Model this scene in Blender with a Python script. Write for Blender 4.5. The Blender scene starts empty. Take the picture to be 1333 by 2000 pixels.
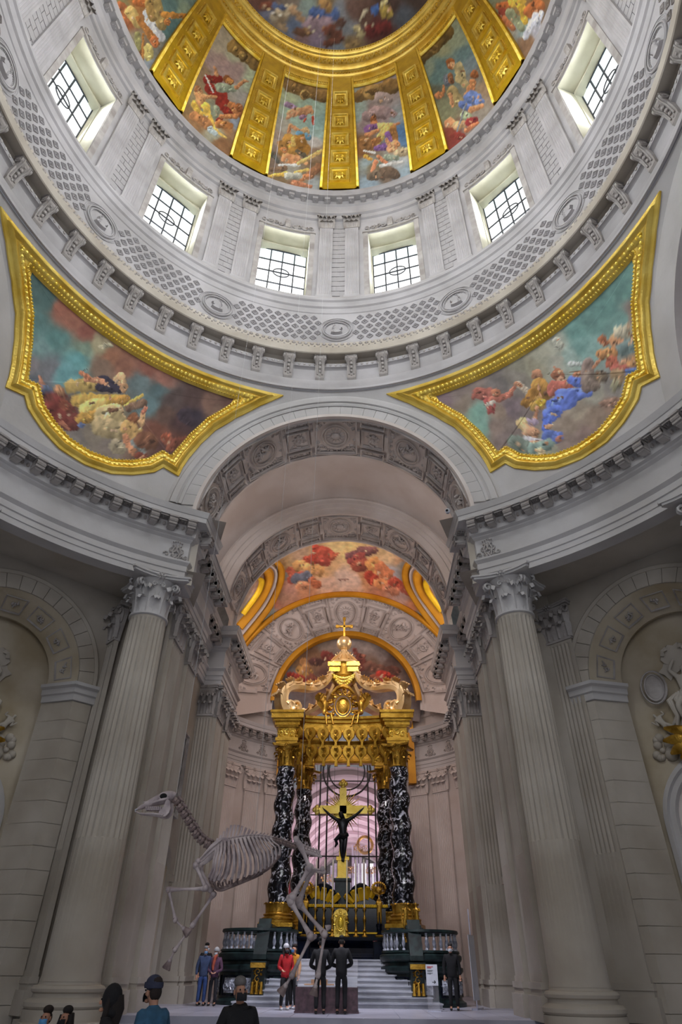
import bpy, bmesh, math, random
import numpy as np
from math import sin, cos, pi, radians as rad, sqrt, atan2, hypot
from mathutils import Vector, Matrix, noise as mnoise

# ---------------------------------------------------------------- camera
S = bpy.context.scene
COL = S.collection
CX, CY, CZ = 0.9847, -7.9178, 1.93
YAW, PIT, ROLL, FPX = -0.034355, 0.640897, 0.011014, 1206.488069
FW = Vector((sin(YAW)*cos(PIT), cos(YAW)*cos(PIT), sin(PIT)))
R0 = Vector((cos(YAW), -sin(YAW), 0)); U0 = R0.cross(FW)
RT = R0*cos(ROLL)+U0*sin(ROLL); UP = U0*cos(ROLL)-R0*sin(ROLL)
cam = bpy.data.cameras.new('camera'); camo = bpy.data.objects.new('camera', cam); COL.objects.link(camo)
cam.sensor_fit = 'VERTICAL'; cam.sensor_height = 36; cam.lens = FPX/2000*36; cam.clip_end = 500; cam.clip_start = 0.05
Mx = Matrix((RT, UP, -FW)).transposed().to_4x4(); Mx.translation = (CX, CY, CZ); camo.matrix_basis = Mx
S.camera = camo
NC = np.array([CX, CY, CZ]); NF, NR, NU = np.array(FW), np.array(RT), np.array(UP)
def ray(u, v):
    d = NF*FPX+NR*(u-666.5)-NU*(v-1000); return d/np.linalg.norm(d)
def aty(u, v, y): d = ray(u, v); return NC+d*(y-NC[1])/d[1]
def atz(u, v, z): d = ray(u, v); return NC+d*(z-NC[2])/d[2]
def project(P):
    d = np.asarray(P)-NC; w = d@NF
    return np.stack([666.5+FPX*(d@NR)/w, 1000-FPX*(d@NU)/w], -1)

# ---------------------------------------------------------------- world and large lights
W = bpy.data.worlds.new('world'); S.world = W; W.use_nodes = True
W.node_tree.nodes['Background'].inputs[0].default_value = (0.80, 0.87, 1.0, 1)
W.node_tree.nodes['Background'].inputs[1].default_value = 0.15
S.view_settings.view_transform = 'Standard'; S.view_settings.look = 'None'; S.view_settings.gamma = 1
S.view_settings.use_curve_mapping = False; S.view_settings.exposure = 0.27
def area(name, loc, to, sx, sy, power, col, spread=180):
    L = bpy.data.lights.new(name, 'AREA'); L.shape = 'RECTANGLE'; L.size = sx; L.size_y = sy; L.energy = power; L.color = col; L.spread = rad(spread)
    o = bpy.data.objects.new(name, L); COL.objects.link(o); o.location = loc
    o.rotation_euler = (Vector(to)-Vector(loc)).to_track_quat('-Z', 'Y').to_euler(); return o
DAY = (0.93, 0.97, 1.0)
for k in range(12):                                   # daylight entering through each drum window
    t = rad(15+30*k)
    area('window_daylight', (13.22*sin(t), 13.22*cos(t), 34.6), (0, 0, 32.6), 2.6, 5.2, 610, DAY, 110)
area('upper_dome_daylight', (0, -4, 61.0), (0, 3, 66), 9, 6, 700, (1, 0.97, 0.9))       # hidden attic windows that light the top painting
area('south_arm_fill', (0.5, -20, 13), (0, 6, 9), 9, 12, 950, (0.95, 0.95, 1.0))   # added soft fill from behind the camera, no modelled window
area('sanctuary_window_light', (-6.4, 27.0, 20.5), (3, 31, 17), 3, 3, 230, (1.0, 0.86, 0.84))
area('sanctuary_window_light', (6.4, 27.0, 20.5), (-3, 31, 17), 3, 3, 230, (1.0, 0.86, 0.84))
area('cornice_fill', (-6.3, 24.2, 16.2), (-3.0, 27, 22), 0.5, 1.6, 150, (1.0, 0.84, 0.78))  # added uplights, out of sight on the cornice, to brighten the sanctuary vault
area('cornice_fill', (6.3, 24.2, 16.2), (3.0, 27, 22), 0.5, 1.6, 150, (1.0, 0.84, 0.78))
area('altar_fill', (0, 16.9, 20.6), (0.1, 26, 11.0), 2.4, 0.5, 220, (0.98, 0.86, 0.84), 80)  # added fill hovering below the arch, brightens the canopy gilding
area('cornice_fill', (-6.0, 14.0, 16.1), (-2.5, 14.0, 22), 0.4, 2.2, 130, (1.0, 0.88, 0.80))  # added unseen uplights that lift the arm's barrel and coffers
area('cornice_fill', (6.0, 14.0, 16.1), (2.5, 14.0, 22), 0.4, 2.2, 130, (1.0, 0.88, 0.80))
area('stair_spot_light', (0, 13.2, 15.5), (0, 17.5, 1), 2.0, 0.5, 260, (0.86, 0.86, 1.0), 60)
area('church_window_light', (-4.6, 55, 7.2), (2, 55, 11), 24, 3, 1300, (0.95, 0.80, 0.90))
area('church_window_light', (4.6, 55, 7.2), (-2, 55, 11), 24, 3, 1300, (0.95, 0.80, 0.90))

# ---------------------------------------------------------------- helpers
def srgb(c):
    c = [x/255 for x in c]; return tuple([(x/12.92 if x <= .04045 else ((x+.055)/1.055)**2.4) for x in c]+[1])
MATS = {}
def mat(name, c1, c2=None, rough=.8, metal=0, scale=3, bump=0, bscale=30, detail=6, emit=0, vcol=None, c3=None, contrast=(.35, .65), coord='Generated', spec=.5, stretch=(1, 1, 1), wave=None, brick=None, distort=0):
    m = bpy.data.materials.new(name); m.use_nodes = True; nt = m.node_tree; N = nt.nodes; L = nt.links
    b = N['Principled BSDF']; b.inputs['Roughness'].default_value = rough; b.inputs['Metallic'].default_value = metal; b.inputs['Specular IOR Level'].default_value = spec
    tc = N.new('ShaderNodeTexCoord'); mp = N.new('ShaderNodeMapping'); L.new(tc.outputs[coord], mp.inputs[0]); mp.inputs['Scale'].default_value = stretch
    nz = N.new('ShaderNodeTexNoise'); nz.inputs['Scale'].default_value = scale; nz.inputs['Detail'].default_value = detail; nz.inputs['Distortion'].default_value = distort; L.new(mp.outputs[0], nz.inputs[0])
    rp = N.new('ShaderNodeValToRGB'); rp.color_ramp.elements[0].position = contrast[0]; rp.color_ramp.elements[1].position = contrast[1]
    rp.color_ramp.elements[0].color = srgb(c1); rp.color_ramp.elements[1].color = srgb(c2 or c1)
    if c3: e = rp.color_ramp.elements.new(sum(contrast)/2); e.color = srgb(c3)
    L.new(nz.outputs[0], rp.inputs[0]); out = rp.outputs[0]
    if vcol:
        a = N.new('ShaderNodeAttribute'); a.attribute_name = 'paint'; mx = N.new('ShaderNodeMix'); mx.data_type = 'RGBA'; mx.blend_type = 'MULTIPLY'; mx.inputs[0].default_value = vcol
        L.new(a.outputs[0], mx.inputs[6]); L.new(out, mx.inputs[7]); out = mx.outputs[2]
    if brick:                                       # fine stone joints
        bt = N.new('ShaderNodeTexBrick'); bt.inputs['Scale'].default_value = brick[0]; bt.inputs['Mortar Size'].default_value = .012; bt.inputs['Color1'].default_value = (1, 1, 1, 1); bt.inputs['Color2'].default_value = (.9, .9, .88, 1); bt.inputs['Mortar'].default_value = (brick[1],)*3+(1,)
        bt.inputs['Brick Width'].default_value = 1.6; bt.inputs['Row Height'].default_value = .6
        L.new(tc.outputs['UV'], bt.inputs[0]); mx = N.new('ShaderNodeMix'); mx.data_type = 'RGBA'; mx.blend_type = 'MULTIPLY'; mx.inputs[0].default_value = .6
        L.new(out, mx.inputs[6]); L.new(bt.outputs[0], mx.inputs[7]); out = mx.outputs[2]
    L.new(out, b.inputs['Base Color'])
    if emit: L.new(out, b.inputs['Emission Color']); b.inputs['Emission Strength'].default_value = emit
    if bump:
        n2 = N.new('ShaderNodeTexNoise'); n2.inputs['Scale'].default_value = bscale; n2.inputs['Detail'].default_value = 4; L.new(mp.outputs[0], n2.inputs[0])
        bp = N.new('ShaderNodeBump'); bp.inputs['Strength'].default_value = min(1, bump); bp.inputs['Distance'].default_value = .05; L.new(n2.outputs[0], bp.inputs['Height']); L.new(bp.outputs[0], b.inputs['Normal'])
    MATS[name] = m; return m
O = 'Object'
STN = mat('limestone', (172, 169, 167), (192, 190, 190), .85, scale=.35, bump=.12, bscale=6, coord=O, detail=8)
STU = mat('drum_limestone', (154, 151, 151), (178, 175, 177), .85, scale=.5, bump=.12, bscale=6, coord=O, detail=8)
STW = mat('warm_limestone', (158, 149, 136), (186, 179, 168), .85, scale=.4, bump=.15, bscale=5, coord=O, detail=8)
STD = mat('carved_limestone', (142, 136, 132), (178, 173, 170), .9, scale=1.3, bump=.2, bscale=12, coord=O)
STC = mat('arch_carving_stone', (164, 156, 152), (194, 187, 183), .88, scale=1.2, bump=.15, bscale=12, coord=O)
STY = mat('yellowish_limestone', (158, 144, 118), (190, 180, 162), .85, scale=.5, bump=.15, bscale=5, coord=O)
STR = mat('reveal_limestone', (178, 174, 154), (200, 197, 180), .8, scale=.8, bump=.1, bscale=5, coord=O)
STP = mat('rosy_limestone', (192, 181, 174), (212, 205, 201), .85, scale=.4, bump=.12, bscale=6, coord=O)
GLD = mat('gold_leaf', (216, 178, 66), (240, 212, 110), .32, .6, scale=1.2, bump=.25, bscale=14, coord=O)
GLM = mat('matte_gold_leaf', (190, 152, 18), (216, 178, 30), .48, .35, scale=1.2, bump=.2, bscale=9, coord=O)
GLR = mat('relief_gold', (226, 190, 56), (250, 226, 116), .28, .6, scale=2, bump=.3, bscale=20, coord=O)
GLP = mat('pale_gilding', (214, 176, 112), (242, 216, 166), .3, .6, scale=1.2, bump=.15, bscale=14, coord=O)
GLB = mat('bronze_gilding', (140, 102, 26), (206, 162, 66), .34, .75, scale=2.4, bump=.35, bscale=16, coord=O)
OCH = mat('ochre_painted_border', (186, 128, 22), (210, 152, 36), .55, .3, scale=.8, bump=.1, bscale=9, coord=O)
GLC = mat('canopy_gilding', (158, 116, 28), (206, 162, 62), .3, .75, scale=2.2, bump=.25, bscale=14, coord=O)
MRB = mat('black_veined_marble', (10, 12, 20), (224, 226, 240), .16, scale=3.2, coord=O, detail=9, contrast=(.535, .66), distort=2.4, spec=.6)
GRN = mat('dark_green_marble', (10, 18, 20), (34, 50, 50), .34, scale=2.2, coord=O, detail=8, distort=1.2, spec=.35)
BLK = mat('black_marble', (6, 9, 18), (14, 20, 36), .12, scale=1.5, coord=O, detail=5, spec=.25)
SIL = mat('veined_silver_marble', (110, 114, 128), (206, 210, 222), .2, scale=5, coord=O, detail=5, spec=.7)
WHM = mat('white_grey_marble', (128, 130, 138), (178, 180, 188), .35, scale=.8, bump=.05, coord=O)
FLR = mat('marble_floor', (198, 198, 206), (224, 224, 230), .3, scale=.5, bump=.05, coord=O)
IRN = mat('black_iron', (14, 13, 15), (26, 24, 26), .5, coord=O)
LED = mat('window_lead', (36, 40, 50), (48, 52, 60), .6, coord=O)
BNE = mat('old_bone', (156, 142, 144), (210, 197, 196), .6, scale=4, bump=.25, bscale=18, coord=O)
BND = mat('dark_bone_joint', (96, 78, 78), (156, 138, 134), .6, scale=5, bump=.25, bscale=18, coord=O)
BRZ = mat('dark_bronze', (22, 22, 26), (52, 52, 58), .35, .7, scale=3, coord=O)
WAX = mat('candle_wax', (212, 204, 186), (226, 220, 204), .5, coord=O)
PNT = mat('fresco_paint', (225, 225, 225), (255, 255, 255), .85, scale=2.5, bump=.05, vcol=1.0, coord=O)
PNK = mat('church_plaster', (186, 166, 172), (206, 190, 194), .85, scale=.3, coord=O)
RED = mat('red_banner_cloth', (150, 20, 40), (190, 30, 50), .8, coord=O)
PIP = mat('organ_pipe_tin', (170, 172, 194), (214, 216, 230), .3, .6, coord=O)
PRP = mat('purple_granite', (62, 44, 50), (92, 68, 74), .35, scale=8, coord=O)
SKYG = mat('overcast_sky_glass', (250, 252, 255), (255, 255, 255), .2, emit=1.1)
SKYD = mat('tinted_sky_glass', (196, 214, 220), (236, 244, 246), .2, emit=.9, scale=30)
SHD = mat('dark_void', (16, 15, 15), (22, 20, 20), .9)
WHT = mat('white_board', (196, 200, 208), (208, 212, 220), .5)

class MB:
    def __init__(s): s.v = []; s.f = []; s.T = None
    def add(s, vs, fs):
        n = len(s.v); T = s.T
        s.v += [tuple(T(*p)) for p in vs] if T else [tuple(p) for p in vs]
        s.f += [tuple(i+n for i in f) for f in fs]; return s
    def box(s, x0, x1, y0, y1, z0, z1, nx=1, tx=0, ty=0):
        # nx subdivides along x; tx, ty taper the z1 end
        vs = []; fs = []
        for i in range(nx+1):
            x = x0+(x1-x0)*i/nx
            vs += [(x, y0, z0), (x, y1, z0), (x-tx*(2*i/nx-1), y1-ty, z1), (x-tx*(2*i/nx-1), y0+ty, z1)]
        fs += [(0, 3, 2, 1), (4*nx, 4*nx+1, 4*nx+2, 4*nx+3)]
        for i in range(nx):
            a = 4*i
            for k in range(4): fs.append((a+k, a+(k+1) % 4, a+4+(k+1) % 4, a+4+k))
        return s.add(vs, fs)
    def grid(s, fn, nu, nv, cu=False, cv=False):
        vs = [fn(i/nu, j/nv) for i in range(nu+(0 if cu else 1)) for j in range(nv+(0 if cv else 1))]
        mu, mv = nu+(0 if cu else 1), nv+(0 if cv else 1); fs = []
        for i in range(nu):
            for j in range(nv):
                a, b = i, (i+1) % mu; c, d = j, (j+1) % mv; fs.append((a*mv+c, b*mv+c, b*mv+d, a*mv+d))
        return s.add(vs, fs)
    def lathe(s, prof, n=24, c=(0, 0, 0), cap=True, axis='z', a0=0, a1=2*pi, sx=1, sy=1):
        full = abs(a1-a0-2*pi) < 1e-6; m = n if full else n+1; vs = []; fs = []
        for r, z in prof:
            for i in range(m):
                a = a0+(a1-a0)*i/n; x, y = r*cos(a)*sx, r*sin(a)*sy
                p = (x, y, z) if axis == 'z' else ((x, z, y) if axis == 'y' else (z, x, y))
                vs.append((p[0]+c[0], p[1]+c[1], p[2]+c[2]))
        for j in range(len(prof)-1):
            for i in range(n):
                k = (i+1) % m; fs.append((j*m+i, j*m+k, (j+1)*m+k, (j+1)*m+i))
        if cap and full:
            fs.append(tuple(range(m-1, -1, -1))); fs.append(tuple((len(prof)-1)*m+i for i in range(m)))
        return s.add(vs, fs)
    def tube(s, pts, r, n=8, cap=True, closed=False, flat=1):
        pts = [Vector(p) for p in pts]; m = len(pts)
        rr = r if isinstance(r, (list, tuple)) else [r]*m
        vs = []; prev = None
        for i, p in enumerate(pts):
            a = pts[(i-1) % m] if (i > 0 or closed) else p; b = pts[(i+1) % m] if (i < m-1 or closed) else p
            t = (b-a); t = t.normalized() if t.length > 1e-9 else Vector((0, 0, 1))
            if prev is None:
                u = t.cross(Vector((0, 0, 1))) if abs(t.z) < .9 else t.cross(Vector((0, 1, 0)))
            else: u = prev-t*prev.dot(t)
            u = u.normalized() if u.length > 1e-9 else Vector((1, 0, 0)); prev = u; w = t.cross(u)
            for k in range(n):
                q = 2*pi*k/n; vs.append(p+u*(cos(q)*rr[i])+w*(sin(q)*rr[i]*flat))
        fs = []
        for i in range(m if closed else m-1):
            for k in range(n):
                k2 = (k+1) % n; j = (i+1) % m; fs.append((i*n+k, i*n+k2, j*n+k2, j*n+k))
        if cap and not closed: fs.append(tuple(range(n-1, -1, -1))); fs.append(tuple((m-1)*n+k for k in range(n)))
        return s.add(vs, fs)
    def ball(s, c, r, nu=10, nv=6, rot=None):
        r = (r, r, r) if not isinstance(r, (list, tuple)) else r; vs = []; fs = []
        for j in range(1, nv):
            for i in range(nu):
                a, b = 2*pi*i/nu, pi*j/nv; p = Vector((r[0]*sin(b)*cos(a), r[1]*sin(b)*sin(a), r[2]*cos(b)))
                if rot: p = rot @ p
                vs.append((p.x+c[0], p.y+c[1], p.z+c[2]))
        for sg in (1, -1):
            p = Vector((0, 0, r[2]*sg)); p = rot @ p if rot else p; vs.append((p.x+c[0], p.y+c[1], p.z+c[2]))
        k = len(vs)
        for j in range(nv-2):
            for i in range(nu): fs.append((j*nu+i, (j+1)*nu+i, (j+1)*nu+(i+1) % nu, j*nu+(i+1) % nu))
        for i in range(nu):
            fs.append((i, (i+1) % nu, k-2)); fs.append(((nv-2)*nu+(i+1) % nu, (nv-2)*nu+i, k-1))
        return s.add(vs, fs)
    def prism(s, poly, z0, z1):
        n = len(poly); vs = [(x, y, z0) for x, y in poly]+[(x, y, z1) for x, y in poly]
        return s.add(vs, [tuple(range(n-1, -1, -1)), tuple(range(n, 2*n))]+[(i, (i+1) % n, n+(i+1) % n, n+i) for i in range(n)])
    def sweep(s, path, prof, closed=False):
        # path: 2D points, prof: (offset to the right of travel, z); mitred corners
        m = len(path); P = [Vector(p) for p in path]; nr = []
        for i in range(m):
            a = P[i]-P[i-1] if (i > 0 or closed) else P[1]-P[0]; b = P[(i+1) % m]-P[i] if (i < m-1 or closed) else a
            a, b = a.normalized(), b.normalized(); na, nb = Vector((a.y, -a.x)), Vector((b.y, -b.x))
            q = na+nb; q = q/max(.3, q.dot(na)); nr.append(q)
        k = len(prof); vs = [(P[i].x+nr[i].x*o, P[i].y+nr[i].y*o, z) for i in range(m) for o, z in prof]; fs = []
        for i in range(m if closed else m-1):
            j = (i+1) % m
            for q in range(k-1): fs.append((i*k+q, i*k+q+1, j*k+q+1, j*k+q))
        if not closed: fs.append(tuple(range(k))); fs.append(tuple((m-1)*k+q for q in range(k-1, -1, -1)))
        return s.add(vs, fs)
    def build(s, name, m, parent=None, smooth=35, kind=None, loc=None):
        me = bpy.data.meshes.new(name); me.from_pydata(s.v, [], s.f); me.materials.append(m)
        bm = bmesh.new(); bm.from_mesh(me); bmesh.ops.recalc_face_normals(bm, faces=bm.faces); bm.to_mesh(me); bm.free()
        if smooth:
            me.polygons.foreach_set('use_smooth', [True]*len(me.polygons)); me.set_sharp_from_angle(angle=rad(smooth))
        return link(name, me, parent, kind, loc)
def link(name, me, parent=None, kind=None, loc=None):
    o = bpy.data.objects.new(name, me); COL.objects.link(o)
    if parent: o.parent = parent
    if kind: o['kind'] = kind
    if loc is not None: o.location = loc
    return o
def tag(o, label, cat, group=None):
    o['label'] = label; o['category'] = cat
    if group: o['group'] = group
    return o
def thing(name, label, cat, loc=(0, 0, 0), rz=0, group=None):
    o = bpy.data.objects.new(name, None); COL.objects.link(o); o.location = loc; o.rotation_euler = (0, 0, rz); o.empty_display_size = .1
    return tag(o, label, cat, group)
def struct(name, loc=(0, 0, 0)):
    o = bpy.data.objects.new(name, None); COL.objects.link(o); o.location = loc; o['kind'] = 'structure'; return o
def sm(name, mb, m, smooth=35): return mb.build(name, m, None, smooth, 'structure')
def inst(name, me, parent, mtx):
    o = bpy.data.objects.new(name, me); COL.objects.link(o); o.parent = parent; o.matrix_basis = mtx; return o
def copytree(o, loc=None, rz=None, parent=None, **props):
    c = o.copy(); COL.objects.link(c); c.parent = parent
    if loc is not None: c.location = loc
    if rz is not None: c.rotation_euler = (0, 0, rz)
    for k, v in props.items(): c[k] = v
    for ch in list(o.children): copytree(ch, parent=c)
    return c
def frame(origin, xdir, zdir=(0, 0, 1)):
    # local x -> xdir, local z -> zdir, local y -> z cross x
    x = Vector(xdir).normalized(); z = Vector(zdir); z = (z-x*z.dot(x)).normalized(); y = z.cross(x)
    M = Matrix((x, y, z)).transposed().to_4x4(); M.translation = origin; return M
def polar(R, a, z=0): return (R*sin(rad(a)), R*cos(rad(a)), z)
def cyl_map(R, a0, z0):
    # flat ornament coords (x right, y = height, z = relief towards the axis) onto an inward-facing drum
    def T(x, y, z): a = rad(a0)+x/R; return ((R-z)*sin(a), (R-z)*cos(a), z0+y)
    return T
def drum_frame(R, a, z):
    # object frame on a drum wall: local x to the right (seen from inside), local y toward the axis, local z up
    t = rad(a); return frame((R*sin(t), R*cos(t), z), (-cos(t), sin(t), 0))
def entab(zb, zt, proj, s=1.0):
    h = zt-zb; a = .30*h; f = .30*h; c = h-a-f
    P = [(-.5, zb), (0, zb), (0, zb+a*.26), (.03*s, zb+a*.27), (.03*s, zb+a*.5), (.07*s, zb+a*.53), (.07*s, zb+a*.78), (.17*s, zb+a*.92), (.17*s, zb+a), (.03*s, zb+a+.01)]
    y = zb+a+f; P += [(.03*s, y), (.12*s, y+c*.08), (.13*s, y+c*.12), (.22*s, y+c*.17), (.24*s, y+c*.32), (.24*s, y+c*.33), (.28*s, y+c*.60), (proj*.86, y+c*.605), (proj*.86, y+c*.78), (proj*.9, y+c*.80), (proj*.98, y+c*.96), (proj, y+c), (-.5, zt)]
    return P
def spiral(c, r0, turns, n=16, sg=1, a0=0, r1=.15):
    return [(c[0]+r0*(1-(1-r1)*i/n)*cos(a0+sg*2*pi*turns*i/n), c[1]+r0*(1-(1-r1)*i/n)*sin(a0+sg*2*pi*turns*i/n)) for i in range(n+1)]
# ---------------------------------------------------------------- ornament helpers (local x right, y up, z relief)
def frame_rect(mb, x0, x1, y0, y1, t, d, inner=.4):
    # moulded rectangular frame with a stepped inner edge
    def ring(a, b, za, zb):
        vs = []
        for o, z in ((a, za), (b, zb)): vs += [(x0+o, y0+o, z), (x1-o, y0+o, z), (x1-o, y1-o, z), (x0+o, y1-o, z)]
        mb.add(vs, [(i, (i+1) % 4, 4+(i+1) % 4, 4+i) for i in range(4)])
    ring(0, 0, 0, d); ring(0, t*.45, d, d); ring(t*.45, t*.55, d, d*.55); ring(t*.55, t, d*.55, d*.4); ring(t, t, d*.4, 0)
def rosette(mb, cx, cy, r, d, n=6, depth=0):
    for k in range(n):
        a = 2*pi*k/n; c, s_ = cos(a), sin(a)
        vs = [(cx+c*r*.2, cy+s_*r*.2, d*.5), (cx+c*r*.6-s_*r*.26, cy+s_*r*.6+c*r*.26, d*.75), (cx+c*r, cy+s_*r, 0), (cx+c*r*.6+s_*r*.26, cy+s_*r*.6-c*r*.26, d*.75), (cx+c*r*.62, cy+s_*r*.62, d)]
        mb.add(vs, [(0, 1, 4), (1, 2, 4), (2, 3, 4), (3, 0, 4)])
    mb.ball((cx, cy, d*.6), (r*.26, r*.26, d*.6), 6, 4)
def scroll(mb, c, r, sg=1, a0=0, th=.06, turns=1.2, z=.05, n=11):
    pts = spiral(c, r, turns, n, sg, a0); k = len(pts)
    mb.tube([(x, y, z) for x, y in pts], [th*(1-.6*i/k) for i in range(k)], 5)
def leaf2(mb, x, y, ang, L, w, d):
    c, s_ = cos(ang), sin(ang)
    def P(a, b, z): return (x+c*a-s_*b, y+s_*a+c*b, z)
    mb.add([P(0, 0, 0), P(L*.35, w, 0), P(L*.3, 0, d), P(L*.35, -w, 0), P(L*.7, w*.8, 0), P(L*.7, 0, d*.8), P(L*.7, -w*.8, 0), P(L, 0, 0)],
           [(0, 1, 2), (0, 2, 3), (1, 4, 5, 2), (2, 5, 6, 3), (4, 7, 5), (5, 7, 6)])
def foliage(mb, x0, x1, y0, y1, d=.06, seed=0, n=None, sym=True):
    rng = random.Random(seed); w, h = x1-x0, y1-y0; cx, cy = (x0+x1)/2, (y0+y1)/2; s0 = min(w, h)
    n = n or max(2, int(max(w, h)/s0*1.6)); horiz = w >= h
    for k in range(n):
        t = (k+.5)/n
        X, Y = (x0+w*t, cy) if horiz else (cx, y0+h*t)
        sg = 1 if k % 2 else -1; r = s0*.30
        scroll(mb, (X, Y+(r*.15*sg if horiz else 0)), r, sg, rad(rng.uniform(60, 120))*sg, s0*.055, 1.1, d*.6, 9)
        for q in range(5): a = rng.uniform(0, 2*pi); leaf2(mb, X+cos(a)*r*.7, Y+sin(a)*r*.7, a+rng.uniform(-.5, .5), s0*.28, s0*.09, d)
def wreath(mb, cx, cy, rx, ry, w, h, d, seed=0):
    # foliage filling a rectangle outside an oval
    rng = random.Random(seed)
    for sx in (-1, 1):
        for sy in (-1, 1):
            X, Y = cx+sx*w*.40, cy+sy*h*.40
            scroll(mb, (X, Y), min(w, h)*.085, sx*sy, rng.uniform(0, 6), .018*w, 1.2, d*.5, 9)
            for q in range(9):
                a = rng.uniform(0, pi/2); X2, Y2 = cx+sx*(rx*1.12+.05*w)*cos(a), cy+sy*(ry*1.12+.05*h)*sin(a)
                leaf2(mb, X2, Y2, atan2(sy*sin(a), sx*cos(a))+rng.uniform(-1, 1), .13*w, .035*w, d)
def oval_ring(mb, cx, cy, rx, ry, t, d, n=28):
    for o, z in ((0, d), (t*1.3, d*.7)):
        mb.tube([(cx+(rx-o)*cos(2*pi*i/n), cy+(ry-o)*sin(2*pi*i/n), z*.6) for i in range(n)], t*.4, 5, closed=True)
def figures(mb, cx, cy, rx, ry, d, seed=0, n=9):
    rng = random.Random(seed)
    for k in range(n):
        a, r = rng.uniform(0, 2*pi), rng.uniform(0, .62); X, Y = cx+rx*r*cos(a), cy+ry*r*sin(a); q = rng.uniform(0, pi); L = rx*rng.uniform(.2, .42)
        mb.tube([(X-cos(q)*L, Y-sin(q)*L*.8, d*.2), (X, Y, d*.9), (X+cos(q+.8)*L, Y+sin(q+.8)*L*.8, d*.3)], [L*.18, L*.36, L*.16], 6)
    for k in range(4): a = rng.uniform(0, 2*pi); mb.ball((cx+rx*.35*cos(a), cy+ry*.35*sin(a), d*.8), (rx*.13, rx*.15, d*.7), 7, 5)
def bust(mb, cx, cy, r, d, sg=1):
    pts = [(-.05, -.75), (.30, -.72), (.62, -.55), (.36, -.40), (.26, -.22), (.52, -.16), (.50, -.04), (.58, .02), (.50, .08), (.66, .22), (.50, .36), (.46, .55), (.20, .74), (-.18, .74), (-.48, .52), (-.56, .15), (-.44, -.18), (-.62, -.36), (-.70, -.62), (-.40, -.76)]
    P = [(cx+sg*x*r, cy+y*r) for x, y in pts]; n = len(P)
    vs = [(x, y, 0) for x, y in P]+[(cx+(x-cx)*.84, cy+(y-cy)*.84, d) for x, y in P]+[(cx, cy, d*1.3)]
    mb.add(vs, [(i, (i+1) % n, n+(i+1) % n, n+i) for i in range(n)]+[(n+i, n+(i+1) % n, 2*n) for i in range(n)])
    for k in range(6): scroll(mb, (cx-sg*r*(.25+.06*(k % 3)), cy+r*(.5-.2*k)), r*.14, sg, k, r*.05, 1, d*1.1, 7)
def acanthus(L=.5, w=.16, curl=.22, lobes=5, nv=8):
    # upright leaf rising along z, bulging towards -y, tip curling forwards and down
    vs = []; fs = []
    for j in range(nv+1):
        t = j/nv
        if t < .68: q = t/.68; y, z = -.05*L-.10*L*q*q, L*.92*q
        else:
            q = (t-.68)/.32; a = q*pi*1.15; y, z = -.15*L-curl*L*(1-cos(a))*.72, L*.92+curl*L*.55*sin(a)
        ww = w*(.75+.35*sin(t*pi))*(1 if t < .8 else 1-.55*(t-.8)/.2)*(1+.16*cos(t*lobes*2*pi))
        for i in range(5):
            u = (i-2)/2; vs.append((u*ww, y+abs(u)*.07*L-(.025*L if i == 2 else 0)*1, z-abs(u)*.04*L))
    for j in range(nv):
        for i in range(4): a = j*5+i; fs.append((a, a+1, a+6, a+5))
    m = len(vs); vs += [(x, y+.02*L, z+.01*L) for x, y, z in vs]; fs += [tuple(i+m for i in reversed(f)) for f in fs]
    for j in range(nv):
        for e in (0, 4): a = j*5+e; fs.append((a, a+5, a+5+m, a+m))
    return vs, fs
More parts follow.
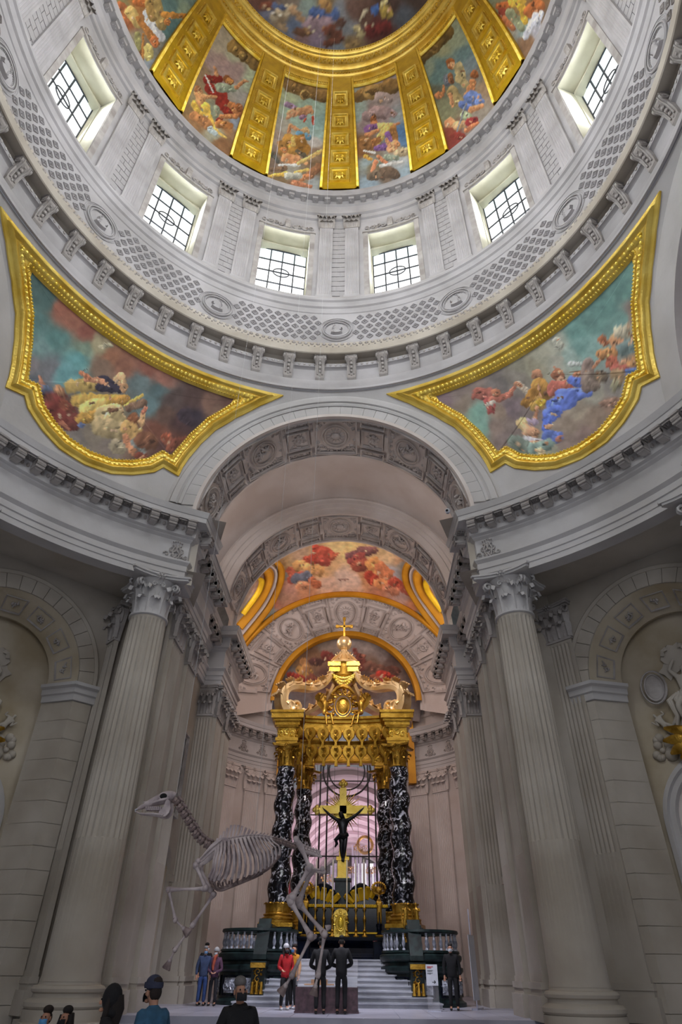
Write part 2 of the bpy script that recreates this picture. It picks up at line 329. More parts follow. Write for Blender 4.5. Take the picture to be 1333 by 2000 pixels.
def capital_mesh(r, h, flat=False, w=None, dep=.2, simple=False):
    # Corinthian capital; r = neck radius (round) or half width (flat pilaster facing -y)
    mb = MB(); k = 1.0
    if not flat:
        mb.lathe([(r*1.0, 0), (r*1.1, h*.02), (r*1.1, h*.06), (r*.98, h*.08), (r*.95, h*.45), (r*1.05, h*.75), (r*1.25, h*.88), (r*1.25, h*.9)], 24)
        ab = r*1.62
    else:
        mb.box(-r, r, -dep, .02, 0, h*.88, tx=-r*.12, ty=-dep*.4); mb.box(-r*1.06, r*1.06, -dep*1.15, .02, 0, h*.055)
        ab = r*1.32
    # abacus with hollow sides
    if not flat:
        P = []
        for q in range(4):
            for i in range(7):
                t = (i/6-.5)*2; a = q*pi/2; d = ab*(.80+.20*t*t); x, y = ab*.93*t, -d
                P.append((x*cos(a)-y*sin(a), x*sin(a)+y*cos(a)))
        mb.prism(P, h*.90, h*.955); mb.prism([(x*1.06, y*1.06) for x, y in P], h*.955, h)
    else:
        P = [(-ab, .02), (ab, .02), (ab, -dep*1.7)]+[(ab*(.93-.31*i)*1, -dep*(1.75-.55*(1-((i-3)/3)**2))) for i in range(7)]+[(-ab, -dep*1.7)]
        mb.prism(P, h*.90, h*.955); mb.prism([(x*1.05, y*1.08 if y < 0 else y) for x, y in P], h*.955, h)
    def place(vs, fs, x, y, ang, z, s_=1):
        c, sn = cos(ang), sin(ang); mb.add([(x+(a*c-b*sn)*s_, y+(a*sn+b*c)*s_, z+d*s_) for a, b, d in vs], fs)
    nv = 5 if simple else 8
    if not flat:
        for row, (L, z, off, ww, cu) in enumerate(((h*.34, h*.07, 0, r*.30, .32), (h*.58, h*.07, pi/8, r*.26, .26))):
            vs, fs = acanthus(L, ww, cu, nv=nv)
            for q in range(8): a = off+q*pi/4; place(vs, fs, r*.93*sin(a), -r*.93*cos(a), a, z)
        for q in range(4):
            a = pi/4+q*pi/2
            vs, fs = acanthus(h*.30, r*.2, .4, nv=5); place(vs, fs, r*1.0*sin(a), -r*1.0*cos(a), a, h*.50)
            for sg in (-1, 1):
                pts = [(r*.96*sin(a-sg*.45), -r*.96*cos(a-sg*.45), h*.45)]
                ux, uy = sin(a), -cos(a); px, py = cos(a)*sg, sin(a)*sg
                for i in range(10):
                    b = pi-2.4*pi*i/9; rr = r*.26*(1-.75*i/9); q0 = r*1.42+rr*cos(b)+r*.02; pts.append((ux*q0-px*.09*r, uy*q0-py*.09*r, h*.74+rr*sin(b)))
                mb.tube(pts, [r*.05]+[r*.085*(1-.3*i/9) for i in range(10)], 6)
            a = q*pi/2; x, y = ab*.84*sin(a), -ab*.84*cos(a)
            M = MB(); rosette(M, 0, 0, r*.28, r*.16, 6); place([(u, -w_, v) for u, v, w_ in M.v], M.f, x, y, a, h*.93)
            for sg in (-1, 1):
                pts = []
                for i in range(9): b = 2.2*pi*i/8; rr = r*.17*(1-.7*i/8); pts.append((sg*(r*.24+rr*cos(b)*-1), -r*1.08, h*.76+rr*sin(b)))
                c, sn = cos(a), sin(a); mb.tube([(u*c-v*sn, u*sn+v*c, z) for u, v, z in pts], r*.05, 5)
    else:
        for L, z, xs, ww, cu in ((h*.34, h*.07, (-.72, 0, .72), r*.34, .32), (h*.58, h*.07, (-1.0, -.36, .36, 1.0), r*.27, .26)):
            vs, fs = acanthus(L, ww, cu, nv=nv)
            for x in xs: place(vs, fs, x*r*.95, -dep*.95, 0, z)
        for sg in (-1, 1):
            vs, fs = acanthus(h*.34, r*.18, .4, nv=5); place(vs, fs, sg*r*1.05, -dep, sg*.6, h*.48)
            pts = [(sg*r*.5, -dep*1.1, h*.48)]
            for i in range(10): b = pi-2.4*pi*i/9; rr = r*.27*(1-.75*i/9); pts.append((sg*(r*1.12+rr*cos(b)), -dep*1.5, h*.74+rr*sin(b)))
            mb.tube(pts, [r*.06]+[r*.09*(1-.3*i/9) for i in range(10)], 6)
            pts = []
            for i in range(9): b = 2.2*pi*i/8; rr = r*.18*(1-.7*i/8); pts.append((sg*(r*.26-rr*cos(b)), -dep*1.3, h*.76+rr*sin(b)))
            mb.tube(pts, r*.055, 5)
        M = MB(); rosette(M, 0, 0, r*.27, r*.16, 6); place([(u, -w_, v) for u, v, w_ in M.v], M.f, 0, -dep*1.35, 0, h*.93)
    return mb
def fluted_pilaster(w, z0, z1, dep=.14, n=7, cable=0, side=False):
    # facing -y, fluted front, optional filled lower third
    mb = MB(); e = w*.09; fw = (w-2*e)/n; hw = w/2
    xs = [(-hw, 0), (-hw, -dep)]
    for k in range(n):
        a = -hw+e+k*fw; xs += [(a+fw*.1, -dep), (a+fw*.22, -dep+.10*min(dep, fw*4)), (a+fw*.5, -dep+.62*min(dep, fw*.5)), (a+fw*.78, -dep+.10*min(dep, fw*4)), (a+fw*.9, -dep)]
    xs += [(hw, -dep), (hw, 0)]
    zs = [z0, cable, cable+.02, z1-.05] if cable else [z0+.1, z1-.05]
    def row(z, fl): return [(x, y if fl else (y if i in (0, len(xs)-1) else -dep), z) for i, (x, y) in enumerate(xs)]
    rows = [row(z0, False)]
    if cable: rows += [row(cable, False), row(cable+.03, True)]
    else: rows += [row(z0+.1, False), row(z0+.13, True)]
    rows += [row(z1-.12, True), row(z1-.09, False), row(z1, False)]
    m = len(xs); vs = [p for r_ in rows for p in r_]; fs = [(j*m+i, j*m+i+1, (j+1)*m+i+1, (j+1)*m+i) for j in range(len(rows)-1) for i in range(m-1)]
    mb.add(vs, fs); return mb
def base_mould(mb, w, z, h, dep, s_=1):
    # attic base of a pilaster: plinth, torus, scotia, torus
    for a, b, o in ((0, .34, .16), (.34, .56, .15), (.56, .70, .07), (.70, .86, .10), (.86, 1, .03)):
        mb.box(-w/2-o*s_, w/2+o*s_, -dep-o*s_, 0, z+a*h, z+b*h)
def fluted_column(r0, r1, z0, z1, n=24, cable=None):
    mb = MB(); prof = []
    def ring(r, z, fl):
        out = []
        for k in range(n):
            for u, d in ((0, 0), (.14, 0), (.3, .6), (.57, 1), (.84, .6)):
                a = 2*pi*(k+u)/n; rr = r-(.085*r*d if fl else 0); out.append((rr*cos(a), rr*sin(a), z))
        return out
    H = z1-z0; c = cable or z0
    R = lambda z: r0-(r0-r1)*max(0, (z-z0)/H)**1.7
    rows = [ring(R(z0)*1.04, z0, 0), ring(R(z0), z0+.12, 0)]
    if cable: rows += [ring(R(c), c, 0), ring(R(c), c+.03, 1)]
    else: rows += [ring(R(z0), z0+.18, 0), ring(R(z0), z0+.22, 1)]
    for i in range(1, 7): z = c+(z1-.12-c)*i/6; rows.append(ring(R(z), z, 1))
    rows += [ring(R(z1), z1-.08, 0), ring(R(z1), z1, 0)]
    m = 5*n; vs = [p for q in rows for p in q]; fs = [(j*m+i, j*m+(i+1) % m, (j+1)*m+(i+1) % m, (j+1)*m+i) for j in range(len(rows)-1) for i in range(m)]
    mb.add(vs, fs); return mb
def attic_base(r, h):
    return [(r*1.36, 0), (r*1.36, h*.30), (r*1.30, h*.30), (r*1.38, h*.38), (r*1.38, h*.48), (r*1.28, h*.56), (r*1.16, h*.60), (r*1.14, h*.70), (r*1.22, h*.74), (r*1.25, h*.82), (r*1.18, h*.90), (r*1.06, h*.92), (r*1.03, h)]
# ---------------------------------------------------------------- dome, drum and ring cornices
def RD(z): return 11.12-1.57*((z-41.4)/13.8)**2
def revolve(name, prof, m, a0=-180, a1=180, n=192, parent=None, kind='structure', smooth=30):
    mb = MB(); full = abs(a1-a0-360) < 1e-6
    mb.grid(lambda u, v: (lambda q, t: (q[0]*sin(t), q[0]*cos(t), q[1]))(prof[round(v*(len(prof)-1))], rad(a0+(a1-a0)*u)), n, len(prof)-1, cu=full)
    return mb.build(name, m, parent, smooth, kind if parent is None else None)
ceil = revolve('ceiling', [(RD(41.4+13.8*i/14)+.16, 41.4+13.8*i/14) for i in range(15)], GLM)
# gilded ring around the oculus
rim = revolve('trim_1', [(9.75, 54.9), (9.50, 55.1), (9.36, 55.35), (9.36, 55.6), (9.2, 55.65), (9.15, 55.8), (8.98, 56.0), (8.95, 57.0), (8.85, 57.2), (8.72, 57.25), (8.62, 57.45), (8.56, 57.75), (8.8, 58.0), (9.6, 58.2)], GLD, n=240)
mb = MB(); rng = random.Random(5)
for k in range(220):
    a = 360*k/220; mb.T = cyl_map(8.96, a, 56.5); leaf2(mb, -.1, -.42, 1.57+.3*sin(k*1.7), .5, .07, .09); leaf2(mb, .02, .05, 1.2+.8*(k % 2), .4, .08, .10); mb.ball((.1, .34, .03), (.07, .07, .06), 5, 4)
mb.T = None; mb.build('leaf_moulding', GLR, rim)
mb = MB()
for k in range(260):
    a = 360*k/260; mb.T = cyl_map(8.6, a, 57.6); mb.ball((0, 0, .02), (.065, .09, .07), 5, 4)
    mb.T = cyl_map(9.33, a, 55.48); mb.ball((0, 0, .02), (.07, .11, .05), 5, 4)
mb.T = None; mb.build('bead_moulding', GLR, rim)

# ribs: moulded bands with five coffers each
def rib_T(az):
    def T(x, y, z):                       # x = angle in degrees, y = height, z = relief
        R = RD(y)-z; a = rad(az+x); return (R*sin(a), R*cos(a), y)
    return T
HA = lambda z: 6.5-.9*(z-41.4)/13.8
cof_z = [(43.05, .82), (45.25, .80), (47.45, .78), (49.75, .80), (52.35, .86)]
for k in range(12):
    az = 30*k if k < 7 else 30*k-360
    T = rib_T(az); mb = MB(); mb.T = T
    prof = [(-1, -.12), (-1, .10), (-.93, .16), (-.84, .10), (-.80, .06), (.80, .06), (.84, .10), (.93, .16), (1, .10), (1, -.12)]
    mb.grid(lambda u, v: (prof[round(v*9)][0]*HA(41.4+13.6*u), 41.4+13.6*u, prof[round(v*9)][1]), 16, 9)
    ribo = mb.build('rib', GLM, ceil)
    near = abs(az) <= 90
    if near:
        mb = MB(); mb.T = T
        for sg in (-1, 1):
            for i in range(64):
                z = 41.5+13.3*i/64; x = sg*HA(z)*.93; mb.add([(x-.42, z, .14), (x+.42, z, .14), (x+.30, z+.15, .24), (x-.30, z+.15, .24), (x, z+.20, .12)], [(0, 1, 2, 3), (3, 2, 4)])
        mb.build('leaf_border', GLR, ribo, 0)
        for zc, hh in cof_z:
            mb = MB(); hx = 3.35*(HA(zc)/6.5); R = RD(zc); sc = R*rad(1)
            mb.T = lambda x, y, z, T=T, zc=zc, sc=sc: T(x/sc, zc+y, z+.06)
            w = hx*sc; frame_rect(mb, -w, w, -hh, hh, .22, .17)
            mb.add([(-w*.7, -hh*.7, -.08), (w*.7, -hh*.7, -.08), (w*.7, hh*.7, -.08), (-w*.7, hh*.7, -.08)], [(0, 1, 2, 3)])
            rosette(mb, 0, 0, w*.66, .2, 8); rosette(mb, 0, 0, w*.34, .28, 6)
            for i in range(9):
                for sg in (-1, 1):
                    mb.ball((sg*w*1.14, -hh+2*hh*i/8, .03), (.045, .075, .05), 5, 3)
            mb.build('coffer', GLR, ribo)

# modillion cornice under the dome
wd = struct('wall_drum')
revolve('cornice_ring', [(11.3, 41.42), (11.12, 41.40), (11.14, 41.18), (11.22, 41.1), (11.25, 41.0), (11.62, 40.98), (11.64, 40.62), (11.74, 40.55), (11.8, 40.3), (11.82, 40.0), (11.72, 39.95), (11.74, 39.75), (11.88, 39.68), (11.90, 39.4), (11.80, 39.36), (11.82, 39.2), (11.95, 39.15), (12.0, 38.9)], STU, parent=wd)
mb = MB(); mb.box(-.17, .17, .02, .44, -.30, 0); mb.box(-.2, .2, .02, .56, -.08, 0)
M2 = MB(); M2.T = lambda x, y, z: (x, y+.25, -.30-z); rosette(M2, 0, 0, .13, .07, 5); mb.add(M2.v, M2.f)
modi = mb.build('modillion', STU, wd); modi.matrix_basis = drum_frame(11.76, 0, 41.0)
for k in range(1, 96): inst('modillion', modi.data, wd, drum_frame(11.76, 3.75*k, 41.0))

# drum wall with twelve deep window openings
OH = 6.62; ZB, ZT = 31.2, 37.5
def arcpatch(mb, a0, a1, z0, z1, R0_, R1_=None, n=6):
    R1_ = R1_ or R0_
    mb.grid(lambda u, v: polar(R0_+(R1_-R0_)*v, a0+(a1-a0)*u, z0+(z1-z0)*v), n, 1)
mb = MB(); mr = MB()
for k in range(12):
    c = 15+30*k; h = OH
    arcpatch(mb, c+h, c+30-h, 30.2, 39.2, 12.0); arcpatch(mb, c-h, c+h, ZT, 39.2, 12.0); arcpatch(mb, c-h, c+h, 30.2, ZB, 12.0)
    h2 = 6.35                                        # inner, narrower opening
    for sg in (-1, 1):
        mr.add([polar(12, c+sg*h, ZB-.3), polar(12.95, c+sg*h*.98, ZB-.3), polar(12.95, c+sg*h*.98, ZT), polar(12, c+sg*h, ZT)], [(0, 1, 2, 3)])
        mr.add([polar(12.95, c+sg*h*.98, ZB-.3), polar(12.95, c+sg*h2, ZB-.3), polar(12.95, c+sg*h2, ZT), polar(12.95, c+sg*h*.98, ZT)], [(0, 1, 2, 3)])
        mr.add([polar(12.95, c+sg*h2, ZB-.3), polar(13.45, c+sg*h2*.98, ZB-.3), polar(13.45, c+sg*h2*.98, ZT), polar(12.95, c+sg*h2, ZT)], [(0, 1, 2, 3)])
    mr.grid(lambda u, v: polar(12+.95*v, c-h+2*h*u, ZT+.1*v), 6, 1)
    mr.grid(lambda u, v: polar(12.95, c-h2+2*h2*u, ZT+.1-v*(.10+.16*(2*u-1)**2)), 8, 1)
    mr.grid(lambda u, v: polar(12.95+.5*v, c-h2+2*h2*u, ZT+.1-(.10+.16*(2*u-1)**2)), 8, 1)
    mr.grid(lambda u, v: polar(12+1.45*v, c-h+2*h*u, ZB+.75*v), 6, 1)
mb.build('drum_masonry', STU, wd); mr.build('window_reveal', STR, wd)
mb = MB(); mb.box(-.08, .08, -.4, .4, -.3, .3)
# windows
RG = 13.36
for k in range(12):
    c = 15+30*k if k < 6 else 15+30*k-360
    wn = struct('window_%d' % (k+1)); h2 = 6.2; W2 = RG*rad(h2); z0, z1 = ZB+.55, ZT-.05; H = z1-z0
    M = drum_frame(RG, c, z0); wn.matrix_basis = M
    far = abs(c) > 100
    if far:
        mb = MB(); mb.box(-W2, W2, -.01, .01, 0, H); mb.build('pane', SKYG, wn)
    else:
        cols, rows = 4, 5; cw, ch = 2*W2/cols, H/rows
        for i in range(cols):
            for j in range(rows):
                mb = MB(); mb.box(-W2+i*cw+.012, -W2+(i+1)*cw-.012, -.012, .012, j*ch+.012, (j+1)*ch-.012)
                mb.build('pane', SKYD if j == rows-1 else SKYG, wn, 0)
        mb = MB(); t = .035
        for i in range(cols+1): mb.box(-W2+i*cw-t, -W2+i*cw+t, .0, .08, 0, H)
        mb.build('upright_bar', LED, wn, 0); mb = MB()
        for j in range(rows+1): mb.box(-W2, W2, .0, .07, j*ch-t, j*ch+t)
        mb.build('cross_bar', LED, wn, 0)
        mb = MB(); mb.tube([(.48*cos(a), .05, H*.6+.40*sin(a)) for a in [2*pi*i/24 for i in range(24)]], .035, 5, closed=True)
        mb.build('oval_bar', LED, wn)
# pilasters of the drum
shaft = fluted_pilaster(.80, 31.3, 38.15, .16, 6); shaft.box(-.45, .45, -.2, 0, 30.9, 31.25)
shm = shaft.build('pilaster', STU, wd); capm = capital_mesh(.40, 1.35, True, dep=.17, simple=True).build('capital', STD, shm)
shm.matrix_basis = drum_frame(11.99, -3.7, 0) @ Matrix.Rotation(pi, 4, 'Z'); capm.location = (0, 0, 38.15)
first = True
for k in range(12):
    for sg in (-1, 1):
        if first: first = False; continue
        p_ = inst('pilaster', shm.data, wd, drum_frame(11.99, 30*k+3.7*sg, 0) @ Matrix.Rotation(pi, 4, 'Z'))
        q_ = inst('capital', capm.data, p_, Matrix.Translation((0, 0, 38.15)))
mb = MB(); mb.box(-.33, .33, -.02, .035, .02, .43); b1 = mb.build('ashlar_block', STU, wd, 0); b1.matrix_basis = drum_frame(11.985, -90-.62, 31.4)
mb = MB(); mb.box(-.20, .20, -.02, .03, .02, .43); b2 = mb.build('ashlar_block', STU, wd, 0); b2.matrix_basis = drum_frame(11.985, -90+1.98*.62+1.0, 31.4)
for k in range(-3, 4):
    for j in range(16):
        sg = 1 if j % 2 else -1
        if k == -3 and j == 0: continue
        inst('ashlar_block', b1.data, wd, drum_frame(11.985, 30*k+sg*1.15, 31.4+.46*j)); inst('ashlar_block', b2.data, wd, drum_frame(11.985, 30*k-sg*2.0*.75, 31.4+.46*j)) if j > 0 else None
# window heads
def head_mesh(seed):
    mb = MB()
    mb.T = cyl_map(12.0, 0, 37.6)
    for x0, x1, y0, y1, d in ((-1.72, 1.72, .02, .12, .12), (-1.65, 1.65, .12, .2, .08)): mb.box(x0, x1, y0, y1, 0, d, 8)
    for sg in (-1, 1):
        mb.box(sg*1.55-.14, sg*1.55+.14, -6.4, .02, 0, .05); rng = random.Random(seed+sg)
        for i in range(4): scroll(mb, (sg*(.42+.33*i), .50+.06*(i % 2)), .17, sg, i*1.7, .045, 1.2, .06, 9)
        for i in range(12): leaf2(mb, sg*(.3+.1*i), .42+.22*rng.random(), rng.uniform(0, 6), .28, .08, .1)
    mb.box(-.17, .17, .1, .95, 0, .22, tx=.02); mb.ball((0, .85, .2), (.16, .12, .1), 7, 5); mb.ball((0, .3, .2), (.1, .16, .08), 7, 5)
    return mb
hm = head_mesh(1).build('window_head', STD, wd); hm.rotation_euler = (0, 0, -rad(15))
for k in range(1, 12): inst('window_head', hm.data, wd, Matrix.Rotation(-rad(15+30*k), 4, 'Z'))

# sill ledge, lattice frieze, projecting lip
gallery = struct('wall_frieze')
revolve('sill_ledge', [(12.0, 31.25), (11.85, 31.2), (11.44, 30.42), (11.38, 30.36), (11.38, 30.2), (11.46, 30.12), (11.5, 29.95), (11.5, 29.8), (11.58, 29.72), (11.62, 29.4), (11.66, 29.36)], STU, parent=gallery)
revolve('frieze_band', [(11.66, 29.36), (11.66, 26.98)], STU, parent=gallery, n=240)
revolve('gallery_lip', [(11.66, 26.98), (11.56, 26.92), (11.52, 26.75), (11.36, 26.66), (11.3, 26.3), (11.18, 26.22), (11.1, 25.95), (10.98, 25.85), (10.96, 25.42), (11.0, 25.38), (11.42, 25.45), (11.5, 25.3), (11.5, 25.16)], STW, parent=gallery, n=240)
mb = MB()
for k in range(240): mb.T = cyl_map(11.33, 1.5*k, 26.48); mb.ball((0, 0, 0), (.10, .13, .07), 6, 4); mb.T = cyl_map(11.13, 1.5*k+.7, 26.08); mb.ball((0, 0, 0), (.05, .06, .05), 5, 3)
mb.T = None; mb.build('bead_moulding', STD, gallery)
mb = MB(); frame_rect(mb, -.125, .125, -.125, .125, .035, .06); rosette(mb, 0, 0, .085, .07, 4)
c4 = cos(pi/4); mb.v = [((x-y)*c4, (x+y)*c4, z) for x, y, z in mb.v]; mb.v = [(x, z, y) for x, y, z in mb.v]
lat = mb.build('lattice_rosette', STU, gallery, 0); nlat = 0; rest = MB()
for bay in (-3, -2, -1, 0, 1, 2, -4, 3, 4, 5, 6, 7):
    for r_ in range(5):
        for c_ in range(-5, 6):
            az = 30*bay+15+c_*2.28+(1.14 if r_ % 2 else 0); z = 28.17+(r_-2)*.40
            off = abs((az-30*bay) % 30); d = min(off, 30-off)
            if d < 3.9+.9*(1-abs(r_-2)/2.0) or off < 0: continue
            if az < 30*bay+3 or az > 30*bay+27: continue
            nlat += 1
            if nlat == 1: lat.matrix_basis = drum_frame(11.66, az, z)
            elif nlat <= 295: inst('lattice_rosette', lat.data, gallery, drum_frame(11.66, az, z))
            else:
                F = drum_frame(11.66, az, z); rest.add([F @ v.co for v in lat.data.vertices], [tuple(p.vertices) for p in lat.data.polygons])
ro = rest.build('rear_lattice', STD, gallery, 0); ro['kind'] = 'stuff'
for k in range(12):
    mb = MB(); oval_ring(mb, 0, 0, .74, .70, .09, .12, 32); oval_ring(mb, 0, 0, .92, .9, .05, .06, 32); bust(mb, 0, -.02, .46, .14, 1 if k % 2 else -1)
    for i in range(22): a = pi*(.0+1.0*i/21); mb.box(.58*cos(a)-.018, .58*cos(a)+.018, .56*sin(a)-.05, .56*sin(a)+.05, 0, .03)
    mb.v = [(x, z, y) for x, y, z in mb.v]; me = mb.build('portrait_medallion', STU, gallery); me.matrix_basis = drum_frame(11.66, 30*k, 28.05)
# console entablature below the lip
con = struct('wall_console_ring')
revolve('console_frieze', [(11.5, 25.2), (11.40, 25.15), (11.34, 25.05), (11.34, 24.85), (11.44, 24.8), (11.48, 24.74), (11.48, 24.0), (11.40, 23.97), (11.36, 23.9), (11.36, 23.62), (11.30, 23.6), (11.30, 23.32), (11.22, 23.28), (11.2, 23.1), (11.0, 23.05), (10.98, 22.9), (11.05, 22.86)], STU, parent=con, n=240)
mb = MB()
for k in range(288):
    if k % 6 == 3: continue
    mb.T = cyl_map(11.36, 1.25*k, 24.97); mb.ball((0, 0, 0), (.075, .10, .06), 6, 4)
mb.T = None; mb.build('egg_moulding', STD, con)
mb = MB(); mb.box(-.31, .31, 0, .50, 1.42, 1.55); mb.box(-.27, .27, 0, .44, 1.35, 1.42)
prof = [(.42, 1.34), (.44, 1.15), (.38, 1.0), (.26, .86), (.18, .6), (.14, .3), (.16, .1), (.10, 0)]
for i in range(len(prof)-1):
    (y0, z0), (y1, z1) = prof[i], prof[i+1]; w0, w1 = .24-.05*i/7, .24-.05*(i+1)/7
    mb.add([(-w0, 0, z0), (w0, 0, z0), (w0, y0, z0), (-w0, y0, z0), (-w1, 0, z1), (w1, 0, z1), (w1, y1, z1), (-w1, y1, z1)], [(0, 1, 5, 4), (1, 2, 6, 5), (2, 3, 7, 6), (3, 0, 4, 7)])
for sg in (-1, 1): mb.lathe([(.17, -.04), (.17, .04)], 12, (sg*.24, .30, 1.2), axis='x'); mb.lathe([(.09, -.06), (.09, .06)], 8, (sg*.24, .30, 1.2), axis='x')
for sg in (-1, 1): mb.tube([(sg*.15, .45, 1.3), (sg*.15, .42, 1.05), (sg*.12, .24, .8), (sg*.11, .17, .3)], .035, 5)
for i in range(5): mb.ball((0, .38-.06*i, 1.1-.2*i), (.09-.01*i, .06, .1), 6, 4)
cons = mb.build('console', STD, con); cons.matrix_basis = drum_frame(11.50, 3.75, 23.98)
for k in range(1, 48): inst('console', cons.data, con, drum_frame(11.50, 3.75+7.5*k, 23.98))

# ---------------------------------------------------------------- wall between ring and arches (pendentives)
def RP(z): return sqrt(13.05**2-(z-16)**2)
AR = 5.35; YF = 11.2; RA = sqrt(13.05**2-YF**2)
def zlow(a):
    a = (a+45) % 90-45; r = YF/cos(rad(a))
    return 15.7 if r >= 13.04 else max(15.7, 16+sqrt(13.05**2-r*r))
mb = MB(); brk = [i*1.0 for i in range(-180, 180)]+[90*q+s_*b for q in range(-2, 3) for s_ in (-1, 1) for b in (30.2, 30.5, 30.7, 30.85) if -180 <= 90*q+s_*b < 180]
brk = sorted(set(brk)); NZ = 16; vs = []
for a in brk:
    lo = zlow(a)
    for j in range(NZ+1): z = lo+(22.88-lo)*j/NZ; vs.append(polar(RP(z), a, z))
n_ = len(brk); mb.add(vs, [(i*(NZ+1)+j, ((i+1) % n_)*(NZ+1)+j, ((i+1) % n_)*(NZ+1)+j+1, i*(NZ+1)+j+1) for i in range(n_) for j in range(NZ)])
for q in (0, 90, 180, -90):
    c_, s_ = cos(rad(q)), sin(rad(q)); mb.T = lambda x, y, z: (x*c_+y*s_, -x*s_+y*c_, z)
    mb.grid(lambda u, v: ((AR+(RA+.02-AR)*v)*sin(rad(-93+186*u)), YF, 16+(AR+(RA+.02-AR)*v)*cos(rad(-93+186*u))), 64, 1)
mb.T = None
pend = mb.build('wall_pendentives', STN, None, 40, 'structure')
def ysurf(x, z, o=0): return YF-o
NV = 33
for k in range(NV):
    mb = MB(); f0, f1 = -84+168*(k+.012)/NV, -84+168*(k+.988)/NV
    for r0, r1, o in ((AR-.01, 5.98, .05),):
        vs = []
        for i in range(5):
            f = rad(f0+(f1-f0)*i/4)
            for r_, oo in ((r0, -.2), (r0, o), (r1, o), (r1, -.05)): x, z = r_*sin(f), 16+r_*cos(f); vs.append((x, ysurf(x, z, oo), z))
        mb.add(vs, [(4*i+q, 4*i+q+1, 4*i+q+5, 4*i+q+4) for i in range(4) for q in range(3)]+[(0, 1, 2, 3), (16, 17, 18, 19)])
    mb.build('voussoir', STN, pend, 0)
def archivolt(mb, prof, f0=-84, f1=84, n=60):
    mb.grid(lambda u, v: (lambda q, f: (q[0]*sin(f), ysurf(q[0]*sin(f), 16+q[0]*cos(f), q[1]), 16+q[0]*cos(f)))(prof[round(v*(len(prof)-1))], rad(f0+(f1-f0)*u)), n, len(prof)-1)
mb = MB(); archivolt(mb, [(5.98, -.1), (5.98, .09), (6.08, .13), (6.16, .09), (6.2, .16), (6.42, .19), (6.5, .10), (6.54, .0), (6.56, -.1)]); mb.build('archivolt_moulding', STN, pend)
# ---------------------------------------------------------------- north arm: coffered arches, barrel, entablatures
def band_cyl(R, y0, y1, zc=16.0):
    # local: x = arc length from the crown, y = 0..1 across (south to north), z relief inward
    def T(x, y, z): f = x/R; r = R-z; return (r*sin(f), y0+(y1-y0)*y, zc+r*cos(f))
    return T
def band_cone(Ra, ya, za, Rb, yb, zb, xr):
    def T(x, y, z): f = x/xr; R = Ra+(Rb-Ra)*y-z; return (R*sin(f), ya+(yb-ya)*y-z*.6, za+(zb-za)*y+R*cos(f))
    return T
def coffered_arch(name, T, L, R, m, spread=90, wide=.30, mo=None):
    # L = real width across the band in metres; ornaments as parts of the arch
    mb = MB(); mb.T = T; n = 72; s_ = rad(spread)*R
    mb.grid(lambda u, v: (-s_+2*s_*u, v, -.14), n, 8)
    arch = mb.build(name, m, None, 0, 'structure'); mo = mo or STC
    for v0, v1 in ((-.012, .045), (.955, 1.0)):
        mb = MB(); mb.T = T; mb.grid(lambda u, v: (-s_+2*s_*u, (v0, v0, v1, v1)[round(v*3)], (-.14, .012, .012, -.14)[round(v*3)]), n, 3); mb.build('arch_fillet', m, arch, 20)
    mats_ = []
    for k in range(-4, 5):
        f = k*18; c = rad(f)*R; st = rad(18)*R
        if abs(f) > spread: continue
        TT = lambda x, y, z, c=c: T(c+x, .5+y/L, z-.14)
        if k % 2 == 0:
            mb = MB(); mb.T = TT; w, h = st*1.16/2, L*.42
            frame_rect(mb, -w, w, -h, h, .10, .14); mb.box(-w-.13, -w, -h*.42, h*.42, 0, .14); mb.box(w, w+.13, -h*.42, h*.42, 0, .14)
            rx, ry = w*.62, h*.66; oval_ring(mb, 0, 0, rx, ry, .09, .16, 28); wreath(mb, 0, 0, rx, ry, 2*w, 2*h, .09, k)
            if k == 0:
                for i in range(16): leaf2(mb, rx*.25*cos(pi*i/8), ry*.25*sin(pi*i/8), pi*i/8, rx*.5, .05, .06)
                mb.ball((0, 0, .06), (.2, .2, .1), 8, 5)
            else: figures(mb, 0, 0, rx*.85, ry*.85, .13, k, 12)
            mb.build('medallion_coffer', mo, arch)
        else:
            for y, hh in ((-L*.37, L*.085), (L*.37, L*.085), (0, L*.21)):
                mb = MB(); mb.T = lambda X, Y, Z, TT=TT, y=y: TT(X, Y+y, Z); w = st*.60/2+(.05 if y else 0)
                frame_rect(mb, -w, w, -hh, hh, .07, .14)
                if y: foliage(mb, -w*.85, w*.85, -hh*.7, hh*.7, .07, k, 4)
                else: rosette(mb, 0, 0, w*.6, .12, 8); foliage(mb, -w*.8, w*.8, -hh*.8, hh*.8, .06, k+3, 2)
                mb.build('rosette_coffer' if not y else 'scroll_coffer', mo, arch)
    return arch
def annulus(mb, Ra, Rb, y, zc=16.0, n=64, f0=-90, f1=90, yb=None):
    mb.grid(lambda u, v: (lambda r, f: (r*sin(f), y if yb is None else y+(yb-y)*v, zc+r*cos(f)))(Ra+(Rb-Ra)*v, rad(f0+(f1-f0)*u)), n, 1)
Y1a, Y1b, Y2a, Y2b = 11.20, 13.75, 18.25, 20.85
coffered_arch('wall_south_arch', band_cyl(AR, Y1a-.05, Y1b), Y1b-Y1a, AR, STP)
mb = MB(); annulus(mb, AR, 6.3, Y1b); mb.grid(lambda u, v: (6.3*sin(rad(-90+180*u)), Y1b+(Y2a-Y1b)*v, 16+6.3*cos(rad(-90+180*u))), 48, 1)
brl = sm('ceiling_barrel', mb, STY.copy() if False else STP)
mb = MB(); P = [(6.3, Y2a), (6.3, Y2a-.22), (6.18, Y2a-.26), (6.12, Y2a-.2), (5.95, Y2a-.18), (5.92, Y2a-.1), (5.72, Y2a-.08), (5.70, Y2a-.02), (5.50, Y2a), (5.35, Y2a)]
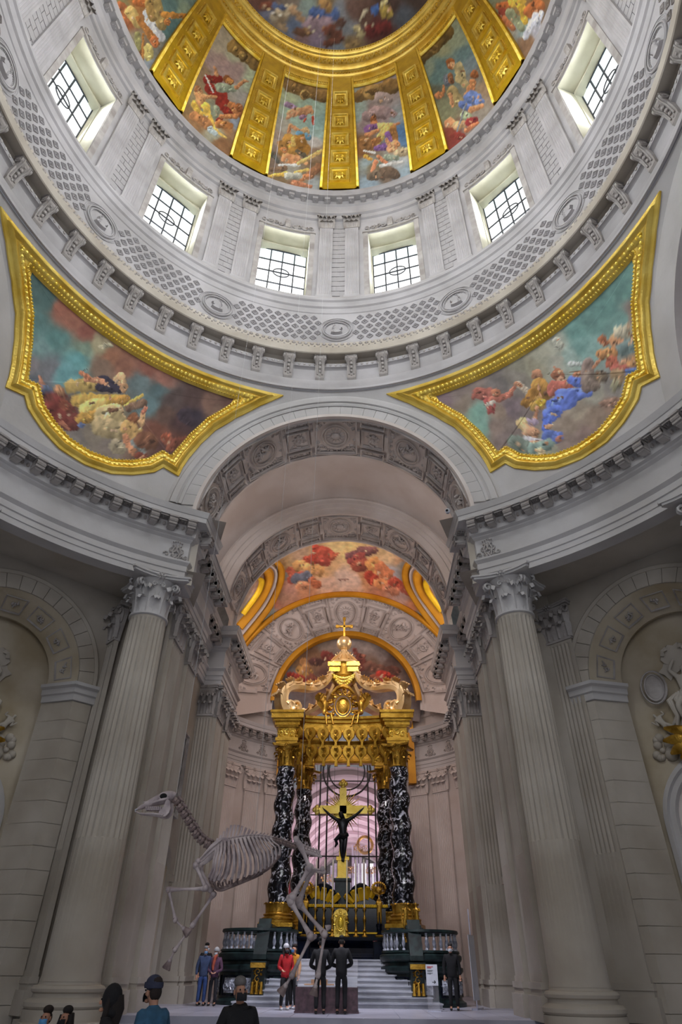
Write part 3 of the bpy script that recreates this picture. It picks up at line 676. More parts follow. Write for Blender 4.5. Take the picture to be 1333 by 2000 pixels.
mb.grid(lambda u, v: (lambda q, f: (q[0]*sin(f), q[1], 16+q[0]*cos(f)))(P[round(v*9)], rad(-90+180*u)), 64, 9)
mb.build('archivolt_moulding', STP, brl)
coffered_arch('wall_inner_arch', band_cyl(AR, Y2a, Y2b), Y2b-Y2a, AR, STP)
coffered_arch('wall_north_arch', band_cone(8.35, 32.0, 16.0, 5.25, 35.2, 17.3, 6.9), 4.4, 6.9, STP, spread=96)

# side and south arms: plain barrels (mostly outside the frame)
for q, nm in ((90, 'wall_east_arch'), (-90, 'wall_west_arch')):
    mb = MB(); c, s_ = cos(rad(q)), sin(rad(q)); mb.T = lambda x, y, z: (x*c+y*s_, -x*s_+y*c, z)
    mb.grid(lambda u, v: (AR*sin(rad(-90+180*u)), 11.2+7*v, 16+AR*cos(rad(-90+180*u))), 40, 1)
    mb.T = None; sm(nm, mb, STP)

# plan of one pier, for the western side (x < 0); the eastern side is mirrored
ZA, ZC = 13.0, 15.75
def arcpts(R, a0, a1, n, cx=0, cy=0): return [(cx+R*sin(rad(a0+(a1-a0)*i/n)), cy+R*cos(rad(a0+(a1-a0)*i/n))) for i in range(n+1)]
OVX, OVY, OVR = 0.0, 29.2, 9.1
ov0 = -math.degrees(math.asin(8.05/OVR)); y_ov = OVY-sqrt(OVR**2-8.05**2)
arc1 = arcpts(12.25, -68, -25.6, 26)
path = arc1+[(-5.25, 12.15), (-5.65, 12.15), (-5.65, 16.6), (-6.5, 16.6), (-6.5, 20.7), (-5.7, 20.7), (-5.7, 24.85), (-8.05, 24.85)]
backarc = [(OVR*sin(rad(a)), OVY+OVR*cos(rad(a))) for a in [-118+(118-27.5)*i/24 for i in range(25)]]
path = path[:-1]+[(-8.02, 24.85)]+backarc
for sx, side in ((-1, 'west'), (1, 'east')):
    pth = path if sx < 0 else [(-x, y) for x, y in reversed(path)]
    W_ = struct('wall_'+side)
    E_ = MB().sweep(pth, entab(ZA, ZC, .72)).build('entablature', STN, W_, 30)
    # modillions, rosettes and egg-and-dart following the path
    mm = MB(); mm.box(-.15, .15, -.02, .44, -.36, 0); mm.box(-.17, .17, -.02, .48, -.07, 0); mm.box(-.12, .12, .05, .36, -.42, -.36); mm.lathe([(.09, -.15), (.09, .15)], 8, (0, .4, -.2), axis='x')
    mme = mm.build('modillion', STD, E_); rr_ = MB(); frame_rect(rr_, -.15, .15, -.15, .15, .04, .05); rosette(rr_, 0, 0, .11, .07, 6); rr_.v = [(x, y+.22, -.01-z) for x, y, z in rr_.v]
    rme = rr_.build('soffit_rosette', STD, E_, 0); firstm = True; eg = MB(); cz = ZA+.6*(ZC-ZA)+.4*(ZC-ZA)*.6; k = 0
    segs = list(zip(pth[:-1], pth[1:])); carry = .3; cnt = 0
    for (x0, y0), (x1, y1) in segs:
        L = hypot(x1-x0, y1-y0); tx, ty = (x1-x0)/L, (y1-y0)/L; nx, ny = ty, -tx; s_ = carry
        while s_ < L:
            x, y = x0+tx*s_, y0+ty*s_
            M = frame((x+nx*.20, y+ny*.20, cz), (-tx, -ty, 0))
            if cnt % 2 == 0:
                if firstm: mme.matrix_basis = M
                else: inst('modillion', mme.data, E_, M)
            else:
                if firstm: rme.matrix_basis = M; firstm = False
                else: inst('soffit_rosette', rme.data, E_, M)
            cnt += 1
            for d in (-.1, .1): eg.ball((x+nx*.25+tx*d, y+ny*.25+ty*d, cz-.21), (.07, .07, .09), 6, 4)
            s_ += .36
        carry = s_-L
    for (x0, y0), (x1, y1) in segs:                   # beaded upper edge of the architrave
        L = hypot(x1-x0, y1-y0); tx, ty = (x1-x0)/L, (y1-y0)/L; nx, ny = ty, -tx
        for i in range(int(L/.11)):
            s_ = .11*i; eg.add([(x0+tx*s_+nx*.09, y0+ty*s_+ny*.09, ZA+.70), (x0+tx*(s_+.07)+nx*.12, y0+ty*(s_+.07)+ny*.12, ZA+.70), (x0+tx*(s_+.07)+nx*.17, y0+ty*(s_+.07)+ny*.17, ZA+.76), (x0+tx*s_+nx*.17, y0+ty*s_+ny*.17, ZA+.77)], [(0, 1, 2, 3)])
    eg.build('egg_moulding', STD, E_)
    # crowned monogram scrolls on the frieze
    def mono(x, y, dx, dy, s_=1.0):
        mb = MB(); M = frame((x, y, ZA+1.18), (dx, dy, 0))
        for sg in (-1, 1):
            scroll(mb, (sg*.16, .05), .19, sg, 1.57, .035, 1.2, .03); scroll(mb, (sg*.13, -.2), .14, -sg, -1, .03, 1.1, .03); scroll(mb, (sg*.34, -.18), .10, sg, 0, .03, 1.1, .03)
            mb.tube([(sg*.08, -.28, .03), (sg*.15, 0, .04), (sg*.05, .28, .03)], .03, 5)
        for i in range(5): mb.ball(((i-2)*.08, .36+.03*(2-abs(i-2)), .03), .035, 5, 3)
        mb.v = [tuple(M @ Vector((a*s_, c, b*s_))) for a, b, c in mb.v]; return mb.build('crowned_monogram', STD, W_)
    for a in (27.6, 62): x, y = 12.2*sin(rad(a))*sx, 12.2*cos(rad(a)); mono(x, y, -cos(rad(a)), sin(rad(a))*sx)
    for yy, xx in ((13.2, 5.62), (22.0, 5.67)): mono(xx*sx, yy, 0, 1 if sx > 0 else -1)
    for a in (30, 40, 50): x, y = OVR*sin(rad(a))*sx*.995, OVY+OVR*.995*cos(rad(a)); mono(x, y, -cos(rad(a)), sin(rad(a))*sx)
    # masonry core of the pier
    X = lambda p: [(sx*x, y) for x, y in p]
    mb = MB(); mb.prism(X([(5.95, 12.25), (5.85, 12.25), (5.85, 16.45), (6.65, 16.45), (6.65, 20.9), (5.9, 20.9), (5.9, 24.7), (8.15, 24.7), (8.6, 25.2), (13, 25.2), (13, 14.5), (8.2, 13.05), (7.5, 13.2)]), .0, 16.0)
    mb.build('pier_core', STW, W_, 30)
    mb = MB()                                          # curved sanctuary wall
    pts = [(9.2*sin(rad(a))*sx, OVY+9.2*cos(rad(a))) for a in [118-(118-28)*i/26 for i in range(27)]]
    mb.grid(lambda u, v: (pts[round(u*26)][0], pts[round(u*26)][1], .9+15.2*v), 26, 1)
    mb.box(*sorted((sx*4.22, sx*4.9)), 37.2, 40.5, .9, 17.5); mb.build('curved_wall', STP, W_)
    # ceiling over the column passage (soffit behind the architrave)
    mb = MB(); A_ = [(sx*12.2*sin(rad(a)), 12.2*cos(rad(a)), 13.5) for a in range(22, 70, 4)]
    B_ = [(sx*15.6*sin(rad(22+(a-22)*1.0)), 15.6*cos(rad(a)), 13.5) for a in range(22, 70, 4)]
    n_ = len(A_); mb.add(A_+B_, [(i, i+1, n_+i+1, n_+i) for i in range(n_-1)])
    A2 = [(sx*11.9*sin(rad(a)), 11.9*cos(rad(a)), 15.74) for a in range(20, 72, 4)]; B2 = [(x*1.15, y*1.15, z) for x, y, z in A2]; n_ = len(A2)
    mb.add(A2+B2, [(i, i+1, n_+i+1, n_+i) for i in range(n_-1)])
    mb.add([(sx*12.4*sin(rad(a)), 12.4*cos(rad(a)), z) for a in range(24, 70, 5) for z in (13.05, 15.7)], [(2*i, 2*i+1, 2*i+3, 2*i+2) for i in range(9)])
    mb.build('passage_soffit', STW, W_, 30)
    # cornice tops of the arm
    mb = MB(); mb.prism(X([(4.9, 11.5), (4.9, 17.2), (5.8, 17.2), (5.8, 20.0), (5.0, 20.0), (5.0, 25.5), (9.5, 25.5), (9.5, 11.5)]), 15.7, 15.76); mb.build('cornice_top', STN, W_)

    # free columns (one in full view, the next at the edge of the picture)
    for az, key in ((29.4, 'arm'), (60.6, 'side')):
        x, y = 12.72*sin(rad(az))*sx, 12.72*cos(rad(az))
        t = thing('column', ('fluted stone column at the west pier beside the altar arm' if sx < 0 else 'fluted stone column at the east pier beside the altar arm') if key == 'arm' else ('outer fluted stone column of the west pier cut by the picture edge' if sx < 0 else 'outer fluted stone column of the east pier, its capital cut by the picture edge'), 'column', (x, y, .45), rad(-az*sx))
        if key == 'arm' and sx < 0:
            sh = fluted_column(.70, .60, 1.25, 11.05, 24, 4.35).build('shaft', STW, t, 50)
            b = MB(); b.box(-1.0, 1.0, -1.0, 1.0, 0, .5); b.lathe([(r_, z+.5) for r_, z in attic_base(.70, .75)], 48); bs = b.build('base', STW, t)
            cp = capital_mesh(.60, 1.50).build('capital', STN, t); cp.matrix_basis = Matrix.Translation((0, 0, 11.05)); CM = (sh, bs, cp)
        else:
            for o_ in CM: c_ = inst(o_.name.split('.')[0], o_.data, t, o_.matrix_basis.copy())
            t.rotation_euler.z = rad(-az*sx)
    # pilasters
    def pil(x, y, dx, dy, w, label, far=False, z0=.96, n=7, dep=.16, cable=4.8, half=None):
        key = (w, n, far, dep)
        M = frame((x, y, 0), (dx, dy, 0))
        p_ = bpy.data.objects.new('pilaster', None); COL.objects.link(p_); p_.parent = W_; p_.matrix_basis = M
        if key not in PM:
            a = fluted_pilaster(w, 1.9, 11.5, dep, n, cable).build('shaft', STP if far else STW, p_, 30)
            b = MB(); base_mould(b, w, z0, .95, dep); b = b.build('base', STP if far else STW, p_, 30)
            c_ = capital_mesh(w/2, 1.48, True, dep=dep+.03, simple=far).build('capital', STD if not far else STP, p_); c_.matrix_basis = Matrix.Translation((0, 0, 11.5)); PM[key] = (a, b, c_)
        else:
            for o_ in PM[key]: inst(o_.name.split('.')[0], o_.data, p_, o_.matrix_basis.copy())
    if sx < 0: PM = {}
    # arm flank: local -y must face the nave -> x dir along +-y
    d = (0, 1, 0) if sx < 0 else (0, -1, 0)
    f_ = (0, sx*-1)
    pil(sx*5.85, 13.05, 0, -sx, 1.25, '') ; pil(sx*5.85, 15.35, 0, -sx, 1.25, '')
    pil(sx*5.9, 21.55, 0, -sx, 1.25, ''); pil(sx*5.9, 23.75, 0, -sx, 1.25, '')
    pil(sx*6.35, 20.9, 1, 0, .82, '', n=5)
    x, y = (15.0*sx*.7071-(sx*.7071)*3.45, 15.0*.7071+.7071*3.45)
    pil(x, y, .7071, sx*.7071*1 if sx < 0 else .7071*-1, 1.2, '')
    for a in (33, 43.5, 56, 67): pil(9.15*sin(rad(a))*sx, OVY+9.15*cos(rad(a)), cos(rad(a)), -sin(rad(a))*sx, 1.15, '', far=True, dep=.13)
# ---------------------------------------------------------------- diagonal chapel walls with arched niches and reliefs
for sx, side in ((-1, 'west'), (1, 'east')):
    n = Vector((sx*.70711, .70711, 0)); t_ = Vector((-sx*.70711, .70711, 0))
    def DM(x, y, z, n=n, t_=t_):                       # x = t (towards the altar arm), y = height, z = depth behind plane D=15
        p = n*(15+z)+t_*x; return (p.x, p.y, y)
    Wn = struct('wall_chapel_'+side)
    zs, Ro, Ri, Rb, dp = 9.85, 3.25, 2.58, 1.95, 1.0
    arcs = lambda r, k=24: [(r*cos(pi*i/k), zs+r*sin(pi*i/k)) for i in range(k+1)]
    mb = MB(); mb.T = DM
    # front plane around the arched opening
    A_ = [(Ri, .4)]+arcs(Ri)+[(-Ri, .4)]; B_ = [(4.3, .4)]+[(max(-4.3, min(4.3, 5.4*cos(pi*i/24)*1.2)), min(13.6, zs+5.4*sin(pi*i/24))) for i in range(25)]+[(-4.3, .4)]
    m_ = len(A_); mb.add([(x, y, 0) for x, y in A_]+[(x, y, 0) for x, y in B_], [(i, i+1, m_+i+1, m_+i) for i in range(m_-1)])
    mb.build('front_masonry', STW, Wn)
    mb = MB(); mb.T = DM                                # splayed reveal and back wall
    C_ = [(Rb, .4)]+arcs(Rb)+[(-Rb, .4)]
    mb.add([(x, y, 0) for x, y in A_]+[(x, y, dp) for x, y in C_], [(i, i+1, m_+i+1, m_+i) for i in range(m_-1)]); mb.build('reveal', STY, Wn)
    mb = MB(); mb.T = DM; mb.add([(x, y, dp) for x, y in C_]+[(x*1.12, y+.1 if y > 1 else y, dp+.35) for x, y in C_], [(i, i+1, m_+i+1, m_+i) for i in range(m_-1)])
    mb.add([(-2.6, .4, dp+.35), (2.6, .4, dp+.35), (2.6, 13, dp+.35), (-2.6, 13, dp+.35)], [(0, 1, 2, 3)]); mb.build('back_wall', STY, Wn)
    # raised voussoirs of the outer band, jamb blocks
    for i in range(19):
        a0, a1 = pi*(i+.02)/19, pi*(i+.98)/19; mb = MB(); mb.T = DM
        q = [((Ri+(Ro-Ri)*r_)*cos(a), zs+(Ri+(Ro-Ri)*r_)*sin(a)) for r_ in (0, 1) for a in (a0, (a0+a1)/2, a1)]
        mb.add([(x, y, 0) for x, y in q]+[(x, y, -.07) for x, y in q], [(6, 7, 10, 9), (7, 8, 11, 10), (0, 1, 7, 6), (1, 2, 8, 7), (3, 9, 10, 4), (4, 10, 11, 5), (0, 6, 9, 3), (2, 5, 11, 8)])
        mb.build('voussoir', STW, Wn, 0)
    mb = MB(); mb.T = DM
    mb.grid(lambda u, v: (lambda q, a: (q[0]*cos(a), zs+q[0]*sin(a), q[1]))([(Ro-.16, -.07), (Ro-.16, -.12), (Ro-.05, -.14), (Ro, -.10), (Ro, 0)][round(v*4)], pi*u), 40, 4); mb.build('archivolt_moulding', STW, Wn)
    for i in range(14):                                 # jamb stones
        z0, z1 = .55+.62*i, .55+.62*(i+1)-.012
        for sg in (1, -1):
            mb = MB(); mb.T = DM
            for (xa, za, xb, zb) in ((Ro, -.07, Ri, -.07), (Ri, -.07, Rb, dp)):
                mb.add([(sg*xa, z0, za), (sg*xb, z0, zb), (sg*xb, z1, zb-.012), (sg*xa, z1, za-.012)], [(0, 1, 2, 3)])
            mb.add([(sg*Ro, z0, -.07), (sg*Ro, z1, -.07), (sg*Ro, z1, .02), (sg*Ro, z0, .02)], [(0, 1, 2, 3)])
            if z1 < 9.3: mb.build('jamb_stone', STW, Wn, 0)
    # impost moulding wrapping the jamb
    for sg in (1, -1):
        mb = MB(); pr_ = [(0, 0), (.06, .02), (.08, .22), (.14, .26), (.16, .42), (.26, .48), (.28, .58), (0, .60)]
        pth = [(Ro+.1, -.07), (Ri, -.07), (Rb, dp)]
        nn = [(0, -1), None, None]; d1 = Vector((Rb-Ri, dp+.07)).normalized(); n2 = Vector((-d1.y, d1.x)); n2 = -n2 if n2.x > 0 else n2
        nrm = [Vector((0, -1)), (Vector((0, -1))+n2)/max(.4, 1+Vector((0, -1)).dot(n2)), n2]
        vs = [(sg*(p[0]+q.x*o), zs-.62+h, p[1]+q.y*o) for p, q in zip(pth, nrm) for o, h in pr_]; k = len(pr_); mb.T = DM
        mb.add(vs, [(i*k+j, i*k+j+1, (i+1)*k+j+1, (i+1)*k+j) for i in range(2) for j in range(k-1)]+[tuple(range(k)), tuple(2*k+j for j in range(k))]); mb.build('impost', STN, Wn)
    # carved panels in the reveal
    for i, a in enumerate((14, 40, 66, 92, 118, 144, 166)):
        mb = MB()
        def TR(x, y, z, a=a): q = rad(a)+x/2.25; r_ = Ri+(Rb-Ri)*(.5+y/1.2); return DM((r_-z)*cos(q), zs+(r_-z)*sin(q), dp*(.5+y/1.2)-z*.3)
        mb.T = TR; frame_rect(mb, -.36, .36, -.34, .34, .05, .03); figures(mb, 0, 0, .26, .24, .06, i, 7); mb.build('carved_panel', STD, Wn)
    # entablature-level inner moulding of the painted arch below with its frame (lower picture recess)
    mb = MB(); mb.T = DM; lz = 5.55; Rl = 1.9
    for r0, r1, z0, z1 in ((Rl, Rl-.16, dp+.2, dp+.12), (Rl-.16, Rl-.2, dp+.12, dp+.22), (Rl-.2, Rl-.38, dp+.22, dp+.16), (Rl-.38, Rl-.42, dp+.16, dp+.3)):
        pa = [(r0, .6)]+[(r0*cos(pi*i/24), lz+r0*sin(pi*i/24)) for i in range(25)]+[(-r0, .6)]; pb = [(r1, .6)]+[(r1*cos(pi*i/24), lz+r1*sin(pi*i/24)) for i in range(25)]+[(-r1, .6)]; k = len(pa)
        mb.add([(x, y, z0) for x, y in pa]+[(x, y, z1) for x, y in pb], [(i, i+1, k+i+1, k+i) for i in range(k-1)])
    mb.build('arched_surround', STN, Wn)
    mb = MB(); mb.T = DM; pa = [(1.5, .6)]+[(1.5*cos(pi*i/24), lz+1.5*sin(pi*i/24)) for i in range(25)]+[(-1.5, .6)]; mb.add([(x, y, dp+.31) for x, y in pa], [tuple(range(len(pa)))]); mb.build('niche_field', STP, Wn)
    # gilded palmette over the arch
    mb = MB()
    for i in range(11):
        a = rad(90+(i-5)*26); L = .62-.04*abs(i-5); pts = []
        for j in range(6): q = j/5; pts.append((cos(a+.5*(q*q)*(1 if i > 5 else -1 if i < 5 else 0))*L*q, sin(a)*L*q-.25*q*q*(abs(i-5)/5), .10+.16*sin(q*pi)))
        mb.tube([(x*1.3, y, z) for x, y, z in pts], [.05, .09, .12, .12, .09, .03], 6, flat=.5)
    mb.ball((0, -.05, .15), (.2, .2, .15), 8, 6); mb.ball((0, .66, .12), (.12, .16, .1), 7, 5)
    mb.v = [DM(x*1.7, y*1.5+7.5, dp+.1-z) for x, y, z in mb.v]; pm = mb.build('palmette', GLB)
    tag(pm, 'gilded bronze leaf palmette over the arched niche of the %s chapel wall' % side, 'ornament')
    # small blocks on the lower wall
# ---------------------------------------------------------------- floors
mb = MB(); mb.box(-14, 14, -14, 13.4, -.3, .10)
fl = sm('floor', mb, FLR, 0)
FLU = mat('upper_marble_floor', (140, 140, 152), (172, 172, 184), .35, scale=.6, bump=.05, coord=O)
mb = MB(); mb.box(-13, 13, 13.4, 41, .2, .95); fu = sm('floor', mb, FLU, 0)
for i in range(26):
    for j in range(12):
        if j > 6 and abs(i-12.5) < 4: continue
        mb = MB(); mb.box(-13+i+.008, -12+i-.008, 13.4+j+.008, 14.4+j-.008, .94, .96); mb.build('paving_slab', FLU, fu, 0)
for k in range(4):
    mb = MB(); mb.box(-13, 13, 13.4-.36*(k+1)-.03, 13.4-.36*k, .10, .96-.172*(k+1)-.02); mb.box(-13, 13, 13.4-.36*(k+1)-.06, 13.4-.36*k, .96-.172*(k+1)-.04, .96-.172*(k+1))
    sm('floor', mb, WHM, 0)
# ---------------------------------------------------------------- sanctuary vault, gold borders, back opening
def RV(y):
    P = [(20.85, 5.75), (21.6, 7.2), (23, 8.1), (25, 8.75), (27.5, 9.0), (30, 8.8), (32, 8.35)]
    if y <= P[0][0]: return P[0][1]
    for (a, b), (c, d) in zip(P[:-1], P[1:]):
        if y <= c: return b+(d-b)*(y-a)/(c-a)
    return P[-1][1]
FV = lambda P: hypot(P[0], P[2]-16)-RV(P[1])
FP = lambda P: hypot(P[0], P[1])-RP(P[2])
def hit(u, v, F, t0=6, t1=60):
    d = ray(u, v); n = 160; p = t0; fp = F(NC+d*t0)
    for i in range(1, n+1):
        t = t0+(t1-t0)*i/n; f = F(NC+d*t)
        if fp < 0 <= f:
            a, b = p, t
            for _ in range(30):
                m = (a+b)/2
                if F(NC+d*m) < 0: a = m
                else: b = m
            return NC+d*b
        p, fp = t, f
    return NC+d*t1
# gilded front border of the north coffered arch
mb = MB(); P = [(8.36, 32.02), (8.36, 31.86), (8.28, 31.80), (8.02, 31.80), (7.96, 31.9), (7.96, 32.0)]
mb.grid(lambda u, v: (lambda q, f: (q[0]*sin(f), q[1], 16+q[0]*cos(f)))(P[round(v*5)], rad(-92+184*u)), 72, 5); gb = sm('trim_2', mb, OCH)
mb = MB(); P = [(5.35, 35.0), (5.35, 34.86), (5.28, 34.82), (4.98, 34.82), (4.94, 34.9), (4.94, 35.3)]
mb.grid(lambda u, v: (lambda q, f: (q[0]*sin(f), q[1], 17.3+q[0]*cos(f)))(P[round(v*5)], rad(-90+180*u)), 60, 5); sm('trim_3', mb, OCH)
# attic under the coffered arch, following the curved wall
for sx in (-1, 1):
    pts = arcpts(8.9, 62*sx, 31*sx, 16, 0, OVY)
    if sx < 0: pts = pts
    else: pts = pts[::-1]
    mb = MB(); pr_ = [(-.3, 15.7), (0, 15.7), (0, 16.5), (.10, 16.55), (.14, 16.7), (.02, 16.75), (.02, 17.1), (.12, 17.15), (.12, 17.3), (-.6, 17.35)]
    mb.sweep(pts, pr_); sm('trim_4', mb, STP)
    mb = MB(); mb.box(*sorted((sx*4.25, sx*4.75)), 36.4, 37.3, 12.2, 17.4); sm('trim_5', mb, OCH, 0)
mb = MB(); mb.grid(lambda u, v: ((8.2+(1.2)*v)*sin(rad(-92+184*u)), 32.1+.4*v, 16+(8.2+1.2*v)*cos(rad(-92+184*u))), 60, 1)
mb.box(-4.4, 4.4, 36.6, 36.9, 15.6, 16.1); mb.build('trim_6', STP, None, 35, 'structure')
# gilded arched side openings of the vault
def on_vault(pts, off): 
    out = []
    for u, v in pts:
        p = hit(u, v, FV); r = hypot(p[0], p[2]-16); k = (r-off)/r; out.append((p[0]*k, p[1], 16+(p[2]-16)*k))
    return out
def resample(pts, n):
    L = [0]
    for a, b in zip(pts[:-1], pts[1:]): L.append(L[-1]+hypot(a[0]-b[0], a[1]-b[1]))
    out = []
    for i in range(n):
        s_ = L[-1]*i/(n-1); k = max(j for j in range(len(L)) if L[j] <= s_+1e-9); k = min(k, len(L)-2); t = (s_-L[k])/(L[k+1]-L[k]+1e-9)
        out.append((pts[k][0]+(pts[k+1][0]-pts[k][0])*t, pts[k][1]+(pts[k+1][1]-pts[k][1])*t))
    return out
def spline(pts, n):
    out = []; m = len(pts)
    for i in range(m-1):
        p0, p1, p2, p3 = pts[max(0, i-1)], pts[i], pts[i+1], pts[min(m-1, i+2)]
        for q in range(6):
            t = q/6; out.append(tuple(.5*((2*b)+(-a+c)*t+(2*a-5*b+4*c-d)*t*t+(-a+3*b-3*c+d)*t**3) for a, b, c, d in zip(p0, p1, p2, p3)))
    out.append(pts[-1]); return resample(out, n)
for side, o_, w_, q_ in (('west', [(526, 1090), (540, 1096), (548, 1112), (545, 1138), (526, 1180), (500, 1214), (470, 1250)], [(508, 1106), (521, 1112), (523, 1130), (512, 1158), (494, 1186), (464, 1222)], [(498, 1125), (508, 1130), (500, 1155), (470, 1196)]),
                         ('east', [(812, 1092), (800, 1098), (794, 1116), (798, 1140), (816, 1172), (834, 1198), (864, 1236)], [(830, 1108), (820, 1114), (820, 1134), (830, 1158), (846, 1180), (872, 1215)], [(842, 1126), (836, 1134), (842, 1154), (868, 1190)])):
    sw = struct('window_13' if side == 'west' else 'window_14')
    for nm, ln, rw, m_, off in (('outer_border', o_, .26, OCH, .12), ('white_band', [((a[0]*1+b[0]*1)/2, (a[1]+b[1])/2) for a, b in zip(resample(o_, 8), resample(w_, 8))], .22, STP, .10), ('gilded_surround', w_, .34, OCH, .16), ('inner_moulding', q_, .2, GLM, .22)):
        pts = on_vault(spline(ln, 26), off); mb = MB(); mb.tube(pts, rw, 8, flat=.45); mb.build(nm, m_, sw)

# ---------------------------------------------------------------- fresco painting by code
rngN = np.random.RandomState(7); NG = rngN.rand(64, 64)
def vnoise(x, y):
    xi, yi = np.floor(x).astype(int), np.floor(y).astype(int); fx, fy = x-xi, y-yi; fx = fx*fx*(3-2*fx); fy = fy*fy*(3-2*fy)
    g = lambda a, b: NG[a % 64, b % 64]
    return (g(xi, yi)*(1-fx)+g(xi+1, yi)*fx)*(1-fy)+(g(xi, yi+1)*(1-fx)+g(xi+1, yi+1)*fx)*fy
def fbm(x, y, o=4): return sum(vnoise(x*2**i+17*i, y*2**i+31*i)/2**i for i in range(o))/(2-2**(1-o))
def lin(c): c = np.asarray(c, float)/255; return np.where(c <= .04045, c/12.92, ((c+.055)/1.055)**2.4)
def fresco(px, ctrl, strokes, gain, warp=5, ws=.05, pw=4.6, sc=1.0):
    x, y = px[:, 0], px[:, 1]
    wx = x+(fbm(x*ws, y*ws)-.5)*warp*2; wy = y+(fbm(x*ws+9, y*ws+5)-.5)*warp*2
    big = 3.2; cx = x+(fbm(x*ws*.5+3, y*ws*.5)-.5)*warp*2*big; cy = y+(fbm(x*ws*.5+31, y*ws*.5+7)-.5)*warp*2*big
    num = np.zeros((len(x), 3)); den = np.zeros(len(x))
    for (a, b, c) in ctrl: w = 1/(((cx-a)**2+(cy-b)**2)+30*sc)**(pw/2); num += w[:, None]*np.array(c, float); den += w
    col = num/den[:, None]; col = col*(1+.10*(fbm(x*.05/sc, y*.05/sc)-.5)[:, None]*2)
    rs = random.Random(3); extra = []
    for k_ in strokes:                                # each broad stroke gets smaller limbs, folds and lights
        extra.append(k_); x1, y1, x2, y2, r1, r2, c = k_
        if max(r1, r2) < 4: continue
        for _ in range(4):
            t_ = rs.random(); r_ = (r1+(r2-r1)*t_); a_ = rs.uniform(0, 6.28); q_ = rs.uniform(.15, .8); px_, py_ = x1+(x2-x1)*t_+cos(a_)*r_*q_, y1+(y2-y1)*t_+sin(a_)*r_*q_; b_ = rs.uniform(0, 6.28); l_ = r_*rs.uniform(.2, .55)
            m_ = rs.choice((.62, .75, 1.18, 1.32, 1.0)); c_ = tuple(v*m_ for v in c) if rs.random() < .7 else rs.choice(((196, 142, 104), (120, 84, 62), (180, 150, 120)))
            extra.append((px_, py_, px_+cos(b_)*l_, py_+sin(b_)*l_, r_*rs.uniform(.14, .28), r_*rs.uniform(.08, .2), c_))
    X_, Y_, WX, WY = x, y, wx, wy; COLR = col
    for (x1, y1, x2, y2, r1, r2, c) in extra:
        R_ = max(r1, r2)*1.6+3; sel = np.nonzero((X_ > min(x1, x2)-R_) & (X_ < max(x1, x2)+R_) & (Y_ > min(y1, y2)-R_) & (Y_ < max(y1, y2)+R_))[0]
        if not len(sel): continue
        x, y, wx, wy, col = X_[sel], Y_[sel], WX[sel], WY[sel], COLR[sel]
        dx, dy = x2-x1, y2-y1; L2 = dx*dx+dy*dy+1e-6; t = np.clip(((wx-x1)*dx+(wy-y1)*dy)/L2, 0, 1); qx, qy = wx-x1-t*dx, wy-y1-t*dy
        r = r1+(r2-r1)*t; d = np.hypot(qx, qy)/r+(fbm(x*1.3/(r1+2)+r1, y*1.3/(r1+2)+x1*.1, 3)-.5)*.75; a = np.clip((1.06-d)/.16, 0, 1); a = a*a*(3-2*a)
        sh = 1+.22*(-qx*.6-qy)/r+.30*(fbm((x+.6*y)*2.2/(r1+3)+r1, (y-.6*x)*.9/(r1+3), 3)-.5)*2
        cc = np.array(c, float)[None, :]*sh[:, None]; col = col*(1-a[:, None])+cc*a[:, None]; COLR[sel] = col
    col = COLR
    g = col.mean(1, keepdims=True); col = g+(col-g)*.86
    return lin(np.clip(col, 2, 255))*gain*1.3
def paint_mesh(name, verts, faces, ctrl, strokes, gain, label, parent=None, **kw):
    me = bpy.data.meshes.new(name); me.from_pydata([tuple(map(float, v)) for v in verts], [], faces); me.materials.append(PNT)
    c = np.clip(fresco(project(np.array(verts, float)), ctrl, strokes, gain, **kw), 0, .98)
    at = me.color_attributes.new('paint', 'FLOAT_COLOR', 'POINT'); at.data.foreach_set('color', np.concatenate([c, np.ones((len(c), 1))], 1).astype(np.float32).ravel())
    me.polygons.foreach_set('use_smooth', [True]*len(me.polygons)); o = bpy.data.objects.new(name, me); COL.objects.link(o)
    return tag(o, label, 'painting')
def gridmesh(fn, nu, nv):
    vs = [fn(i/nu, j/nv) for i in range(nu+1) for j in range(nv+1)]
    return vs, [(i*(nv+1)+j, (i+1)*(nv+1)+j, (i+1)*(nv+1)+j+1, i*(nv+1)+j+1) for i in range(nu) for j in range(nv)]
SK, OR, GO, BR, RE, BL, WH, PU, TE, GR = (196, 140, 98), (176, 108, 60), (176, 134, 66), (110, 78, 52), (150, 52, 42), (88, 112, 168), (206, 200, 190), (140, 116, 150), (112, 150, 142), (134, 134, 124)
def cvt(ox, oy, s_, ctrl, strokes):
    c = [(ox+x/s_, oy+y/s_, col) for x, y, col in ctrl]
    k = [(ox+a/s_, oy+b/s_, ox+c_/s_, oy+d/s_, e/s_, f/s_, col) for a, b, c_, d, e, f, col in strokes]
    return c, k
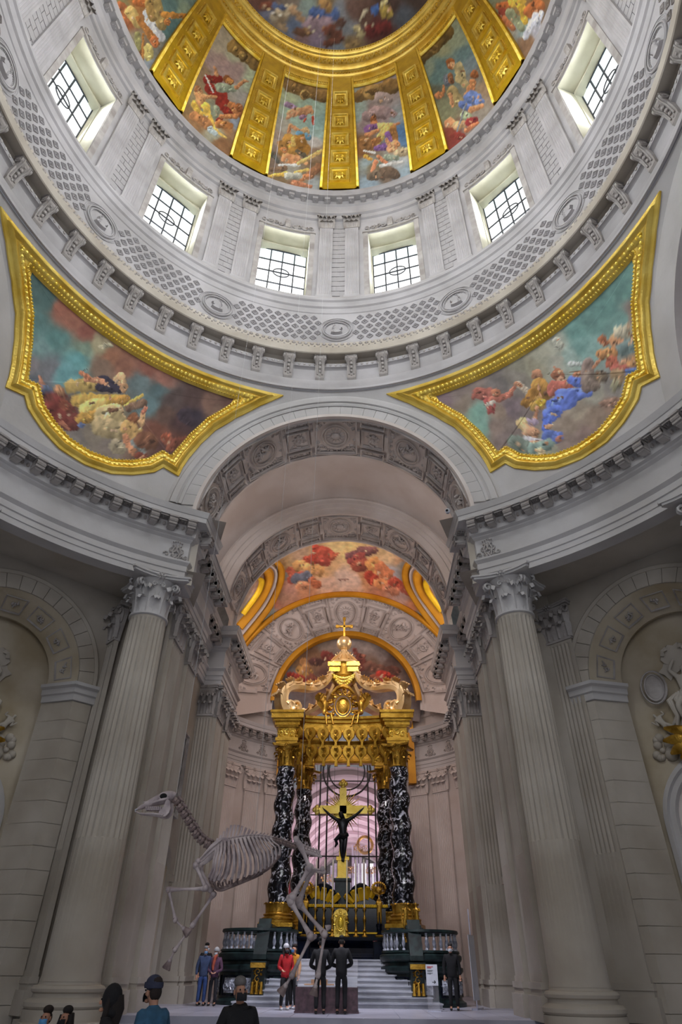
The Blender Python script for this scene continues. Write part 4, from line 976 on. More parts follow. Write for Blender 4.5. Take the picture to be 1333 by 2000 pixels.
# ---- six visible panels of the inner dome, six plain ones behind the viewer
P45 = cvt(230, 0, 4.443, [(880, 400, (170, 165, 150)), (1000, 480, (172, 180, 160)), (1180, 640, (170, 190, 168)), (930, 560, (160, 138, 142)), (1020, 620, (156, 136, 140)), (860, 520, (160, 140, 140)), (700, 660, (140, 116, 86)), (1150, 760, (160, 178, 160)), (1100, 850, (150, 150, 150)), (650, 820, (140, 126, 92)), (560, 940, (124, 96, 58)), (700, 1050, (132, 94, 58)), (850, 1160, (140, 140, 120)), (950, 1100, (156, 110, 66)), (900, 1250, (122, 84, 52)), (1020, 1060, (126, 140, 160)), (780, 1000, (120, 128, 110)), (1000, 960, (130, 120, 110))],
 [(1010, 400, 1200, 560, 60, 60, (138, 112, 62)), (1080, 480, 1085, 490, 52, 44, (112, 88, 46)), (1080, 480, 1085, 490, 30, 26, (150, 126, 74)), (770, 690, 880, 690, 40, 34, (130, 34, 26)), (800, 770, 900, 850, 52, 60, (142, 38, 28)), (900, 880, 960, 980, 52, 44, (136, 36, 26)), (880, 1040, 900, 1030, 24, 18, (128, 36, 30)), (890, 760, 1010, 770, 42, 34, (134, 150, 132)), (950, 690, 985, 710, 40, 30, (120, 70, 36)), (960, 700, 985, 712, 26, 20, (186, 128, 70)), (860, 650, 840, 580, 17, 11, (186, 136, 96)), (1030, 760, 1100, 700, 20, 16, (196, 134, 90)), (1100, 700, 1135, 706, 15, 8, (200, 144, 104)), (700, 800, 730, 900, 36, 40, (192, 136, 86)), (740, 840, 850, 840, 24, 14, (196, 140, 92)), (690, 770, 700, 770, 30, 26, (150, 96, 56)), (980, 910, 1060, 980, 30, 38, (176, 110, 62)), (1050, 930, 1060, 940, 34, 30, (146, 86, 46)), (900, 1010, 1030, 1010, 18, 24, (178, 116, 68)), (660, 900, 720, 1000, 26, 30, (206, 164, 60)), (760, 920, 830, 1110, 34, 20, (210, 170, 66)), (840, 1120, 940, 1200, 16, 8, (200, 166, 80)), (860, 940, 850, 1000, 30, 24, (132, 140, 116)), (660, 1000, 780, 1080, 36, 44, (160, 106, 62)), (880, 1080, 970, 1090, 40, 34, (174, 110, 56)), (760, 650, 830, 800, 5, 6, (214, 212, 212)), (800, 1120, 850, 1160, 26, 20, (150, 166, 170))])
M15 = cvt(500, 140, 3.92, [(260, 200, (168, 186, 160)), (420, 270, (150, 184, 178)), (470, 400, (134, 172, 176)), (300, 360, (148, 182, 176)), (220, 420, (160, 160, 152)), (160, 500, (156, 140, 128)), (460, 540, (178, 176, 176)), (450, 620, (136, 112, 92)), (130, 680, (116, 98, 84)), (260, 760, (142, 138, 126)), (460, 730, (116, 92, 66)), (350, 820, (122, 108, 88)), (440, 860, (130, 136, 136)), (180, 830, (112, 90, 60)), (300, 300, (150, 182, 172)), (480, 470, (150, 184, 186)), (350, 80, (132, 104, 62)), (300, 880, (116, 84, 62))],
 [(250, 100, 540, 190, 52, 52, (134, 106, 62)), (380, 175, 384, 176, 40, 34, (168, 140, 86)), (380, 175, 384, 176, 26, 22, (104, 82, 44)), (290, 130, 330, 150, 26, 14, (112, 88, 48)), (450, 190, 500, 210, 26, 14, (112, 88, 48)),
  (240, 250, 300, 280, 22, 22, (152, 128, 172)), (270, 320, 400, 290, 30, 34, (206, 150, 112)), (240, 355, 290, 320, 12, 20, (208, 150, 116)), (350, 350, 380, 340, 16, 12, (150, 116, 160)), (420, 300, 430, 310, 20, 18, (196, 140, 104)), (436, 350, 440, 400, 10, 10, (176, 60, 40)), (370, 380, 385, 360, 9, 8, (180, 66, 50)),
  (270, 410, 340, 460, 14, 18, (206, 146, 104)), (250, 480, 262, 410, 18, 12, (200, 140, 98)), (380, 445, 388, 455, 30, 26, (204, 168, 120)), (330, 480, 400, 500, 26, 26, (92, 142, 176)), (250, 520, 300, 580, 50, 62, (176, 128, 56)), (330, 520, 370, 600, 46, 52, (160, 112, 44)), (200, 560, 210, 620, 36, 36, (150, 108, 52)), (285, 510, 290, 560, 16, 20, (214, 170, 90)), (230, 660, 300, 670, 42, 40, (208, 142, 94)), (215, 600, 218, 606, 24, 22, (174, 112, 66)), (300, 660, 390, 700, 18, 14, (204, 142, 96)), (320, 610, 380, 650, 18, 20, (88, 80, 66)), (130, 630, 170, 690, 20, 14, (84, 84, 78)), (180, 715, 330, 715, 10, 12, (196, 200, 200)), (330, 700, 500, 610, 14, 17, (206, 172, 100)), (90, 800, 230, 780, 9, 17, (206, 164, 66)), (300, 770, 400, 752, 10, 14, (202, 168, 84)), (400, 800, 480, 730, 30, 34, (136, 92, 62)), (290, 850, 420, 880, 22, 16, (160, 100, 70)), (350, 820, 400, 800, 22, 20, (170, 106, 66)), (240, 800, 330, 800, 26, 26, (150, 150, 138)), (120, 750, 220, 740, 16, 22, (110, 86, 66))])
P15 = cvt(500, 140, 3.92, [(800, 280, (152, 176, 176)), (960, 210, (160, 150, 156)), (900, 310, (150, 130, 136)), (1000, 330, (152, 134, 142)), (840, 380, (146, 130, 136)), (1060, 340, (140, 156, 168)), (1100, 480, (76, 116, 166)), (1130, 540, (86, 124, 168)), (820, 560, (126, 90, 56)), (830, 620, (128, 84, 48)), (850, 690, (132, 150, 156)), (1100, 600, (166, 150, 124)), (1100, 680, (158, 164, 168)), (900, 740, (116, 104, 80)), (1000, 790, (100, 82, 68)), (880, 850, (118, 136, 150)), (1150, 760, (132, 150, 162)), (1100, 830, (116, 130, 140)), (800, 330, (146, 172, 176))],
 [(790, 190, 1040, 110, 50, 56, (134, 106, 62)), (900, 150, 905, 150, 66, 56, (160, 132, 80)), (900, 152, 904, 152, 34, 28, (104, 80, 44)), (960, 200, 1010, 210, 50, 40, (160, 148, 154)), (860, 340, 960, 310, 46, 56, (146, 126, 132)), (1010, 310, 1060, 330, 38, 26, (150, 132, 140)),
  (900, 370, 905, 385, 32, 26, (152, 92, 52)), (895, 400, 925, 400, 20, 16, (180, 118, 76)), (860, 440, 920, 430, 34, 30, (124, 84, 146)), (850, 490, 930, 450, 18, 16, (190, 128, 86)), (960, 420, 1040, 410, 30, 22, (206, 184, 106)), (930, 540, 1000, 440, 26, 36, (200, 176, 100)), (1060, 410, 1100, 395, 14, 9, (200, 136, 96)), (1050, 440, 1060, 510, 28, 30, (150, 104, 56)), (1010, 480, 1030, 530, 22, 22, (116, 78, 146)), (880, 560, 940, 520, 26, 22, (150, 98, 54)), (830, 540, 850, 560, 46, 44, (140, 98, 56)), (930, 590, 1010, 570, 26, 30, (112, 78, 140)), (1030, 590, 1060, 560, 32, 40, (206, 148, 106)), (1000, 520, 1030, 570, 14, 18, (204, 146, 104)), (1080, 550, 1085, 556, 24, 20, (190, 130, 86)), (1090, 620, 1150, 610, 30, 36, (170, 152, 120)), (830, 605, 910, 622, 7, 10, (200, 206, 214)), (840, 650, 880, 670, 16, 14, (206, 152, 60)), (930, 700, 960, 680, 26, 30, (132, 146, 132)), (1000, 660, 1080, 660, 26, 20, (128, 140, 124)), (940, 650, 1000, 700, 18, 14, (192, 118, 82)), (920, 690, 890, 760, 18, 14, (196, 124, 88)), (960, 720, 1120, 690, 16, 10, (186, 186, 184)), (880, 800, 960, 790, 34, 40, (98, 84, 70)), (1000, 770, 1070, 790, 46, 36, (92, 74, 60))])
P45b = cvt(800, 0, 4.76, [(300, 450, (150, 160, 130)), (420, 380, (142, 160, 140)), (180, 640, (132, 152, 138)), (300, 620, (92, 126, 132)), (250, 720, (92, 126, 130)), (500, 520, (96, 128, 136)), (560, 600, (112, 132, 144)), (640, 700, (120, 116, 106)), (720, 800, (146, 120, 92)), (790, 920, (140, 122, 104)), (240, 850, (94, 98, 84)), (300, 1000, (120, 124, 96)), (700, 1040, (134, 124, 112)), (400, 1240, (130, 60, 44)), (420, 1300, (120, 46, 40)), (560, 1200, (120, 110, 104)), (320, 1080, (126, 128, 96))],
 [(110, 540, 360, 290, 60, 60, (116, 92, 40)), (230, 450, 232, 452, 50, 40, (146, 118, 60)), (230, 450, 232, 452, 24, 20, (90, 70, 30)), (380, 580, 385, 610, 40, 34, (160, 92, 44)), (400, 600, 410, 620, 24, 18, (200, 150, 110)), (460, 630, 490, 720, 50, 40, (172, 160, 118)), (470, 730, 520, 780, 46, 40, (166, 152, 108)), (350, 720, 350, 780, 40, 30, (96, 104, 120)), (380, 700, 390, 760, 24, 26, (140, 92, 60)), (400, 850, 440, 930, 60, 60, (150, 132, 88)), (380, 880, 400, 990, 22, 14, (190, 134, 92)), (600, 690, 612, 700, 38, 32, (136, 78, 38)), (590, 760, 570, 840, 30, 34, (190, 124, 76)), (560, 810, 510, 900, 16, 12, (196, 132, 84)), (560, 900, 620, 920, 56, 60, (92, 116, 176)), (490, 970, 560, 1000, 34, 40, (86, 108, 170)), (640, 950, 680, 940, 34, 26, (96, 120, 180)), (580, 1020, 680, 980, 34, 20, (200, 136, 88)), (270, 890, 300, 880, 34, 26, (170, 110, 68)), (320, 850, 318, 800, 16, 12, (186, 122, 76)), (380, 1140, 400, 1150, 50, 40, (190, 130, 88)), (440, 1170, 500, 1150, 40, 36, (200, 156, 110)), (510, 1070, 550, 1080, 40, 34, (150, 166, 130)), (560, 1140, 620, 1110, 44, 26, (136, 40, 42)), (530, 1210, 640, 1140, 26, 14, (190, 110, 70)), (420, 1290, 530, 960, 9, 8, (120, 124, 130)), (420, 1270, 500, 1270, 40, 30, (124, 44, 36))])
P75 = cvt(800, 0, 4.76, [(700, 30, (132, 150, 130)), (760, 100, (130, 130, 100)), (1000, 60, (140, 110, 70)), (1200, 60, (120, 84, 50)), (1280, 140, (110, 90, 70)), (950, 300, (140, 140, 130)), (1100, 400, (124, 92, 66)), (1200, 300, (150, 150, 160)), (1050, 280, (130, 150, 150))],
 [(840, 60, 920, 60, 40, 44, (176, 96, 50)), (860, 110, 880, 180, 40, 40, (150, 64, 50)), (900, 180, 960, 260, 40, 30, (180, 110, 70)), (940, 120, 1040, 260, 44, 40, (132, 140, 110)), (960, 20, 1040, 20, 46, 50, (206, 166, 60)), (1040, 60, 1080, 200, 36, 30, (200, 160, 52)), (1120, 100, 1200, 60, 60, 70, (166, 92, 44)), (1180, 150, 1080, 340, 36, 30, (172, 176, 190)), (1230, 120, 1180, 220, 24, 34, (176, 180, 194))])
P75m = cvt(230, 0, 4.443, [(30, 40, (120, 110, 70)), (180, 40, (150, 100, 50)), (450, 60, (84, 118, 122)), (590, 80, (130, 156, 140)), (660, 40, (110, 140, 140)), (460, 230, (74, 108, 112)), (250, 540, (120, 130, 140)), (150, 380, (120, 110, 90)), (60, 160, (140, 74, 40)), (350, 450, (110, 110, 100)), (200, 460, (100, 60, 30))],
 [(30, 60, 60, 180, 50, 60, (150, 84, 44)), (110, 100, 180, 200, 50, 44, (176, 148, 84)), (170, 20, 230, 30, 40, 30, (176, 96, 44)), (260, 110, 300, 240, 40, 50, (176, 182, 190)), (310, 200, 370, 330, 50, 40, (182, 186, 194)), (340, 40, 380, 220, 50, 44, (160, 136, 80)), (270, 20, 300, 160, 36, 34, (150, 120, 66)), (180, 160, 330, 370, 24, 36, (156, 100, 46)), (320, 350, 330, 390, 36, 26, (170, 96, 50)), (220, 300, 220, 520, 10, 12, (150, 96, 40)), (270, 420, 270, 480, 40, 44, (176, 160, 90)), (400, 130, 580, 140, 30, 26, (176, 120, 50)), (430, 190, 430, 200, 30, 24, (176, 110, 54)), (170, 300, 180, 420, 30, 26, (120, 116, 70))])
DOMP = {-15: (M15, 'dome fresco, winged child in the sky over a man and fallen beam'), 15: (P15, 'dome fresco, standing man in purple and cream robe on grey clouds'), -45: (P45, 'dome fresco, bearded man in red cloak with raised sword'), 45: (P45b, 'dome fresco, seated bearded man with blue draped boy at his side'), 75: (P75, 'dome fresco with orange, yellow and white draped figures, cut by the picture top'), -75: (P75m, 'dome fresco with ochre robed figures and a wooden cross beam against teal sky')}
GEN = ([(x, y, c) for x, y, c in ((0, 0, (140, 160, 160)), (600, -300, (150, 130, 110)), (1300, 0, (130, 150, 160)), (660, -900, (150, 120, 90)))], [])
for k in range(12):
    az = 15+30*k if k < 6 else 15+30*k-360
    (ct, st_), lab = DOMP.get(az, (GEN, 'dome fresco panel of clouded sky behind the viewer'))
    near = az in DOMP
    if not near: continue
    nu, nv = (84, 110) if near else (8, 12)
    def fn(u, v):
        z = 41.42+(54.0-41.42)*v; h = 15-HA(z)*.99; return (RD(z)-.02+.1)*sin(rad(az-h+2*h*u)), (RD(z)+.08)*cos(rad(az-h+2*h*u)), z
    vs, fs = gridmesh(fn, nu, nv)
    paint_mesh('fresco', vs, fs, ct, st_, 1.25, lab, warp=1.2, ws=.16, sc=.25).__setitem__('group', 'fresco panels of the inner dome')
    T = rib_T(az); mb = MB(); mb.T = T; h = 15-HA(54.2)
    mb.grid(lambda u, v: (-h+2*h*u, 53.95+[0, .05, .12, .3, .34][round(v*4)], [.0, .12, .18, .18, 0][round(v*4)]), 20, 4)
    n_ = 26
    for i in range(n_): mb.ball((-h+2*h*(i+.5)/n_, 54.15, .18), (.35, .12, .09), 5, 3)
    mb.build('panel_top_border', GLR, ceil)
# ---- painting in the upper dome seen through the oculus
OC = cvt(480, 0, 3.508, [(120, 20, (96, 60, 50)), (150, 90, (90, 96, 120)), (230, 130, (120, 104, 84)), (330, 180, (84, 100, 130)), (300, 40, (110, 100, 92)), (430, 40, (120, 140, 138)), (560, 20, (116, 96, 70)), (640, 60, (116, 124, 136)), (520, 170, (122, 106, 122)), (400, 250, (116, 92, 98)), (480, 280, (112, 100, 124)), (600, 250, (84, 62, 52)), (700, 200, (110, 118, 130)), (750, 60, (96, 72, 66)), (820, 100, (84, 60, 52)), (900, 200, (84, 40, 40)), (1000, 60, (66, 48, 44)), (1080, 110, (70, 78, 92)), (1180, 10, (62, 48, 44)), (650, 320, (104, 118, 134)), (720, 310, (116, 96, 66)), (560, 330, (100, 100, 118)), (950, 260, (70, 36, 34))],
 [(190, 110, 300, 70, 34, 40, (168, 156, 134)), (250, 180, 270, 210, 24, 16, (140, 120, 94)), (330, 70, 390, 140, 30, 18, (160, 130, 100)), (480, 90, 600, 100, 40, 44, (60, 84, 140)), (560, 70, 620, 120, 30, 26, (66, 90, 146)), (540, 20, 560, 50, 40, 34, (150, 116, 70)), (440, 160, 560, 160, 44, 40, (132, 114, 130)), (420, 170, 525, 260, 4, 5, (196, 190, 170)), (400, 220, 430, 225, 30, 24, (120, 92, 62)), (350, 210, 390, 230, 24, 24, (96, 66, 50)), (580, 210, 640, 260, 44, 36, (96, 56, 44)), (550, 300, 600, 290, 24, 20, (90, 52, 40)), (650, 150, 650, 170, 34, 30, (84, 60, 56)), (760, 190, 790, 240, 26, 26, (156, 146, 110)), (780, 130, 830, 60, 8, 10, (180, 172, 150)), (830, 180, 860, 180, 18, 16, (176, 166, 140)), (890, 60, 892, 80, 26, 22, (56, 92, 160)), (960, 80, 990, 100, 40, 30, (150, 130, 60)), (860, 220, 960, 190, 40, 50, (90, 30, 30)), (930, 40, 970, 10, 12, 18, (176, 166, 120)), (120, 40, 170, 40, 30, 26, (110, 60, 44)), (200, 40, 260, 50, 18, 18, (70, 88, 130)), (700, 320, 760, 310, 24, 26, (130, 108, 70))])
vs, fs = gridmesh(lambda u, v: (lambda R, z, a: (R*sin(a), R*cos(a), z))(10.8*cos(v*pi/2*.96), 58.6+6.5*sin(v*pi/2*.96), 2*pi*u-pi), 300, 60)
paint_mesh('upper_dome_fresco', vs, fs, *OC, 1.2, 'dark painting of crowded figures on clouds seen through the gilded oculus', warp=2, ws=.12, sc=.4)
# ---- pendentives
def corner_frame(side):
    s_ = -1 if side == 'west' else 1
    # half outline (from the bottom middle to the ring middle) in (degrees from the pier axis, height)
    h = [(0, 17.0), (4.5, 17.12), (8, 17.45), (11.3, 17.9), (12.6, 18.25), (15.6, 18.08), (15.9, 18.5), (16.6, 19.0), (18.2, 19.8), (20.3, 20.55), (24, 21.32), (28.5, 22.02), (33.2, 22.57), (26, 22.63), (18, 22.65), (9, 22.65), (0, 22.65)]
    poly = h+[(-a, z) for a, z in h[::-1][1:-1]]
    R = 12.2
    P2 = [(rad(a)*R, z) for a, z in poly]
    # resample evenly enough but keep corners
    out = []
    for i, p in enumerate(P2):
        q = P2[(i+1) % len(P2)]; L = hypot(q[0]-p[0], q[1]-p[1]); n_ = max(1, int(L/.35))
        out += [(p[0]+(q[0]-p[0])*j/n_, p[1]+(q[1]-p[1])*j/n_) for j in range(n_)]
    def T(x, y, z): a = rad(45*s_)+x/R*s_; r = RP(y)-z; return (r*sin(a), r*cos(a), y)
    return out, T
def offset_poly(P, d):
    n = len(P); out = []; corner = []
    for i in range(n):
        a, b, c = Vector(P[i-1]), Vector(P[i]), Vector(P[(i+1) % n]); u, w = (b-a).normalized(), (c-b).normalized()
        na, nb = Vector((-u.y, u.x)), Vector((-w.y, w.x)); q = na+nb; q = q/max(.06, q.dot(na)); out.append(b+q*d)
        if u.dot(w) < .5: corner.append(i)
    if abs(d) < 1e-6: return [(p.x, p.y) for p in out]
    A = np.array(P); B = np.roll(A, -1, 0); AB = B-A; L2 = (AB**2).sum(1)+1e-9
    def dist(p): t = np.clip(((p-A)*AB).sum(1)/L2, 0, 1); return np.min(np.hypot(*(p-A-AB*t[:, None]).T))
    good = [i for i in corner if dist(np.array(out[i])) > abs(d)*.93]
    for i in range(n):
        if i in good: continue
        if dist(np.array(out[i])) < abs(d)*.93:
            j = min(good, key=lambda g: min(abs(g-i), n-abs(g-i))) if good else i; out[i] = out[j].copy()
    return [(p.x, p.y) for p in out]
LP = cvt(0, 480, 2.777, [(160, 200, (70, 96, 92)), (250, 300, (76, 104, 100)), (170, 420, (84, 120, 118)), (300, 500, (84, 124, 120)), (200, 560, (110, 140, 138)), (420, 620, (96, 150, 150)), (360, 700, (100, 150, 152)), (170, 640, (118, 112, 114)), (260, 680, (112, 112, 116)), (400, 400, (152, 96, 76)), (480, 470, (140, 82, 68)), (340, 340, (156, 96, 76)), (530, 530, (156, 146, 112)), (450, 560, (120, 140, 120)), (600, 600, (150, 100, 74)), (680, 640, (140, 92, 72)), (560, 650, (130, 104, 86)), (800, 680, (142, 88, 72)), (880, 720, (150, 100, 84)), (760, 740, (100, 116, 116)), (860, 780, (84, 106, 108)), (820, 860, (96, 120, 122)), (940, 840, (86, 70, 66)), (1060, 820, (80, 60, 56)), (1140, 850, (122, 90, 76)), (1250, 850, (96, 66, 60)), (900, 920, (96, 72, 62)), (1000, 960, (80, 56, 56)), (1050, 930, (60, 50, 60)), (960, 1060, (96, 60, 50)), (850, 1000, (120, 74, 58)), (560, 960, (156, 140, 96)), (480, 1020, (130, 118, 104)), (600, 1100, (124, 112, 104)), (420, 1040, (120, 112, 108)), (760, 1120, (116, 90, 76)), (880, 1120, (90, 60, 56)), (260, 880, (96, 60, 56)), (350, 900, (104, 70, 60)), (190, 760, (90, 96, 106)), (1180, 900, (120, 92, 78))],
 [(240, 800, 300, 840, 34, 60, (118, 62, 54)), (300, 880, 380, 960, 60, 44, (116, 52, 46)), (330, 960, 370, 990, 14, 10, (176, 110, 84)), (380, 880, 400, 960, 30, 36, (110, 56, 48)), (320, 780, 330, 790, 30, 26, (170, 120, 84)), (350, 860, 360, 880, 28, 22, (130, 70, 52)), (215, 710, 240, 790, 10, 18, (186, 124, 92)), (190, 780, 270, 770, 24, 14, (90, 104, 130)), (400, 760, 500, 760, 44, 38, (168, 140, 78)), (420, 840, 480, 860, 40, 46, (190, 152, 74)), (500, 830, 640, 840, 30, 34, (186, 148, 66)), (480, 890, 540, 870, 46, 44, (206, 174, 96)), (440, 940, 520, 920, 30, 34, (176, 134, 62)), (640, 840, 690, 830, 28, 22, (180, 132, 60)), (560, 740, 620, 770, 34, 34, (50, 46, 60)), (550, 760, 640, 780, 34, 22, (56, 50, 64)), (470, 720, 560, 735, 16, 17, (190, 130, 96)), (440, 690, 480, 715, 12, 14, (196, 120, 84)), (452, 684, 478, 668, 3, 2, (70, 60, 50)), (650, 720, 655, 730, 34, 30, (206, 164, 116)), (670, 770, 672, 780, 24, 18, (170, 128, 90)), (560, 900, 640, 880, 34, 28, (208, 180, 110)), (640, 880, 680, 950, 18, 14, (216, 176, 132)), (590, 930, 610, 960, 70, 80, (184, 160, 110)), (540, 980, 640, 1000, 50, 50, (170, 148, 106)), (680, 870, 770, 810, 9, 9, (206, 172, 80)), (700, 880, 780, 850, 24, 22, (120, 92, 74)), (725, 940, 735, 950, 34, 28, (136, 84, 54)), (690, 990, 740, 1020, 40, 34, (190, 150, 90)), (770, 960, 780, 900, 20, 12, (206, 160, 110)), (778, 900, 790, 880, 14, 12, (186, 110, 84)), (680, 1040, 720, 1120, 20, 16, (196, 130, 92)), (730, 1060, 780, 1130, 20, 22, (120, 124, 120)), (780, 1050, 800, 1060, 50, 50, (120, 78, 56)), (900, 1040, 930, 1090, 26, 26, (150, 84, 62)), (900, 1035, 905, 1040, 22, 18, (136, 70, 48)), (950, 1070, 1000, 1060, 30, 26, (120, 66, 50)), (760, 1140, 780, 1150, 24, 18, (130, 66, 52)), (440, 970, 460, 975, 16, 10, (96, 110, 150)), (540, 545, 600, 540, 8, 12, (176, 168, 136)), (560, 555, 565, 530, 8, 6, (180, 172, 140)), (990, 920, 1040, 960, 34, 26, (62, 50, 58)), (640, 1090, 660, 1100, 40, 30, (150, 136, 110))])
RPn = cvt(840, 480, 2.777, [(1120, 120, (104, 146, 138)), (1060, 240, (98, 138, 130)), (1140, 250, (104, 140, 134)), (950, 340, (96, 136, 128)), (880, 420, (104, 144, 136)), (1040, 400, (110, 148, 140)), (820, 540, (118, 158, 150)), (900, 560, (130, 164, 156)), (800, 470, (106, 148, 140)), (740, 600, (150, 172, 162)), (1130, 350, (136, 110, 102)), (1110, 410, (146, 120, 108)), (680, 540, (166, 166, 148)), (600, 580, (158, 156, 136)), (560, 640, (150, 144, 122)), (700, 620, (164, 162, 146)), (480, 650, (140, 136, 118)), (450, 720, (132, 124, 114)), (380, 740, (120, 112, 108)), (240, 760, (140, 124, 116)), (140, 800, (136, 120, 114)), (80, 830, (126, 106, 112)), (190, 860, (136, 120, 106)), (260, 900, (118, 158, 142)), (290, 980, (120, 158, 144)), (380, 900, (140, 120, 104)), (440, 880, (120, 104, 108)), (350, 990, (136, 116, 106)), (400, 1060, (126, 110, 106)), (560, 880, (128, 114, 110)), (760, 960, (150, 132, 116)), (800, 900, (156, 142, 124)), (900, 820, (150, 146, 132)), (900, 920, (140, 120, 104)), (980, 860, (140, 114, 98)), (860, 1040, (132, 110, 104)), (760, 1080, (134, 116, 108)), (1000, 780, (132, 126, 120)), (1060, 700, (130, 130, 130)), (1100, 540, (124, 140, 136)), (1140, 620, (160, 120, 90)), (1160, 480, (130, 128, 118)), (620, 1120, (150, 150, 130))],
 [(270, 800, 320, 800, 34, 34, (166, 96, 82)), (320, 850, 330, 890, 30, 24, (156, 74, 70)), (340, 840, 440, 800, 22, 16, (170, 100, 82)), (355, 795, 360, 805, 24, 20, (176, 110, 80)), (440, 790, 470, 760, 14, 10, (180, 110, 86)), (240, 820, 255, 780, 14, 10, (160, 90, 76)), (310, 860, 350, 850, 12, 10, (190, 176, 160)), (480, 750, 540, 800, 16, 26, (176, 160, 140)), (470, 745, 490, 760, 12, 12, (190, 130, 96)), (580, 700, 590, 710, 30, 26, (160, 112, 84)), (590, 760, 620, 790, 46, 48, (176, 128, 62)), (520, 850, 560, 800, 26, 30, (164, 116, 52)), (590, 840, 600, 860, 30, 28, (170, 130, 70)), (560, 870, 600, 855, 24, 20, (176, 140, 70)), (600, 850, 620, 850, 22, 16, (190, 150, 50)), (690, 700, 700, 710, 36, 30, (150, 96, 70)), (710, 730, 720, 740, 24, 20, (190, 140, 110)), (680, 780, 740, 770, 44, 40, (176, 98, 84)), (740, 760, 790, 710, 26, 16, (180, 102, 84)), (790, 700, 810, 690, 14, 10, (186, 124, 92)), (760, 686, 830, 680, 3, 3, (120, 84, 56)), (770, 730, 810, 740, 26, 26, (92, 116, 200)), (720, 810, 860, 800, 44, 26, (100, 122, 204)), (680, 860, 760, 830, 50, 44, (94, 116, 200)), (640, 920, 680, 900, 34, 44, (88, 110, 196)), (630, 990, 640, 960, 22, 26, (80, 104, 190)), (640, 1030, 690, 1040, 34, 34, (88, 108, 176)), (640, 980, 660, 975, 14, 10, (196, 150, 116)), (700, 1050, 705, 1040, 18, 16, (170, 110, 90)), (570, 940, 580, 880, 14, 10, (190, 130, 96)), (540, 960, 570, 960, 20, 18, (160, 140, 160)), (500, 965, 505, 970, 34, 30, (196, 168, 116)), (540, 1010, 560, 1020, 42, 36, (196, 144, 108)), (520, 1060, 600, 1065, 26, 18, (176, 170, 176)), (540, 1075, 600, 1065, 14, 10, (200, 148, 110)), (460, 1060, 500, 1090, 40, 44, (120, 132, 120)), (560, 1100, 640, 1080, 30, 34, (124, 146, 136)), (600, 1110, 610, 1130, 18, 14, (200, 176, 136)), (860, 640, 850, 770, 34, 34, (136, 116, 106)), (870, 720, 900, 760, 44, 30, (126, 110, 98)), (925, 710, 930, 715, 40, 36, (106, 92, 78)), (925, 710, 930, 715, 24, 20, (132, 114, 92)), (890, 660, 930, 610, 8, 14, (186, 126, 92)), (930, 590, 990, 580, 26, 30, (190, 132, 80)), (1000, 520, 1030, 540, 34, 36, (196, 140, 98)), (940, 515, 950, 525, 28, 24, (160, 96, 64)), (1040, 520, 1080, 530, 14, 10, (196, 138, 100)), (1030, 470, 1100, 460, 34, 40, (168, 160, 136)), (1050, 560, 1110, 530, 40, 44, (106, 124, 122)), (990, 630, 1000, 640, 34, 28, (170, 92, 70)), (1010, 670, 1060, 660, 30, 34, (176, 96, 82)), (1030, 640, 1070, 620, 12, 12, (190, 140, 106)), (1090, 690, 1150, 680, 30, 24, (90, 118, 176)), (1100, 640, 1150, 610, 30, 34, (180, 130, 84)), (1010, 700, 1040, 710, 36, 30, (150, 124, 92)), (1010, 750, 1020, 750, 30, 20, (140, 134, 106)), (940, 860, 1010, 850, 22, 26, (136, 106, 90)), (690, 520, 700, 540, 24, 30, (180, 180, 162)), (760, 640, 820, 640, 16, 10, (170, 176, 168))])
